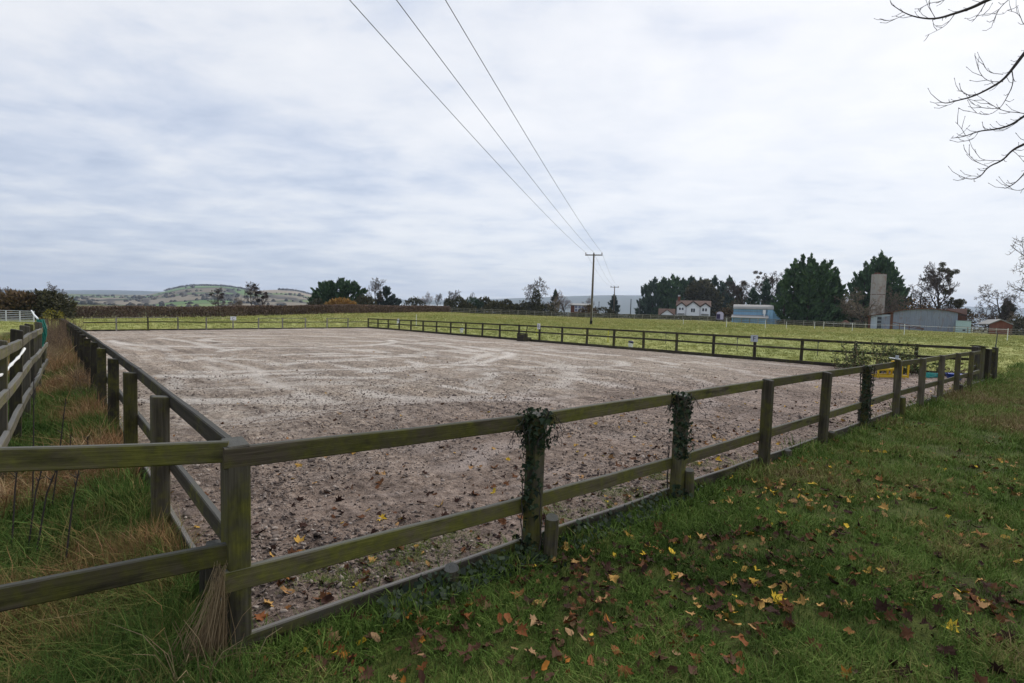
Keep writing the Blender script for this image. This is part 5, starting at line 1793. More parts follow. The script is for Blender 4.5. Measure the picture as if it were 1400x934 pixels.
# blue barn
YBB = 118.0
x0, x1 = X_at(1000.5, YBB, 3), X_at(1049, YBB, 3)
g0 = gz((x0 + x1) / 2, YBB)
barn = thing('blue_barn', ((x0 + x1) / 2, YBB, g0), 'pale blue sheeted barn with grey roof and lean-to in front of the conifers', 'barn')
bw = x1 - x0
zr_top, z_a, z_b, z_c = (zrow(1025, y_, YBB) - g0 for y_ in (415.5, 422.5, 430.3, 434.3))
for k in range(6):                                   # front lean-to wall sheets
    a, b = -bw / 2 + bw * k / 6, -bw / 2 + bw * (k + 1) / 6 - 0.02
    corrugate(a, b, lambda x: z_c - 0.1, -0.2, -0.02 - 0.012 * (k % 2), 0.05, 0.4, 'sheet_blue', 'wall_sheet', barn)
MB().prism([(-0.35, z_c), (3.0, z_b), (3.0, z_b - 0.12), (-0.35, z_c - 0.12)], ((-bw / 2 - 0.15, 0, 0), (0, 1, 0), (0, 0, 1), (1, 0, 0)), bw + 0.4).build('lean_to_roof', 'sheet_grey', barn)
x2 = X_at(1061, YBB + 3, 3) - barn.location[0]
for k in range(6):
    a, b = -bw / 2 + 0.2 + (bw - 0.2 + 0.4) * k / 6, -bw / 2 + 0.2 + (bw - 0.2 + 0.4) * (k + 1) / 6 - 0.02
    corrugate(a, b, lambda x: z_a + 0.05, z_b - 0.4, 3.0 - 0.012 * (k % 2), 0.05, 0.4, 'sheet_blue', 'wall_sheet', barn)
MB().bbox((-bw / 2 + 0.2, 2.9, z_a - 0.55), (bw / 2 + 0.4, 2.96, z_a - 0.47)).build('girt', 'sheet_grey', barn)
# upper barrel roof
pr = [(2.7, z_a)] + [(2.7 + 3.5 - 3.5 * math.cos(t), z_a + (zr_top - z_a) * math.sin(t)) for t in np.linspace(0.15, math.pi - 0.15, 9)] + [(9.7, z_a)]
MB().prism(pr, ((-bw / 2 + 0.1, 0, 0), (0, 1, 0), (0, 0, 1), (1, 0, 0)), bw + 1.3).build('roof', 'sheet_grey', barn)
MB().bbox((-bw / 2 + 0.25, 3.1, -0.2), (bw / 2 + 1.3, 9.5, z_a - 0.02)).build('body', 'sheet_blue', barn)
# flared right-hand end
fx = X_at(1068, YBB, 2) - barn.location[0]
prof = [(bw / 2 + 1.3, -0.2), (fx + 0.6, -0.2), (fx - 0.2, 1.2), (fx - 1.1, 2.2), (bw / 2 + 1.75, z_a - 0.6), (bw / 2 + 1.3, z_a - 0.1)]
MB().prism(prof, ((0, 3.3, 0), (1, 0, 0), (0, 0, 1), (0, 1, 0)), 6.0).build('end_bay', 'sheet_blue', barn)
corrugate(bw / 2 + 0.02, bw / 2 + 1.28, lambda x: z_a - 0.05, -0.2, 2.6, 0.05, 0.4, 'sheet_blue', 'wall_sheet', barn)
MB().bbox((bw / 2 - 1.0, -0.5 + 3.2, z_a - 1.0), (bw / 2 - 0.35, 2.9, z_a - 0.1)).build('tank', 'white_paint', barn)
MB().bbox((bw / 2 - 0.8, 1.6, z_b - 0.25), (bw / 2 - 0.5, 1.9, z_b + 0.6)).build('vent_pipe', 'white_paint', barn)
MB().tube([(bw / 2 - 1.6, 6, zr_top), (bw / 2 - 1.6, 6, zr_top + 0.5), (bw / 2 - 1.6, 6, zr_top + 0.7)], [0.12, 0.12, 0.2], 8).build('roof_vent', 'sheet_pale', barn)

# horse trailer
q = P(984, 438, 122)
ht = thing('horse_trailer', (q[0], q[1], gz(q[0], q[1])), 'small lilac and purple horse trailer parked between the house and the barn', 'trailer')
hb = gz(q[0], q[1])
zt_, zb_ = P(984, 427.5, 122)[2] - hb, P(984, 436.8, 122)[2] - hb
zb_ = max(zb_, 0.35)
zt_ = zb_ + 1.75
pr = [(-0.8, zb_), (0.8, zb_), (0.8, zt_ - 0.5), (0.62, zt_ - 0.15), (0.3, zt_), (-0.3, zt_), (-0.62, zt_ - 0.15), (-0.8, zt_ - 0.5)]
MB().prism(pr, ((0, -1.4, 0), (1, 0, 0), (0, 0, 1), (0, 1, 0)), 2.8).build('body', 'lilac', ht)
MB().prism([(-0.75, zb_ + 0.1), (0.05, zb_ + 0.1), (0.05, zt_ - 0.55), (-0.75, zt_ - 0.55)], ((0, -1.44, 0), (1, 0, 0), (0, 0, 1), (0, 1, 0)), 0.035).build('ramp', 'purple', ht)
for s in (-1, 1):
    wv = MB().tube([(s * 0.72, -0.1, 0.3), (s * 0.9, -0.1, 0.3)], 0.3, 14).build('wheel', 'black_rubber', ht)
    MB().tube([(s * 0.9, -0.1, 0.3), (s * 0.92, -0.1, 0.3)], 0.15, 10).build('hub', 'galvanised', wv)
MB().bbox((-0.08, -2.6, 0.4), (0.08, -1.4, 0.5)).build('drawbar', 'steel_dark', ht)

# silo
YSI = 124.0
sx = X_at(1199, YSI, 6)
sgz = gz(sx, YSI)
silo = thing('silo', (sx, YSI, sgz), 'tall rust-stained metal silo rising behind the corrugated shed', 'silo')
r_ = 8.3 * YSI / FPX
zt_ = zrow(1201, 375, YSI) - sgz
nst = 7
for k in range(nst):
    z0, z1 = zt_ * k / nst, zt_ * (k + 1) / nst - 0.03
    rr_ = r_ * (1 - 0.004 * (k % 2))
    v, f = [], []
    m = 36
    for z in (z0, z1):
        v += [(rr_ * math.cos(2 * math.pi * j / m), rr_ * math.sin(2 * math.pi * j / m), z) for j in range(m)]
    f = [(j, (j + 1) % m, m + (j + 1) % m, m + j) for j in range(m)] + [tuple(range(m, 2 * m))]
    MB().add(v, f).build('ring_panel', 'silo_sheet', silo)
for zz2 in (zt_ * 0.62, zt_ * 0.995):
    MB().tube([(0, 0, zz2 - 0.06), (0, 0, zz2 + 0.06)], r_ * 1.02, 36).build('band', 'rust', silo)
MB().tube([(-r_ * 0.3, 0, zt_ - 0.05), (-r_ * 0.3, 0, zt_ + 0.3)], [r_ * 0.45, r_ * 0.4], 12).build('hatch', 'rust', silo)
for a in np.linspace(0, 2 * math.pi, 9)[:-1]:
    MB().box((r_ * 1.01 * math.cos(a), r_ * 1.01 * math.sin(a), zt_ / 2), (0.1, 0.1, zt_), Matrix.Rotation(a, 3, 'Z')).build('rib', 'silo_sheet', silo)

# corrugated farm shed with arched roof
YSH = 106.0
x0, x1 = X_at(1184.5, YSH, 3), X_at(1306.5, YSH, 3)
g0 = gz((x0 + x1) / 2, YSH)
shed = thing('farm_shed', ((x0 + x1) / 2, YSH, g0), 'long blue-grey corrugated shed with a low arched roof below the silo', 'shed')
cx = shed.location[0]
px_k = [1184.5, 1200, 1218, 1235, 1255, 1275, 1290, 1306.5]
py_k = [430.8, 428.8, 426.0, 423.0, 421.7, 422.3, 424.3, 427.8]
xs_k = [X_at(a, YSH, 3) - cx for a in px_k]
zs_k = [zrow(a, b, YSH) - g0 for a, b in zip(px_k, py_k)]
top = lambda x: float(np.interp(x, xs_k, zs_k))
xa, xb_, xc = (X_at(a, YSH, 3) - cx for a in (1188.5, 1216.5, 1220.5))
n = 11
for k in range(n):
    a, b = xc + (xs_k[-1] - xc) * k / n, xc + (xs_k[-1] - xc) * (k + 1) / n - 0.015
    corrugate(a, b, lambda x: top(x) - 0.12, -0.3, -0.02 * (k % 2), 0.06, 0.42, 'sheet_bluegrey', 'wall_sheet', shed)
xd0, xd1 = (X_at(a, YSH, 3) - cx for a in (1198.0, 1204.0))
for k, (a, b, m) in enumerate(((xa, xd0 - 0.02, 'sheet_pale'), (xd1 + 0.02, xb_, 'sheet_bluegrey'))):
    corrugate(a, b, lambda x: top(x) - (0.15 if k == 0 else 0.75), -0.3, -0.01, 0.05, 0.42, m, 'wall_sheet', shed)
MB().bbox((xd1, 0.06, top(xd1) - 1.0), (xb_, 0.1, top(xd1) - 0.2)).build('fascia_sheet', 'sheet_pale', shed)
MB().bbox((xs_k[0], -0.05, -0.3), (xa, 0.3, top(xs_k[0]) - 0.1)).build('pier', 'rust', shed)
MB().bbox((xb_, -0.06, -0.3), (xc - 0.01, 0.3, top(xb_) - 0.1)).build('pier', 'rust', shed)
zz_w = [(0.05, 0.36), (0.42, 0.62), (0.68, 0.88)]
for a, b in zz_w:
    t_ = top(xd0) - 0.2
    MB().bbox((xd0, -0.0, t_ * a), (xd1, 0.12, t_ * b)).build('window', 'glass_dark', shed)
MB().bbox((xd0 - 0.02, 0.14, -0.3), (xd1 + 0.02, 0.3, top(xd0) - 0.15)).build('window_frame', 'sheet_pale', shed)
# arched roof with some thickness and depth
poly = [(x, z) for x, z in zip(xs_k, zs_k)]
poly = [(poly[0][0] - 0.3, poly[0][1] - 0.05)] + poly + [(poly[-1][0] + 0.3, poly[-1][1] - 0.1)]
full = poly + [(x, z - 0.14) for x, z in reversed(poly)]
MB().prism(full, ((0, -0.35, 0), (1, 0, 0), (0, 0, 1), (0, 1, 0)), 14.0).build('roof', 'rust', shed)
MB().bbox((xs_k[0] + 0.1, 13.0, -0.3), (xs_k[-1] - 0.1, 13.1, min(zs_k) - 0.2)).build('rear_wall', 'sheet_grey', shed)
MB().bbox((xs_k[-1] - 0.06, 0.1, -0.3), (xs_k[-1] - 0.01, 13.0, zs_k[-1] - 0.3)).build('side_wall', 'sheet_bluegrey', shed)
# rusty lean-to beyond its right end
lx0, lx1 = X_at(1307.5, YSH + 2, 3), X_at(1320.5, YSH + 2, 3)
lo = thing('lean_to', ((lx0 + lx1) / 2, YSH + 2, gz(lx0, YSH + 2)), 'rusty open lean-to with pinkish tiled roof at the shed end', 'shed')
w = lx1 - lx0
lg = lo.location[2]
za, zb2, zc2 = (zrow(1313, y_, YSH + 2) - lg for y_ in (427.5, 431.5, 421.5))
MB().bbox((-w / 2, 0, -0.2), (w / 2, 4, zb2)).build('wall', 'rust', lo)
MB().prism([(-w / 2 - 2.6, zc2), (w / 2 + 0.1, zc2 + 0.05), (w / 2 + 0.1, zb2 - 0.1), (-w / 2 + 0.1, za - 0.1)], ((0, 4.1, 0), (1, 0, 0), (0, 0, 1), (0, 1, 0)), 0.3).build('tiled_slope', 'roof_pink', lo)
MB().prism([(-w / 2 - 0.1, za + 0.12), (w / 2 + 0.2, zb2 + 0.15), (w / 2 + 0.2, zb2), (-w / 2 - 0.1, za)], ((0, -0.3, 0), (1, 0, 0), (0, 0, 1), (0, 1, 0)), 4.3).build('roof', 'rust', lo)
# teal tank
tx0, tx1 = X_at(1306.5, 100, 2), X_at(1327.5, 100, 2)
tg = gz(tx0, 100)
tk = thing('storage_tank', ((tx0 + tx1) / 2, 100, tg), 'pale teal sheeted store box standing against the shed end', 'box')
w = tx1 - tx0
zt_ = zrow(1317, 439, 100) - tg
for k in range(5):
    a, b = -w / 2 + w * k / 5, -w / 2 + w * (k + 1) / 5 - 0.01
    MB().bbox((a, -0.01 * (k % 2), -0.2), (b, 2.0, zt_ - 0.02 * k)).build('panel', 'sheet_teal', tk)
MB().bbox((-w / 2 - 0.05, -0.06, zt_ - 0.02), (w / 2 + 0.05, 2.05, zt_ + 0.06)).build('lid', 'sheet_teal', tk)
MB().bbox((-0.1, -0.05, 0.25), (0.45, -0.02, 0.55)).build('hatch', 'glass_dark', tk)
# old field roller in front of the shed
q = ground_hit(1238, 451.8, 60, 140)
q = np.array([X_at(1235, 103, 1.5), 103.0, gz(X_at(1235, 103, 1.5), 103.0)])
hw = thing('hay_elevator', q, 'rusty old farm elevator leaning along the corrugated shed wall', 'machinery')
a, b = P(1219, 440.5, 103) - q, P(1263, 449.5, 103) - q
for dz in (0, -0.45):
    MB().tube([a + (0, 0, dz), (a + b) / 2 + (0, 0.3, dz + 0.15), b + (0, 0, dz * 0.3)], 0.07, 5).build('beam', 'rust', hw)
for t in (0.0, 0.25, 0.55, 0.95):
    p_ = a + (b - a) * t
    MB().tube([(p_[0], p_[1], -0.1), p_], 0.06, 5).build('strut', 'rust', hw)

# brick cart shed at right
YC = 98.0
x0, x1 = X_at(1352, YC, 2), X_at(1384, YC, 2)
g0 = gz(x0, YC)
cs = thing('cart_shed', ((x0 + x1) / 2, YC, g0), 'red brick gabled cart shed with grey sheet roof and open dark bay', 'shed')
w = x1 - x0
ze, za = zrow(1353, 443.5, YC) - g0, zrow(1369, 438, YC) - g0
MB().prism([(-w / 2, -0.2), (w / 2, -0.2), (w / 2, ze), (0, za), (-w / 2, ze)], ((0, 0, 0), (1, 0, 0), (0, 0, 1), (0, 1, 0)), 0.35).build('gable_wall', 'brick', cs)
xl = X_at(1332, YC + 5, 2) - cs.location[0]
MB().prism([(-w / 2 - 0.1, ze - 0.05), (0, za + 0.05), (w / 2 + 0.2, ze - 0.05), (w / 2 + 0.2, ze + 0.12), (0, za + 0.22), (-w / 2 - 0.1, ze + 0.1)], ((0, -0.25, 0), (1, 0, 0), (0, 0, 1), (-0.32, 1, 0)), 8.5).build('roof', 'sheet_grey', cs)
MB().prism([(-w / 2 - 0.05, -0.2), (xl, -0.2), (xl, ze), (-w / 2 - 0.05, ze - 0.1)], ((0, 7.5, 0), (1, 0, 0), (0, 0, 1), (0, 1, 0)), 0.2).build('back_wall', 'timber_black', cs)
MB().prism([(-w / 2 - 0.1, ze + 0.05), (xl - 0.3, ze - 0.15), (xl + 0.6, za + 0.05), (0, za + 0.12)], ((0, 2.0, 0), (1, 0, 0), (0, 0, 1), (0, 1, 0)), 5.4).build('side_roof', 'sheet_pale', cs)
for t in (0.0, 0.5, 1.0):
    xx = -w / 2 - 0.15 + (xl + 0.2 + w / 2) * t
    MB().bbox((xx - 0.1, 2.1, -0.2), (xx + 0.1, 2.3, ze - 0.1)).build('post', 'timber_black', cs)
MB().bbox((xl, 2.4, -0.2), (-w / 2 - 0.1, 2.5, ze * 0.35)).build('half_wall', 'timber_black', cs)
# earth heap with tarpaulin left of the shed
q = ground_plan(1156, 111)
hp_ = thing('earth_heap', (*q, gz(*q)), 'small brown earth heap with a pale sheet left of the corrugated shed', 'heap')
v, f = [], []
for i in range(7):
    for j in range(14):
        a = 2 * math.pi * j / 14
        rr_ = 3.0 * (1 - i / 6) + 0.2 * random.random()
        v.append((rr_ * math.cos(a), rr_ * 0.6 * math.sin(a), 1.7 * (i / 6) ** 1.2 - 0.1 + random.uniform(-.05, .05)))
for i in range(6):
    for j in range(14):
        f.append((i * 14 + j, i * 14 + (j + 1) % 14, i * 14 + 14 + (j + 1) % 14, i * 14 + 14 + j))
MB().add(v, f).build('mound', 'rust', hp_, True)
MB().prism([(0, 0), (1.7, 0), (1.4, 0.75), (0.5, 1.0), (0.1, 0.6)], ((-0.4, -1.9, 0), (1, 0, 0), (0, 0, 1), (0, 1, 0)), 0.5).build('sheet', 'sheet_pale', hp_)

for o in (house, ob, bh, ls, barn, ht, shed, lo, tk, cs):
    face_camera(o)

# ------------------------------------------------------------------ odds and ends around the arena
# yellow plastic jump blocks
def jump_block(loc, rz, L, Wd, Ht, label):
    o = thing('jump_block', loc, label, 'jump block', None, rz)
    t = 0.045
    for sx_ in (-1, 1):
        for sy_ in (-1, 1):
            MB().bevbox((sx_ * (L / 2 - t / 2), sy_ * (Wd / 2 - t / 2), Ht / 2), (t, t, Ht), 0.006).build('leg', 'yellow_plastic', o)
    for z in (0.05, Ht - 0.03):
        for sy_ in (-1, 1):
            MB().bbox((-L / 2 + t, sy_ * (Wd / 2 - t / 2) - t * 0.45, z - 0.035), (L / 2 - t, sy_ * (Wd / 2 - t / 2) + t * 0.45, z + 0.03)).build('side_bar', 'yellow_plastic', o)
        for sx_ in (-1, 1):
            MB().bbox((sx_ * (L / 2 - t / 2) - t * 0.45, -Wd / 2 + t, z - 0.033), (sx_ * (L / 2 - t / 2) + t * 0.45, Wd / 2 - t, z + 0.028)).build('end_bar', 'yellow_plastic', o)
    n = 4
    for k in range(n):
        x = -L / 2 + t + (L - 2 * t) * (k + 0.5) / n
        MB().bbox((x - 0.05, -Wd / 2 + t, Ht - 0.05), (x + 0.05, Wd / 2 - t, Ht - 0.02)).build('slat', 'yellow_plastic', o)
    return o


q = P(1207, 513, 16.9)
jump_block((q[0], q[1], -0.02), 0.25, 0.95, 0.5, 0.30, 'yellow plastic open-frame jump block lying low by the weeds')
q = P(1230, 511, 17.0)
jump_block((q[0], q[1], -0.02), 0.15, 0.28, 0.42, 0.52, 'upright narrow yellow plastic jump block beside the low yellow one')
# teal crate
q = P(1270, 512, 17.3)
tcx = thing('plastic_crate', (q[0], q[1], -0.02), 'slatted teal plastic crate in the weeds near the gateposts', 'crate', None, 0.3)
for k in range(3):
    z = 0.04 + 0.085 * k
    for s in (-1, 1):
        MB().bbox((-0.3, s * 0.2 - 0.012, z), (0.3, s * 0.2 + 0.012, z + 0.05)).build('slat', 'teal_plastic', tcx)
        MB().bbox((s * 0.3 - 0.012, -0.185, z), (s * 0.3 + 0.012, 0.185, z + 0.05)).build('slat', 'teal_plastic', tcx)
for sx_ in (-1, 1):
    for sy_ in (-1, 1):
        MB().bbox((sx_ * 0.29 - 0.03, sy_ * 0.19 - 0.03, 0), (sx_ * 0.29 + 0.03, sy_ * 0.19 + 0.03, 0.27)).build('corner_post', 'teal_plastic', tcx)
MB().bbox((-0.27, -0.17, 0.0), (0.27, 0.17, 0.03)).build('base', 'teal_plastic', tcx)
tcx.scale = (0.72, 0.72, 0.55)
# blue tub
q = P(1305, 514, 16.7)
tb = thing('feed_tub', (q[0], q[1], -0.01), 'shallow round blue tub by the gateposts', 'tub')
v, f = [], []
prof = [(0.16, 0.0), (0.24, 0.16), (0.26, 0.16), (0.26, 0.185), (0.225, 0.185), (0.15, 0.03)]
m = 20
for r__, z in prof:
    v += [(r__ * math.cos(2 * math.pi * j / m), r__ * math.sin(2 * math.pi * j / m), z) for j in range(m)]
for i in range(len(prof) - 1):
    for j in range(m):
        f.append((i * m + j, i * m + (j + 1) % m, i * m + m + (j + 1) % m, i * m + m + j))
f.append(tuple(range(5 * m, 6 * m)))
MB().add(v, f).build('shell', 'blue_plastic', tb, True)
for s in (-1, 1):
    MB().tube([(s * 0.25, -0.06, 0.17), (s * 0.30, -0.03, 0.22), (s * 0.30, 0.03, 0.22), (s * 0.25, 0.06, 0.17)], 0.012, 6).build('handle', 'black_rubber', tb)
# mounting steps against the long fence
c = bpt(11.55, 0, -0.28)
ms_ = thing('mounting_steps', (c[0], c[1], -0.02), 'dark timber mounting steps with upright handle against the field fence', 'steps', None, RZB)
for k, (y0, y1, z) in enumerate(((-0.35, 0.0, 0.26), (0.0, 0.3, 0.5))):
    MB().bbox((-0.32, y0, z - 0.04), (0.32, y1 - 0.01, z)).build('tread', 'wood_dark_rail', ms_)
    MB().bbox((-0.30, y1 - 0.03, 0.02), (0.30, y1 - 0.012, z - 0.06)).build('riser', 'wood_dark_rail', ms_)
for s in (-1, 1):
    MB().prism([(-0.34, 0), (0.29, 0), (0.29, 0.455), (0.0, 0.455), (0.0, 0.21), (-0.34, 0.21)], ((s * 0.31 - 0.02, 0, 0), (0, 1, 0), (0, 0, 1), (1, 0, 0)), 0.04).build('side_panel', 'wood_dark_post', ms_)
MB().tube([(-0.30, 0.2, 0.1), (-0.52, 0.22, 1.0)], [0.03, 0.028], 8).build('handle', 'wood_dark_post', ms_)
# buckets at the fence foot
for px, n_, lb in ((862, 0, 'white bucket with navy top below the field fence right of the B board'), (631, 1, 'small white bucket at the fence foot between the M and B boards')):
    b_ = ground_hit(px, 475.5 if n_ == 0 else 455.5, 15, 60)
    bk = thing('bucket', b_, lb, 'bucket')
    MB().tube([(0, 0, 0), (0, 0, 0.26)], [0.11, 0.14], 14).build('pail', 'white_plastic', bk)
    MB().tube([(0, 0, 0.262), (0.02, 0, 0.34), (0.02, 0, 0.38)], [0.145, 0.15, 0.10], 14).build('top', 'navy' if n_ == 0 else 'grey_board', bk)
    MB().tube([(0.14 * math.cos(t), -0.02, 0.25 + 0.16 * math.sin(t)) for t in np.linspace(0, math.pi, 8)], 0.006, 5).build('handle', 'steel_dark', bk)

# ------------------------------------------------------------------ the lime tree whose boughs hang in from the right
TY = 9.0
tb_ = np.array([X_at(1640, TY + 0.5, 0), TY + 0.5])
lime = thing('overhanging_tree', (*tb_, gz(*tb_)), 'bare tree with knobbly budded twigs arching over the lawn from beyond the picture', 'tree')
L0 = np.array(lime.location)
tmb, cmb = MB(), MB()
trk = [np.array([0, 0, -0.2]), np.array([0.05, 0, 2.5]), np.array([-0.1, 0.05, 5.5]), np.array([-0.05, 0.1, 8.5]), np.array([0, 0.1, 11.0]), np.array([0.1, 0.1, 13.0])]
tmb.tube(trk, [0.34, 0.27, 0.24, 0.19, 0.13, 0.07], 12)
rr3 = random.Random(5)


def zpx(lst):
    return [(1180 + a / 2.459, b / 2.459) for a, b in lst]


def bough(lst, r0, r1, dep0=9.0, dslope=0.0, root=None, jit=0.0):
    """polyline through picture points given in the enlarged crop, hung at 9 m"""
    pp = []
    L = zpx(lst)
    for i, (a, b) in enumerate(L):
        pp.append(P(a, b, dep0 + dslope * i / len(L) + rr3.uniform(-jit, jit)) - L0)
    if root is not None:
        n0 = root
        m1 = n0 * 0.55 + pp[0] * 0.45 + np.array([0, 0, 0.5])
        pp = [n0, m1] + pp
    # smooth by Chaikin
    for _ in range(2):
        q = [pp[0]]
        for a, b in zip(pp[:-1], pp[1:]):
            q += [a * 0.75 + b * 0.25, a * 0.25 + b * 0.75]
        q.append(pp[-1])
        pp = q
    n = len(pp)
    rad = [r0 + (r1 - r0) * (i / (n - 1)) ** (0.45 if root is not None else 0.8) for i in range(n)]
    rad = [q_ * 0.78 for q_ in rad]
    (tmb if root is not None else cmb).tube(pp, rad, 6, False)
    # side twigs with buds
    dist = 0
    nxt = 0.12
    for i in range(1, n):
        dist += np.linalg.norm(pp[i] - pp[i - 1])
        if root is not None and pp[i][0] + L0[0] > X_at(1480, TY):
            dist = 0
            continue
        if dist > nxt:
            dist, nxt = 0, rr3.uniform(0.05, 0.13)
            d = pp[i] - pp[i - 1]
            d /= np.linalg.norm(d)
            up = np.array([rr3.gauss(0, 0.6), rr3.gauss(0, 0.6), rr3.choice([1, 1, -0.6]) * rr3.uniform(0.4, 1.0)])
            dd = d * 0.9 + up * 0.8
            dd /= np.linalg.norm(dd)
            ln = rr3.uniform(0.06, 0.26)
            a = pp[i]
            b = a + dd * ln * 0.55 + d * 0.02
            c = b + (dd + np.array([0, 0, 0.5])) / 1.3 * ln * 0.45
            cmb.tube([a, b, c], [0.005, 0.004, 0.003], 4, False)
            cmb.tube([c, c + (c - b) * 0.12, c + (c - b) * 0.3], [0.004, 0.0065, 0.002], 4, False)


def node(k, f):
    return trk[k] * (1 - f) + trk[k + 1] * f


bough([(640, -90), (520, -40), (417, 0), (370, 25), (310, 45), (245, 65), (185, 60), (140, 45), (95, 15)], 0.10, 0.005, root=node(2, 0.8))
bough([(140, 50), (90, 72), (55, 62)], 0.007, 0.003)
bough([(310, 45), (280, 85), (245, 105), (208, 122)], 0.008, 0.003)
bough([(245, 65), (225, 30), (220, 5)], 0.007, 0.003)
bough([(417, 0), (400, 30), (380, 60), (365, 75)], 0.010, 0.004)
bough([(500, -10), (460, 25), (440, 65), (432, 92)], 0.010, 0.003)
bough([(380, 55), (420, 45), (470, 50), (485, 35)], 0.007, 0.003)
bough([(300, -30), (270, 5), (220, 10), (180, 40)], 0.010, 0.003)
bough([(560, 60), (541, 90), (525, 45), (485, 35)], 0.009, 0.003)
bough([(640, 60), (541, 180), (500, 235), (470, 270), (430, 295), (370, 325), (310, 340), (270, 350), (238, 325)], 0.085, 0.004, root=node(2, 0.4))
bough([(470, 275), (420, 275), (390, 245), (375, 185)], 0.009, 0.003)
bough([(470, 250), (420, 245), (400, 205)], 0.008, 0.003)
bough([(500, 235), (507, 280), (480, 335), (460, 365), (420, 390), (360, 375)], 0.011, 0.003)
bough([(600, 400), (541, 380), (470, 375), (420, 345), (385, 322)], 0.012, 0.003)
bough([(460, 365), (400, 365), (360, 345)], 0.006, 0.003)
bough([(310, 340), (290, 355), (250, 355)], 0.006, 0.003)
bough([(360, 325), (340, 310), (315, 305)], 0.006, 0.003)
bough([(640, 330), (541, 390), (500, 420), (450, 435), (390, 440), (340, 460), (295, 465)], 0.07, 0.004, root=node(2, 0.1))
bough([(345, 457), (330, 430), (310, 410)], 0.006, 0.003)
bough([(390, 440), (370, 470), (340, 475)], 0.006, 0.003)
bough([(520, 410), (490, 430), (470, 440)], 0.006, 0.003)
bough([(640, 440), (541, 485), (500, 505), (470, 540), (420, 560), (395, 595), (360, 605), (322, 590)], 0.065, 0.004, root=node(1, 0.8))
bough([(470, 540), (400, 540), (380, 515)], 0.008, 0.003)
bough([(420, 560), (380, 545), (345, 510)], 0.007, 0.003)
bough([(500, 505), (520, 520), (541, 545)], 0.007, 0.003)
bough([(395, 595), (360, 590), (335, 605)], 0.006, 0.003)
bough([(640, 520), (560, 560), (520, 610), (480, 635), (470, 630)], 0.05, 0.004, root=node(1, 0.6), dep0=9.6)
bough([(560, 600), (541, 640), (505, 640), (490, 625)], 0.01, 0.003, dep0=9.6)
tmb.build('trunk', 'bark', lime, True)
cmb.build('twigs', 'twig_dark', lime)
for m_ in lime.children:
    if m_.name.startswith('trunk'):
        m_.data.materials[0] = MATS['twig_dark']

# ------------------------------------------------------------------ ivy, weeds, stalks
def ivy_plant(n, label, off, zones, count, seed, post_r=0.075):
    c = C0 + DF * SP * n + NF * off
    b = gz(*c)
    o = thing('ivy', (c[0], c[1], b), label, 'ivy', None, RZF)
    g = np.random.default_rng(seed)
    pts, dirs = [], []
    for (z0, z1, a0_, a1_, r0, r1, w) in zones:
        m = int(count * w)
        z = g.uniform(z0, z1, m)
        an = g.uniform(a0_, a1_, m)
        r = r0 + (r1 - r0) * g.random(m) ** 1.6
        pts.append(np.stack([r * np.cos(an), r * np.sin(an), z], 1))
        dirs.append(np.stack([np.cos(an), np.sin(an), g.normal(-0.2, 0.5, m)], 1))
    pts, dirs = np.concatenate(pts), np.concatenate(dirs)
    # three-pointed ivy leaves facing outward, tips hanging
    m = len(pts)
    nrm = dirs / np.linalg.norm(dirs, axis=1, keepdims=True) + g.normal(0, 0.35, (m, 3))
    nrm /= np.linalg.norm(nrm, axis=1, keepdims=True)
    down = np.tile([0, 0, -1.0], (m, 1)) + g.normal(0, 0.45, (m, 3))
    t = down - nrm * (down * nrm).sum(1, keepdims=True)
    t /= np.linalg.norm(t, axis=1, keepdims=True)
    s = np.cross(nrm, t)
    S = g.uniform(0.010, 0.028, (m, 1))
    out_ = [(-0.9, 0), (-0.5, 0.55), (-0.1, 0.95), (0.05, 0.45), (1.25, 0.0), (0.05, -0.45), (-0.1, -0.95), (-0.5, -0.55)]
    V = np.stack([pts + t * S * a + s * S * b_ + nrm * S * (0.25 * abs(b_)) for a, b_ in out_], 1).reshape(-1, 3)
    F = np.arange(8 * m).reshape(m, 8)
    tri = np.concatenate([F[:, [0, 1, 3]], F[:, [1, 2, 3]], F[:, [0, 3, 4]], F[:, [0, 4, 5]], F[:, [5, 6, 7]], F[:, [0, 5, 7]]])
    link('foliage', arr_mesh('foliage', V, tri, 'ivy_leaf'), o)
    mb = MB()
    r = random.Random(seed)
    for k in range(9):
        a = r.uniform(0, 6.28)
        pp = []
        for j in range(9):
            z = zones[0][0] + (zones[0][1] - zones[0][0]) * j / 8 if k < 5 else 0.02 + 0.5 * j / 8
            rr_ = post_r + 0.008 + r.uniform(0, 0.012)
            a += r.uniform(-0.35, 0.35)
            pp.append((rr_ * math.cos(a), rr_ * math.sin(a), z))
        mb.tube(pp, 0.005, 4)
    for k in range(14):               # loose trailing runners
        z0, z1, a0_, a1_, r0, r1, w = zones[0]
        a = r.uniform(a0_, a1_)
        p_ = np.array([r1 * 0.8 * math.cos(a), r1 * 0.8 * math.sin(a), z1 - r.uniform(0, 0.08)])
        pp = [p_]
        for j in range(6):
            p_ = p_ + np.array([math.cos(a) * r.uniform(-0.01, 0.03), math.sin(a) * r.uniform(-0.01, 0.03), -r.uniform(0.0, 0.05)])
            pp.append(p_)
        mb.tube(pp, 0.0022, 3)
    mb.build('stem', 'twig_dark', o)['kind'] = 'stuff'
    return o


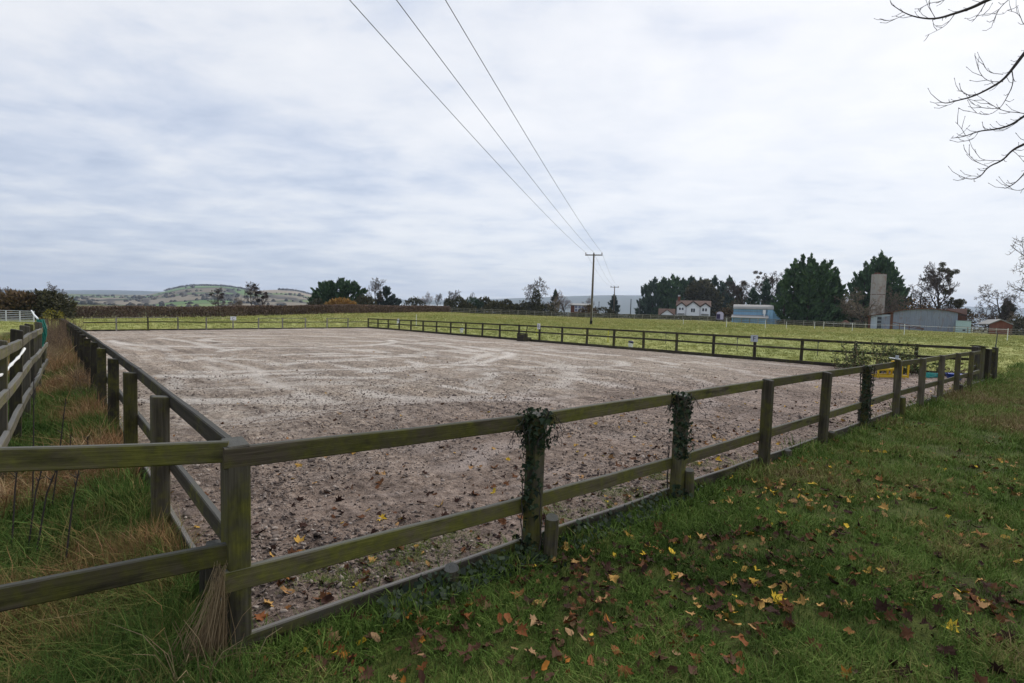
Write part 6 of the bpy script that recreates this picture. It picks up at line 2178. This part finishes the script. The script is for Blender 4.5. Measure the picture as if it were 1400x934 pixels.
hz0 = zt[1] + 0.09
ivy_plant(1, 'bushy ivy crown spilling from the top of the post nearest the corner post', 0.055, [(hz0 - 0.22, hz0 + 0.02, 0, 6.28, 0.05, 0.15, 0.62), (0.42, hz0 - 0.2, 2.4, 4.6, 0.065, 0.095, 0.16), (0.1, 0.45, 2.8, 4.4, 0.065, 0.085, 0.05), (0.0, 0.16, 0, 6.28, 0.08, 0.30, 0.17)], 620, 1)
hz0 = zt[2] + 0.09
ivy_plant(2, 'dark ivy clothing the upper half of the second post from the corner post', 0.055, [(hz0 - 0.16, hz0 + 0.02, 0, 6.28, 0.05, 0.13, 0.35), (0.62, hz0 - 0.1, 2.4, 6.0, 0.06, 0.11, 0.3), (0.42, 0.62, 3.3, 5.4, 0.07, 0.14, 0.2), (0.0, 0.18, 3.5, 5.5, 0.08, 0.25, 0.15)], 520, 2)
hz0 = zt[5] + 0.09
ivy_plant(5, 'ivy wrapping the full height of the fifth post along the lawn fence', 0.055, [(0.12, hz0, 0, 6.28, 0.06, 0.105, 0.95), (0.0, 0.12, 0, 6.28, 0.08, 0.22, 0.05)], 620, 3)
# ivy creeping along the foot of the kickboard
for k, (na, nb_, cnt, lb) in enumerate(((0.35, 1.0, 420, 'ivy creeping low along the kickboard before the ivy-crowned post'), (1.15, 1.9, 300, 'ivy creeping low along the kickboard after the ivy-crowned post'))):
    c = C0 + DF * SP * (na + nb_) / 2 + NF * 0.1
    o = thing('ground_ivy', (c[0], c[1], gz(*c)), lb, 'ivy', None, RZF)
    g = np.random.default_rng(40 + k)
    Lh = SP * (nb_ - na) / 2
    m = cnt
    pts = np.stack([g.uniform(-Lh, Lh, m), -0.16 + 0.16 * g.random(m) ** 1.4 + 0.04, np.zeros(m)], 1)
    pts[:, 2] = 0.02 + 0.13 * g.random(m) * np.clip((pts[:, 1] + 0.16) / 0.16, 0.2, 1)
    nrm = np.tile([0, -0.7, 0.7], (m, 1)) + g.normal(0, 0.4, (m, 3))
    nrm /= np.linalg.norm(nrm, axis=1, keepdims=True)
    t = np.cross(nrm, g.normal(0, 1, (m, 3)))
    t /= np.linalg.norm(t, axis=1, keepdims=True)
    s = np.cross(nrm, t)
    S = g.uniform(0.012, 0.026, (m, 1))
    V = np.stack([pts + t * S * a + s * S * b_ for a, b_ in ((-0.9, 0), (-0.1, 0.95), (1.25, 0), (-0.1, -0.95))], 1).reshape(-1, 3)
    F = np.arange(4 * m).reshape(m, 4)
    link('foliage', arr_mesh('foliage', V, np.concatenate([F[:, [0, 1, 2]], F[:, [0, 2, 3]]]), 'ivy_leaf'), o)


def weed(px, py, Y, H, n, label, seed, spread=0.4, m='weed_leaf'):
    q = P(px, py, Y)
    o = thing('weed_clump', (q[0], q[1], gz(q[0], q[1])), label, 'weeds')
    r = random.Random(seed)
    st, lf = MB(), []
    ld = []
    for k in range(n):
        a = r.uniform(0, 6.28)
        b = np.array([r.uniform(-spread, spread), r.uniform(-spread * 0.5, spread * 0.5), -0.05])
        h = H * r.uniform(0.5, 1.0)
        t = b + np.array([math.cos(a) * h * 0.25, math.sin(a) * h * 0.25, h])
        mid = (b + t) / 2 + np.array([r.uniform(-.05, .05), r.uniform(-.05, .05), 0.05])
        st.tube([b, mid, t], [0.008, 0.006, 0.003], 4, False)
        for j in range(16):
            s = r.uniform(0.15, 1.0)
            p_ = b * (1 - s) + t * s
            aa = r.uniform(0, 6.28)
            lf.append(p_ + np.array([math.cos(aa) * 0.05, math.sin(aa) * 0.05, 0]))
            ld.append((math.cos(aa), math.sin(aa), 0.5))
    st.build('stem', 'dry_stem', o)
    V, F = sprays(np.array(lf), np.array(ld), 0.13, 0.045, seed)
    link('foliage', arr_mesh('foliage', V, F, m), o)


weed(1182, 500, 19.0, 1.25, 34, 'leafy weeds growing through the field fence behind the yellow blocks', 1, 0.8)
weed(1216, 502, 18.4, 1.35, 34, 'tallest leafy weeds directly above the yellow jump blocks', 2, 0.6)
weed(1243, 505, 18.0, 1.2, 26, 'leafy weeds between the yellow blocks and the teal crate', 3, 0.5)
weed(1268, 508, 17.9, 0.7, 10, 'low weeds behind the teal plastic crate', 4, 0.5)
weed(1150, 497, 19.6, 0.8, 12, 'sparse weed stems at the fence left of the yellow blocks', 5, 0.6)
weed(1305, 506, 17.9, 0.6, 8, 'dry weeds behind the blue tub', 6, 0.5, 'dry_stem')

# dark dead dock stalks in the verge
DK = 'thin dark dead stalk standing in the verge behind the broad mossy rails'
for k, (a, b, Y) in enumerate((((43, 764), (47, 566), 4.2), ((36, 706), (58, 640), 3.6), ((68, 705), (90, 545), 4.2), ((86, 733), (108, 643), 3.3), ((46, 708), (78, 640), 3.5), ((118, 625), (120, 597), 5.0), ((94, 610), (96, 596), 5.2), ((14, 690), (24, 640), 3.6))):
    p_, q = P(*a, Y), P(*b, Y)
    g0_ = gz(p_[0], p_[1])
    o = thing('dead_stalk', (p_[0], p_[1], g0_), DK, 'plant', 'dead stalks in the verge')
    d = q - p_
    st = MB()
    st.tube([(0, 0, min(0, p_[2] - g0_) - 0.02), d * 0.5 + (0.01, 0, max(0, p_[2] - g0_)), d + (0, 0, max(0, p_[2] - g0_))], [0.006, 0.005, 0.003], 5)
    st.build('stem', 'twig_dark', o)
    hd = MB()
    r = random.Random(k)
    for j in range(7):
        e = d * r.uniform(0.7, 1.0) + (0, 0, max(0, p_[2] - g0_))
        hd.tube([e, e + np.array([r.uniform(-.03, .03), r.uniform(-.03, .03), r.uniform(0.01, .04)])], [0.003, 0.002], 3)
    hd.build('seed_head', 'twig_dark', o)

# dry grass sheaf leaning on the corner post
o = thing('dry_grass_tuft', (*(C0 - DF * 0.10 + NF * 0.02), gz(*C0)), 'sheaf of dry straw-coloured grass leaning against the mossy corner post', 'grass tuft')
mb = MB()
r = random.Random(4)
L0 = np.array(o.location)
for k in range(230):
    a = P(r.gauss(268, 24), 925 + r.uniform(-25, 15), 2.32)
    e = P(r.gauss(303, 5), r.uniform(765, 860), 2.38 + r.uniform(-.04, .04))
    a, e = a - L0, e - L0
    a[2] = r.uniform(-0.06, 0.02)
    mid = (a + e) / 2 + np.array([r.uniform(-.02, .02), r.uniform(-.02, .02), r.uniform(-.03, .03)])
    mb.tube([a, mid, e], [0.0018, 0.0016, 0.0008], 3, False)
for k in range(40):
    a = np.array([r.gauss(-0.05, 0.08), r.gauss(-0.12, 0.06), 0.0])
    e = a + np.array([r.gauss(0.05, 0.12), r.gauss(-0.05, 0.1), r.uniform(0.1, 0.35)])
    mid = (a + e) / 2 + np.array([0, 0, 0.06])
    mb.tube([a, mid, e], [0.002, 0.0016, 0.0008], 3, False)
mb.build('blade', 'straw', o)
o.children[0]['kind'] = 'stuff'

# brown brush at the far end of the verge
for k, (px, Y, H, w, cnt, m, lb) in enumerate(((72, 17.0, 1.0, 1.0, 420, 'dry_stem', 'tall brown dead brush choking the verge beyond the haynet'), (83, 22.0, 1.2, 1.6, 700, 'dry_stem', 'brown dead brush at the far end of the verge under the yellow shrub'), (62, 14.0, 0.7, 0.6, 350, 'straw', 'tan dead grass stems beside the haynet'), (118, 10.2, 0.5, 0.35, 120, 'dry_stem', 'russet dead stems against the dark arena fence posts'))):
    X = X_at(px, Y, 0.4)
    o = thing('dead_brush', (X, Y, gz(X, Y)), lb, 'brush')
    mb = MB()
    r = random.Random(k + 50)
    for j in range(cnt):
        q = r.gauss(0, 0.5)
        a = np.array([DL[0] * q * 2.2 + DF[0] * r.uniform(-w, w) * 0.5, DL[1] * q * 2.2 + DF[1] * r.uniform(-w, w) * 0.5, -0.05])
        e = a + np.array([r.gauss(0, 0.16), r.gauss(0, 0.16), H * r.uniform(0.5, 1.05)])
        mid = (a + e) / 2 + np.array([r.gauss(0, 0.04), r.gauss(0, 0.04), 0])
        mb.tube([a, mid, e], [0.006, 0.005, 0.002], 3, False)
        for i in range(2):
            t = r.uniform(0.4, 0.95)
            s = a * (1 - t) + e * t
            mb.tube([s, s + np.array([r.gauss(0, 0.08), r.gauss(0, 0.08), r.uniform(0.02, 0.15)])], [0.004, 0.0015], 3, False)
    c = mb.build('stem', m, o)
    c['kind'] = 'stuff'


# ------------------------------------------------------------------ grass, leaves, clods: scattered instances
PROTO = {}


def proto_collection(name, meshes):
    c = bpy.data.collections.new(name)
    for i, me in enumerate(meshes):
        o = bpy.data.objects.new('%s_%02d' % (name, i), me)
        c.objects.link(o)
    return c


def scatter(name, coll, pts, rot, scl, tint, idx, label, cat='grass'):
    me = bpy.data.meshes.new(name)
    n = len(pts)
    me.vertices.add(n)
    me.vertices.foreach_set('co', np.ascontiguousarray(pts, np.float32).ravel())
    for nm, typ, dat, key in (('rot', 'FLOAT_VECTOR', rot, 'vector'), ('scl', 'FLOAT_VECTOR', scl, 'vector'), ('tint', 'FLOAT', tint, 'value'), ('idx', 'INT', idx, 'value')):
        a = me.attributes.new(nm, typ, 'POINT')
        a.data.foreach_set(key, np.ascontiguousarray(dat, np.int32 if typ == 'INT' else np.float32).ravel())
    o = link(name, me)
    ng = bpy.data.node_groups.new(name + '_scatter', 'GeometryNodeTree')
    ng.interface.new_socket('Geometry', in_out='INPUT', socket_type='NodeSocketGeometry')
    ng.interface.new_socket('Geometry', in_out='OUTPUT', socket_type='NodeSocketGeometry')
    gi, go = ng.nodes.new('NodeGroupInput'), ng.nodes.new('NodeGroupOutput')
    ci = ng.nodes.new('GeometryNodeCollectionInfo')
    ci.inputs['Collection'].default_value = coll
    ci.inputs['Separate Children'].default_value = True
    ci.inputs['Reset Children'].default_value = True
    iop = ng.nodes.new('GeometryNodeInstanceOnPoints')
    iop.inputs['Pick Instance'].default_value = True
    ng.links.new(gi.outputs[0], iop.inputs['Points'])
    ng.links.new(ci.outputs[0], iop.inputs['Instance'])
    for nm, typ, sock in (('rot', 'FLOAT_VECTOR', 'Rotation'), ('scl', 'FLOAT_VECTOR', 'Scale'), ('idx', 'INT', 'Instance Index')):
        na_ = ng.nodes.new('GeometryNodeInputNamedAttribute')
        na_.data_type = typ
        na_.inputs['Name'].default_value = nm
        ng.links.new(na_.outputs['Attribute'], iop.inputs[sock])
    ng.links.new(iop.outputs[0], go.inputs[0])
    md = o.modifiers.new('scatter', 'NODES')
    md.node_group = ng
    return tag(o, label, cat, kind='stuff')


def tuft(seed, nblade, R, h0, h1, w, lean, mat_, bend=0.5):
    g = np.random.default_rng(seed)
    V, F = [], []
    for k in range(nblade):
        a, rr_ = g.uniform(0, 6.28), R * math.sqrt(g.random())
        b = np.array([rr_ * math.cos(a), rr_ * math.sin(a), -0.01])
        h = g.uniform(h0, h1)
        la = g.uniform(0, 6.28)
        l = abs(g.normal(0, lean))
        d = np.array([math.cos(la), math.sin(la), 0]) * l
        s = np.array([-math.sin(la + g.normal(0, .5)), math.cos(la), 0]) * w * g.uniform(0.6, 1.2)
        p1, p2, p3 = b, b + np.array([0, 0, h * 0.55]) + d * h * 0.35, b + np.array([0, 0, h * (1 - 0.25 * min(l, 1.5) * bend)]) + d * h * 1.0
        o = len(V)
        V += [p1 - s / 2, p1 + s / 2, p2 + s * 0.4, p2 - s * 0.4, p3]
        F += [(o, o + 1, o + 2), (o, o + 2, o + 3), (o + 3, o + 2, o + 4)]
    return arr_mesh('tuft', np.array(V), np.array(F), mat_)


def leaf_mesh(seed, mat_=None):
    """five-lobed maple leaf, 1 unit wide, curled"""
    g = np.random.default_rng(seed)
    out_ = [(0, -0.42), (0.10, -0.28), (0.36, -0.34), (0.26, -0.14), (0.52, -0.02), (0.34, 0.06), (0.42, 0.30), (0.20, 0.20), (0.0, 0.56), (-0.20, 0.20), (-0.42, 0.30), (-0.34, 0.06), (-0.52, -0.02), (-0.26, -0.14), (-0.36, -0.34), (-0.10, -0.28)]
    if seed % 2 == 1:        # plain oval leaf, some with a torn edge
        out_ = [(0.26 * math.sin(a) * (0.7 if 3 < i_ < 6 else 1), -0.48 * math.cos(a)) for i_, a in enumerate(np.linspace(0, 2 * math.pi, 17)[:-1])]
    cx_, cy_, tw, fold = g.uniform(-0.9, 1.7), g.uniform(-0.6, 1.6), g.uniform(-1.2, 1.2), g.uniform(-0.1, 0.6)
    V = [(0, -0.05, 0.0)]
    for x, y in out_:
        x, y = x * g.uniform(0.85, 1.12), y * g.uniform(0.85, 1.12)
        V.append((x, y, cx_ * x * x + cy_ * y * y * 0.6 + tw * x * y + fold * abs(x) + g.uniform(-0.09, 0.09)))
    n = len(out_)
    F = [(0, 1 + i, 1 + (i + 1) % n) for i in range(n)]
    return arr_mesh('leaf', np.array(V), np.array(F), mat_)


def in_view(x, y, z, m=30):
    d = np.stack([x, y, z - EYE], -1)
    dep = d @ FW
    px = 700 + FPX * (d @ RT) / np.maximum(dep, 0.01)
    py = 467 - FPX * (d @ UP) / np.maximum(dep, 0.01)
    return (dep > 0.3) & (px > -m) & (px < 1400 + m) & (py < 934 + m * 2)


def polar_pts(n, d0, d1, power=1.0, az=(-1.0, 1.0)):
    """density falling as distance**-power"""
    u = rng.random(n)
    if power == 2:
        d = d0 * (d1 / d0) ** u
    else:
        e = 2 - power
        d = (d0 ** e + u * (d1 ** e - d0 ** e)) ** (1 / e)
    a = rng.uniform(az[0], az[1], n)
    return d * np.sin(a), d * np.cos(a)


def euler_up(n, tilt=0.15):
    return np.stack([rng.normal(0, tilt, n), rng.normal(0, tilt, n), rng.uniform(0, 6.28, n)], 1)


# lawn grass
lawn_c = proto_collection('lawn_tuft', [tuft(400 + i, 28, 0.075, 0.02, 0.07, 0.0042, 1.0, 'grass') for i in range(6)])
x, y = polar_pts(125000, 1.9, 34, 1.45, (-0.95, 1.0))
u, v = arena_uv(x, y)
s, t = u * 22.3, v * 44
keep = (t < -0.04 + 0.0 * s) | ((s < -0.02) & (t < 0.4))
keep &= ~((s < -0.1) & (t > 0.35))
x, y = x[keep], y[keep]
z = ground(x, y)
k = in_view(x, y, z)
x, y, z = x[k], y[k], z[k]
d = np.hypot(x, y)
patch = fbm(x * 0.55, y * 0.55, 4, 41)
patch2 = fbm(x * 2.3 + 9, y * 2.3, 3, 43)
bare = (patch2 < 0.44) & (rng.random(len(x)) < 0.8)
x, y, z, d, patch, patch2 = (q[~bare] for q in (x, y, z, d, patch, patch2))
n = len(x)
tint = 0.33 + 0.9 * (patch - 0.5) + 0.8 * (patch2 - 0.5) + rng.normal(0, 0.12, n)
u, v = arena_uv(x, y)
edge = np.clip(1 - np.abs(v * 44 + 1.4 + 0.6 * (patch - .5)) / 1.2, 0, 1) * np.clip((u * 22.3 - 5) / 3, 0, 1)
tint = np.clip(tint + 0.20 * edge - 0.10 * np.clip((-v * 44 - 2.2) / 2, 0, 1) * np.clip((u * 22.3 - 4) / 4, 0, 1), 0.02, 0.95)
sc_ = (0.75 + 0.5 * rng.random(n)) * np.clip(0.8 + d / 14, 0.9, 2.2) * (0.75 + 0.7 * patch2)
tall = (v * 44 > -0.16)
sc_ = sc_ * np.where(tall, 1.6, 1.0)
scatter('lawn_grass', lawn_c, np.stack([x, y, z], 1), euler_up(n), np.stack([sc_, sc_, sc_ * rng.uniform(0.7, 1.15, n)], 1), tint, rng.integers(0, 6, n), 'short mossy green grass of the leaf-strewn lawn')

# rough verge grass on the left
verge_c = proto_collection('verge_tuft', [tuft(500 + i, 34, 0.10, 0.10, 0.30, 0.006, 0.75, 'rough_grass', 1.0) for i in range(6)])
n = 16000
tt_ = 0.2 + 33 * rng.random(n) ** 2.0
ss_ = -0.12 - 2.0 * rng.random(n)
x, y = C0[0] + DF[0] * ss_ + DL[0] * tt_, C0[1] + DF[1] * ss_ + DL[1] * tt_
x2, y2 = polar_pts(5000, 1.9, 4.2, 1.2, (-0.95, -0.35))
x, y = np.concatenate([x, x2]), np.concatenate([y, y2])
u, v = arena_uv(x, y)
lim = (u * 22.3 < -0.06)
x, y = x[lim], y[lim]
z = ground(x, y)
k = in_view(x, y, z, 60)
x, y, z = x[k], y[k], z[k]
n = len(x)
u, v = arena_uv(x, y)
p1_, p2_ = fbm(x * 0.9, y * 0.9, 3, 61), fbm(x * 3.1, y * 3.1, 3, 63)
near = np.clip((v * 44) / 3.2, 0, 1)
fence_side = np.clip(1 - (-(u * 22.3)) / 0.8, 0, 1)
tint = np.clip(0.15 + 0.22 * near + 1.7 * (p1_ - 0.5) * (0.25 + 0.75 * near) + 0.7 * (p2_ - 0.5) + 0.18 * fence_side * near + rng.normal(0, 0.13, n), 0.02, 0.98)
sc_ = (0.55 + 0.8 * rng.random(n) * (0.4 + 1.2 * p2_)) * (0.45 + 0.55 * near) * np.clip(1 + (v * 44 - 8) / 25, 1, 1.6)
scatter('verge_grass', verge_c, np.stack([x, y, z], 1), euler_up(n, 0.3), np.stack([sc_, sc_, sc_ * (0.8 + 0.5 * fence_side)], 1), tint, rng.integers(0, 6, n), 'rank green and russet grass filling the verge beside the arena')

# tussocks of the field
field_c = proto_collection('field_tuft', [tuft(600 + i, 18, 0.22, 0.05, 0.16, 0.02, 0.9, 'field_grass') for i in range(4)])
x, y = polar_pts(60000, 16, 120, 1.2, (-0.85, 0.85))
u, v = arena_uv(x, y)
out_m = (u > 1.012) | (v > 1.04) | (u < -0.16)
x, y = x[out_m], y[out_m]
pxv = 700 + FPX * x / y
k = (y < np.interp(pxv, TPX, TYB) - 1.5) & (pxv > -20) & (pxv < 1420)
x, y = x[k], y[k]
u, v = arena_uv(x, y)
z = ground(x, y)
n = len(x)
p1_, p2_ = fbm(x * 0.12, y * 0.12, 3, 71), fbm(x * 0.9, y * 0.9, 3, 73)
tint = np.clip(0.45 + 1.0 * (p2_ - 0.5) + 0.5 * (p1_ - 0.5) + 0.004 * (y - 50) + rng.normal(0, 0.13, n), 0, 1)
sc_ = (0.6 + 0.6 * rng.random(n)) * np.clip(y / 45, 0.8, 1.8)
scatter('field_grass', field_c, np.stack([x, y, z], 1), euler_up(n), np.stack([sc_, sc_, sc_ * (0.5 + 0.8 * p2_)], 1), tint, rng.integers(0, 4, n), 'tussocky yellow-green grass of the grazed field')

# small moss and grass tufts inside the arena edge
x, y = [], []
for n_, cnt in ((0.42, 60), (0.62, 110), (0.75, 60), (1.35, 70), (1.75, 90), (2.2, 70), (2.6, 50), (0.3, 40)):
    c = C0 + DF * SP * n_ + DL * 0.35
    x.append(c[0] + rng.normal(0, 0.16, cnt))
    y.append(c[1] + rng.normal(0, 0.12, cnt))
x, y = np.concatenate(x), np.concatenate(y)
u, v = arena_uv(x, y)
k = v * 44 > 0.03
x, y, u, v = x[k], y[k], u[k], v[k]
z = sand_z(x, y, u, v)
n = len(x)
sc_ = rng.uniform(0.35, 0.75, n)
scatter('arena_edge_moss', lawn_c, np.stack([x, y, z], 1), euler_up(n), np.stack([sc_, sc_, sc_ * 0.9], 1), np.clip(rng.normal(0.46, 0.1, n), 0.1, 0.7), rng.integers(0, 6, n), 'tufts of bright moss and grass on the sand along the kickboard')

# clods and crumbs on the sand
def clod_mesh(seed):
    g = np.random.default_rng(seed)
    V = []
    for z, r_, k_ in ((-0.15, 0.75, 6), (0.25, 0.95, 6), (0.7, 0.5, 6)):
        for j in range(k_):
            a = 2 * math.pi * (j + g.uniform(-.25, .25)) / k_
            V.append((r_ * g.uniform(0.6, 1.15) * math.cos(a), r_ * g.uniform(0.6, 1.15) * math.sin(a), z * g.uniform(0.7, 1.2)))
    V.append((g.uniform(-.2, .2), g.uniform(-.2, .2), 0.85))
    F = []
    for l in range(2):
        for j in range(6):
            q = (j + 1) % 6
            F += [(l * 6 + j, l * 6 + q, l * 6 + 6 + q), (l * 6 + j, l * 6 + 6 + q, l * 6 + 6 + j)]
    F += [(12 + j, 12 + (j + 1) % 6, 18) for j in range(6)]
    return arr_mesh('clod', np.array(V), np.array(F), 'clod')


clod_c = proto_collection('clod', [clod_mesh(700 + i) for i in range(6)])
x, y = polar_pts(120000, 2.4, 26, 1.8, (-0.72, 0.78))
u, v = arena_uv(x, y)
k = (u > 0.004) & (u < 0.99) & (v > 0.003) & (v < 0.97)
x, y, u, v = x[k], y[k], u[k], v[k]
z = sand_z(x, y, u, v)
k = in_view(x, y, z)
x, y, z, u, v = x[k], y[k], z[k], u[k], v[k]
pt = fbm(x * 0.9, y * 0.9, 3, 81)
k = rng.random(len(x)) < np.clip(0.25 + 2.2 * (pt - 0.38), 0.1, 1)
x, y, z, u, v = x[k], y[k], z[k], u[k], v[k]
n = len(x)
d = np.hypot(x, y)
sc_ = np.exp(rng.normal(-4.85, 0.42, n)) * np.clip(1.25 - d / 30, 0.5, 1.1) * np.clip(0.8 + d / 14, 1, 1.8)
tint = np.clip(rng.beta(1.3, 1.3, n) * (1 - 0.5 * np.clip(d / 14, 0, 1)) + 0.40 * np.clip(d / 14, 0, 1) - 0.2 * np.clip(1 - v * 44 / 8, 0, 1), 0, 1)
scatter('sand_clods', clod_c, np.stack([x, y, z + sc_ * 0.1], 1), euler_up(n, 0.6), np.stack([sc_ * rng.uniform(0.7, 1.8, n), sc_, sc_ * rng.uniform(0.4, 0.8, n)], 1), tint, rng.integers(0, 6, n), 'crumbs and clods strewn over the harrowed arena sand', 'clods')

# fallen leaves: the nearest three hundred one by one, the rest as litter
LEAF = [leaf_mesh(800 + i) for i in range(8)]


def leaf_field(n, d0, d1, power, az):
    x, y = polar_pts(n, d0, d1, power, az)
    u, v = arena_uv(x, y)
    s, t = u * 22.3, v * 44
    on_sand = (t > 0.06) & (s > 0.05)
    under = fbm(x * 1.3, y * 1.3, 3, 91)
    dens = np.where(on_sand, 0.015 + 0.30 * np.clip(1 - t / 2.0, 0, 1) + 0.09 * np.clip(1 - t / 6, 0, 1), np.clip(1.15 - np.maximum(s - 2.0, 0) * 0.055, 0.22, 1) * np.clip(0.25 + 3.0 * (under - 0.40), 0.12, 1))
    dens = np.where((s < 0) & (t > 0.3), 0.16, dens)
    k = rng.random(n) < dens
    k &= ~((np.abs(t) < 0.08) & (s > -0.1)) & ~((np.abs(s) < 0.08) & (t > -0.1))
    x, y, u, v, on_sand = x[k], y[k], u[k], v[k], on_sand[k]
    z = np.where(on_sand, sand_z(x, y, u, v) + 0.006, ground(x, y) + 0.014 + 0.030 * rng.random(len(x)))
    k = in_view(x, y, z, 0)
    return x[k], y[k], z[k], on_sand[k]


x, y, z, os_ = leaf_field(26000, 2.0, 22, 1.25, (-0.9, 0.85))
d = np.hypot(x, y)
order = np.argsort(d)
size = 0.032 + 0.062 * rng.random(len(x)) ** 1.5
kind_p = rng.random(len(x))
rot = np.stack([rng.normal(0, 0.45, len(x)), rng.normal(0, 0.45, len(x)), rng.uniform(0, 6.28, len(x))], 1)
kinds = []
for i in range(len(x)):
    p = kind_p[i]
    if d[i] < 5:
        kinds.append('brown' if p < 0.46 else 'russet' if p < 0.78 else 'tan' if p < 0.91 else 'orange' if p < 0.975 else 'yellow')
    else:
        kinds.append('brown' if p < 0.30 else 'russet' if p < 0.52 else 'tan' if p < 0.80 else 'orange' if p < 0.94 else 'yellow')
LK = {}
for kk in LEAFC:
    LK[kk] = []
    for me in LEAF:
        m2 = me.copy()
        m2.materials.clear()
        m2.materials.append(MATS['leaf_' + kk])
        LK[kk].append(m2)
u, v = arena_uv(x, y)
big_ = order[:300]
WORD = {'yellow': 'bright yellow', 'orange': 'orange', 'russet': 'russet', 'brown': 'dark brown curled', 'tan': 'pale tan'}
for i in big_:
    kk = kinds[i]
    place = 'arena sand inside the kickboard' if os_[i] else ('verge left of the corner post' if u[i] < 0 else 'lawn grass outside the arena fence')
    o = link('fallen_leaf', LK[kk][int(rng.integers(0, 8))], None, (x[i], y[i], z[i]), tuple(rot[i]))
    o.scale = (size[i],) * 3
    tag(o, 'fallen %s maple leaf lying on the %s' % (WORD[kk], place), 'leaf', 'fallen %s leaves on the %s' % (kk, place.split(' ')[0] + ' ' + place.split(' ')[1]))
rest = order[300:]
TV = {'brown': 0.15, 'russet': 0.45, 'orange': 0.66, 'tan': 0.82, 'yellow': 0.97}
leaf_c = proto_collection('litter_leaf', [])
for i, me in enumerate(LEAF):
    m2 = me.copy()
    m2.materials.clear()
    m2.materials.append(MATS['leaf_litter'])
    leaf_c.objects.link(bpy.data.objects.new('litter_leaf_%02d' % i, m2))
tint = np.array([TV[kinds[i]] for i in rest]) + rng.normal(0, 0.03, len(rest))
sz = size[rest]
scatter('leaf_litter', leaf_c, np.stack([x[rest], y[rest], z[rest]], 1), rot[rest], np.stack([sz, sz, sz], 1), np.clip(tint, 0, 1), rng.integers(0, 8, len(rest)), 'autumn leaf litter thinning out across the lawn and sand', 'leaves')

# ------------------------------------------------------------------ haze
hzb = MB().bbox((-7400, -7400, -40), (7400, 7400, 360)).build('haze', None)
hm = bpy.data.materials.new('haze')
hm.use_nodes = True
t = hm.node_tree
t.nodes.clear()
pv = N(t, 'ShaderNodeVolumePrincipled', ins={'Color': (0.66, 0.79, 1.0, 1), 'Density': 0.00014, 'Anisotropy': 0.2})
N(t, 'ShaderNodeOutputMaterial', ins={'Volume': pv.outputs[0]})
hzb.data.materials.append(hm)
tag(hzb, kind='stuff')
tag(hzb, 'thin blue-grey winter haze over the whole countryside', 'haze')
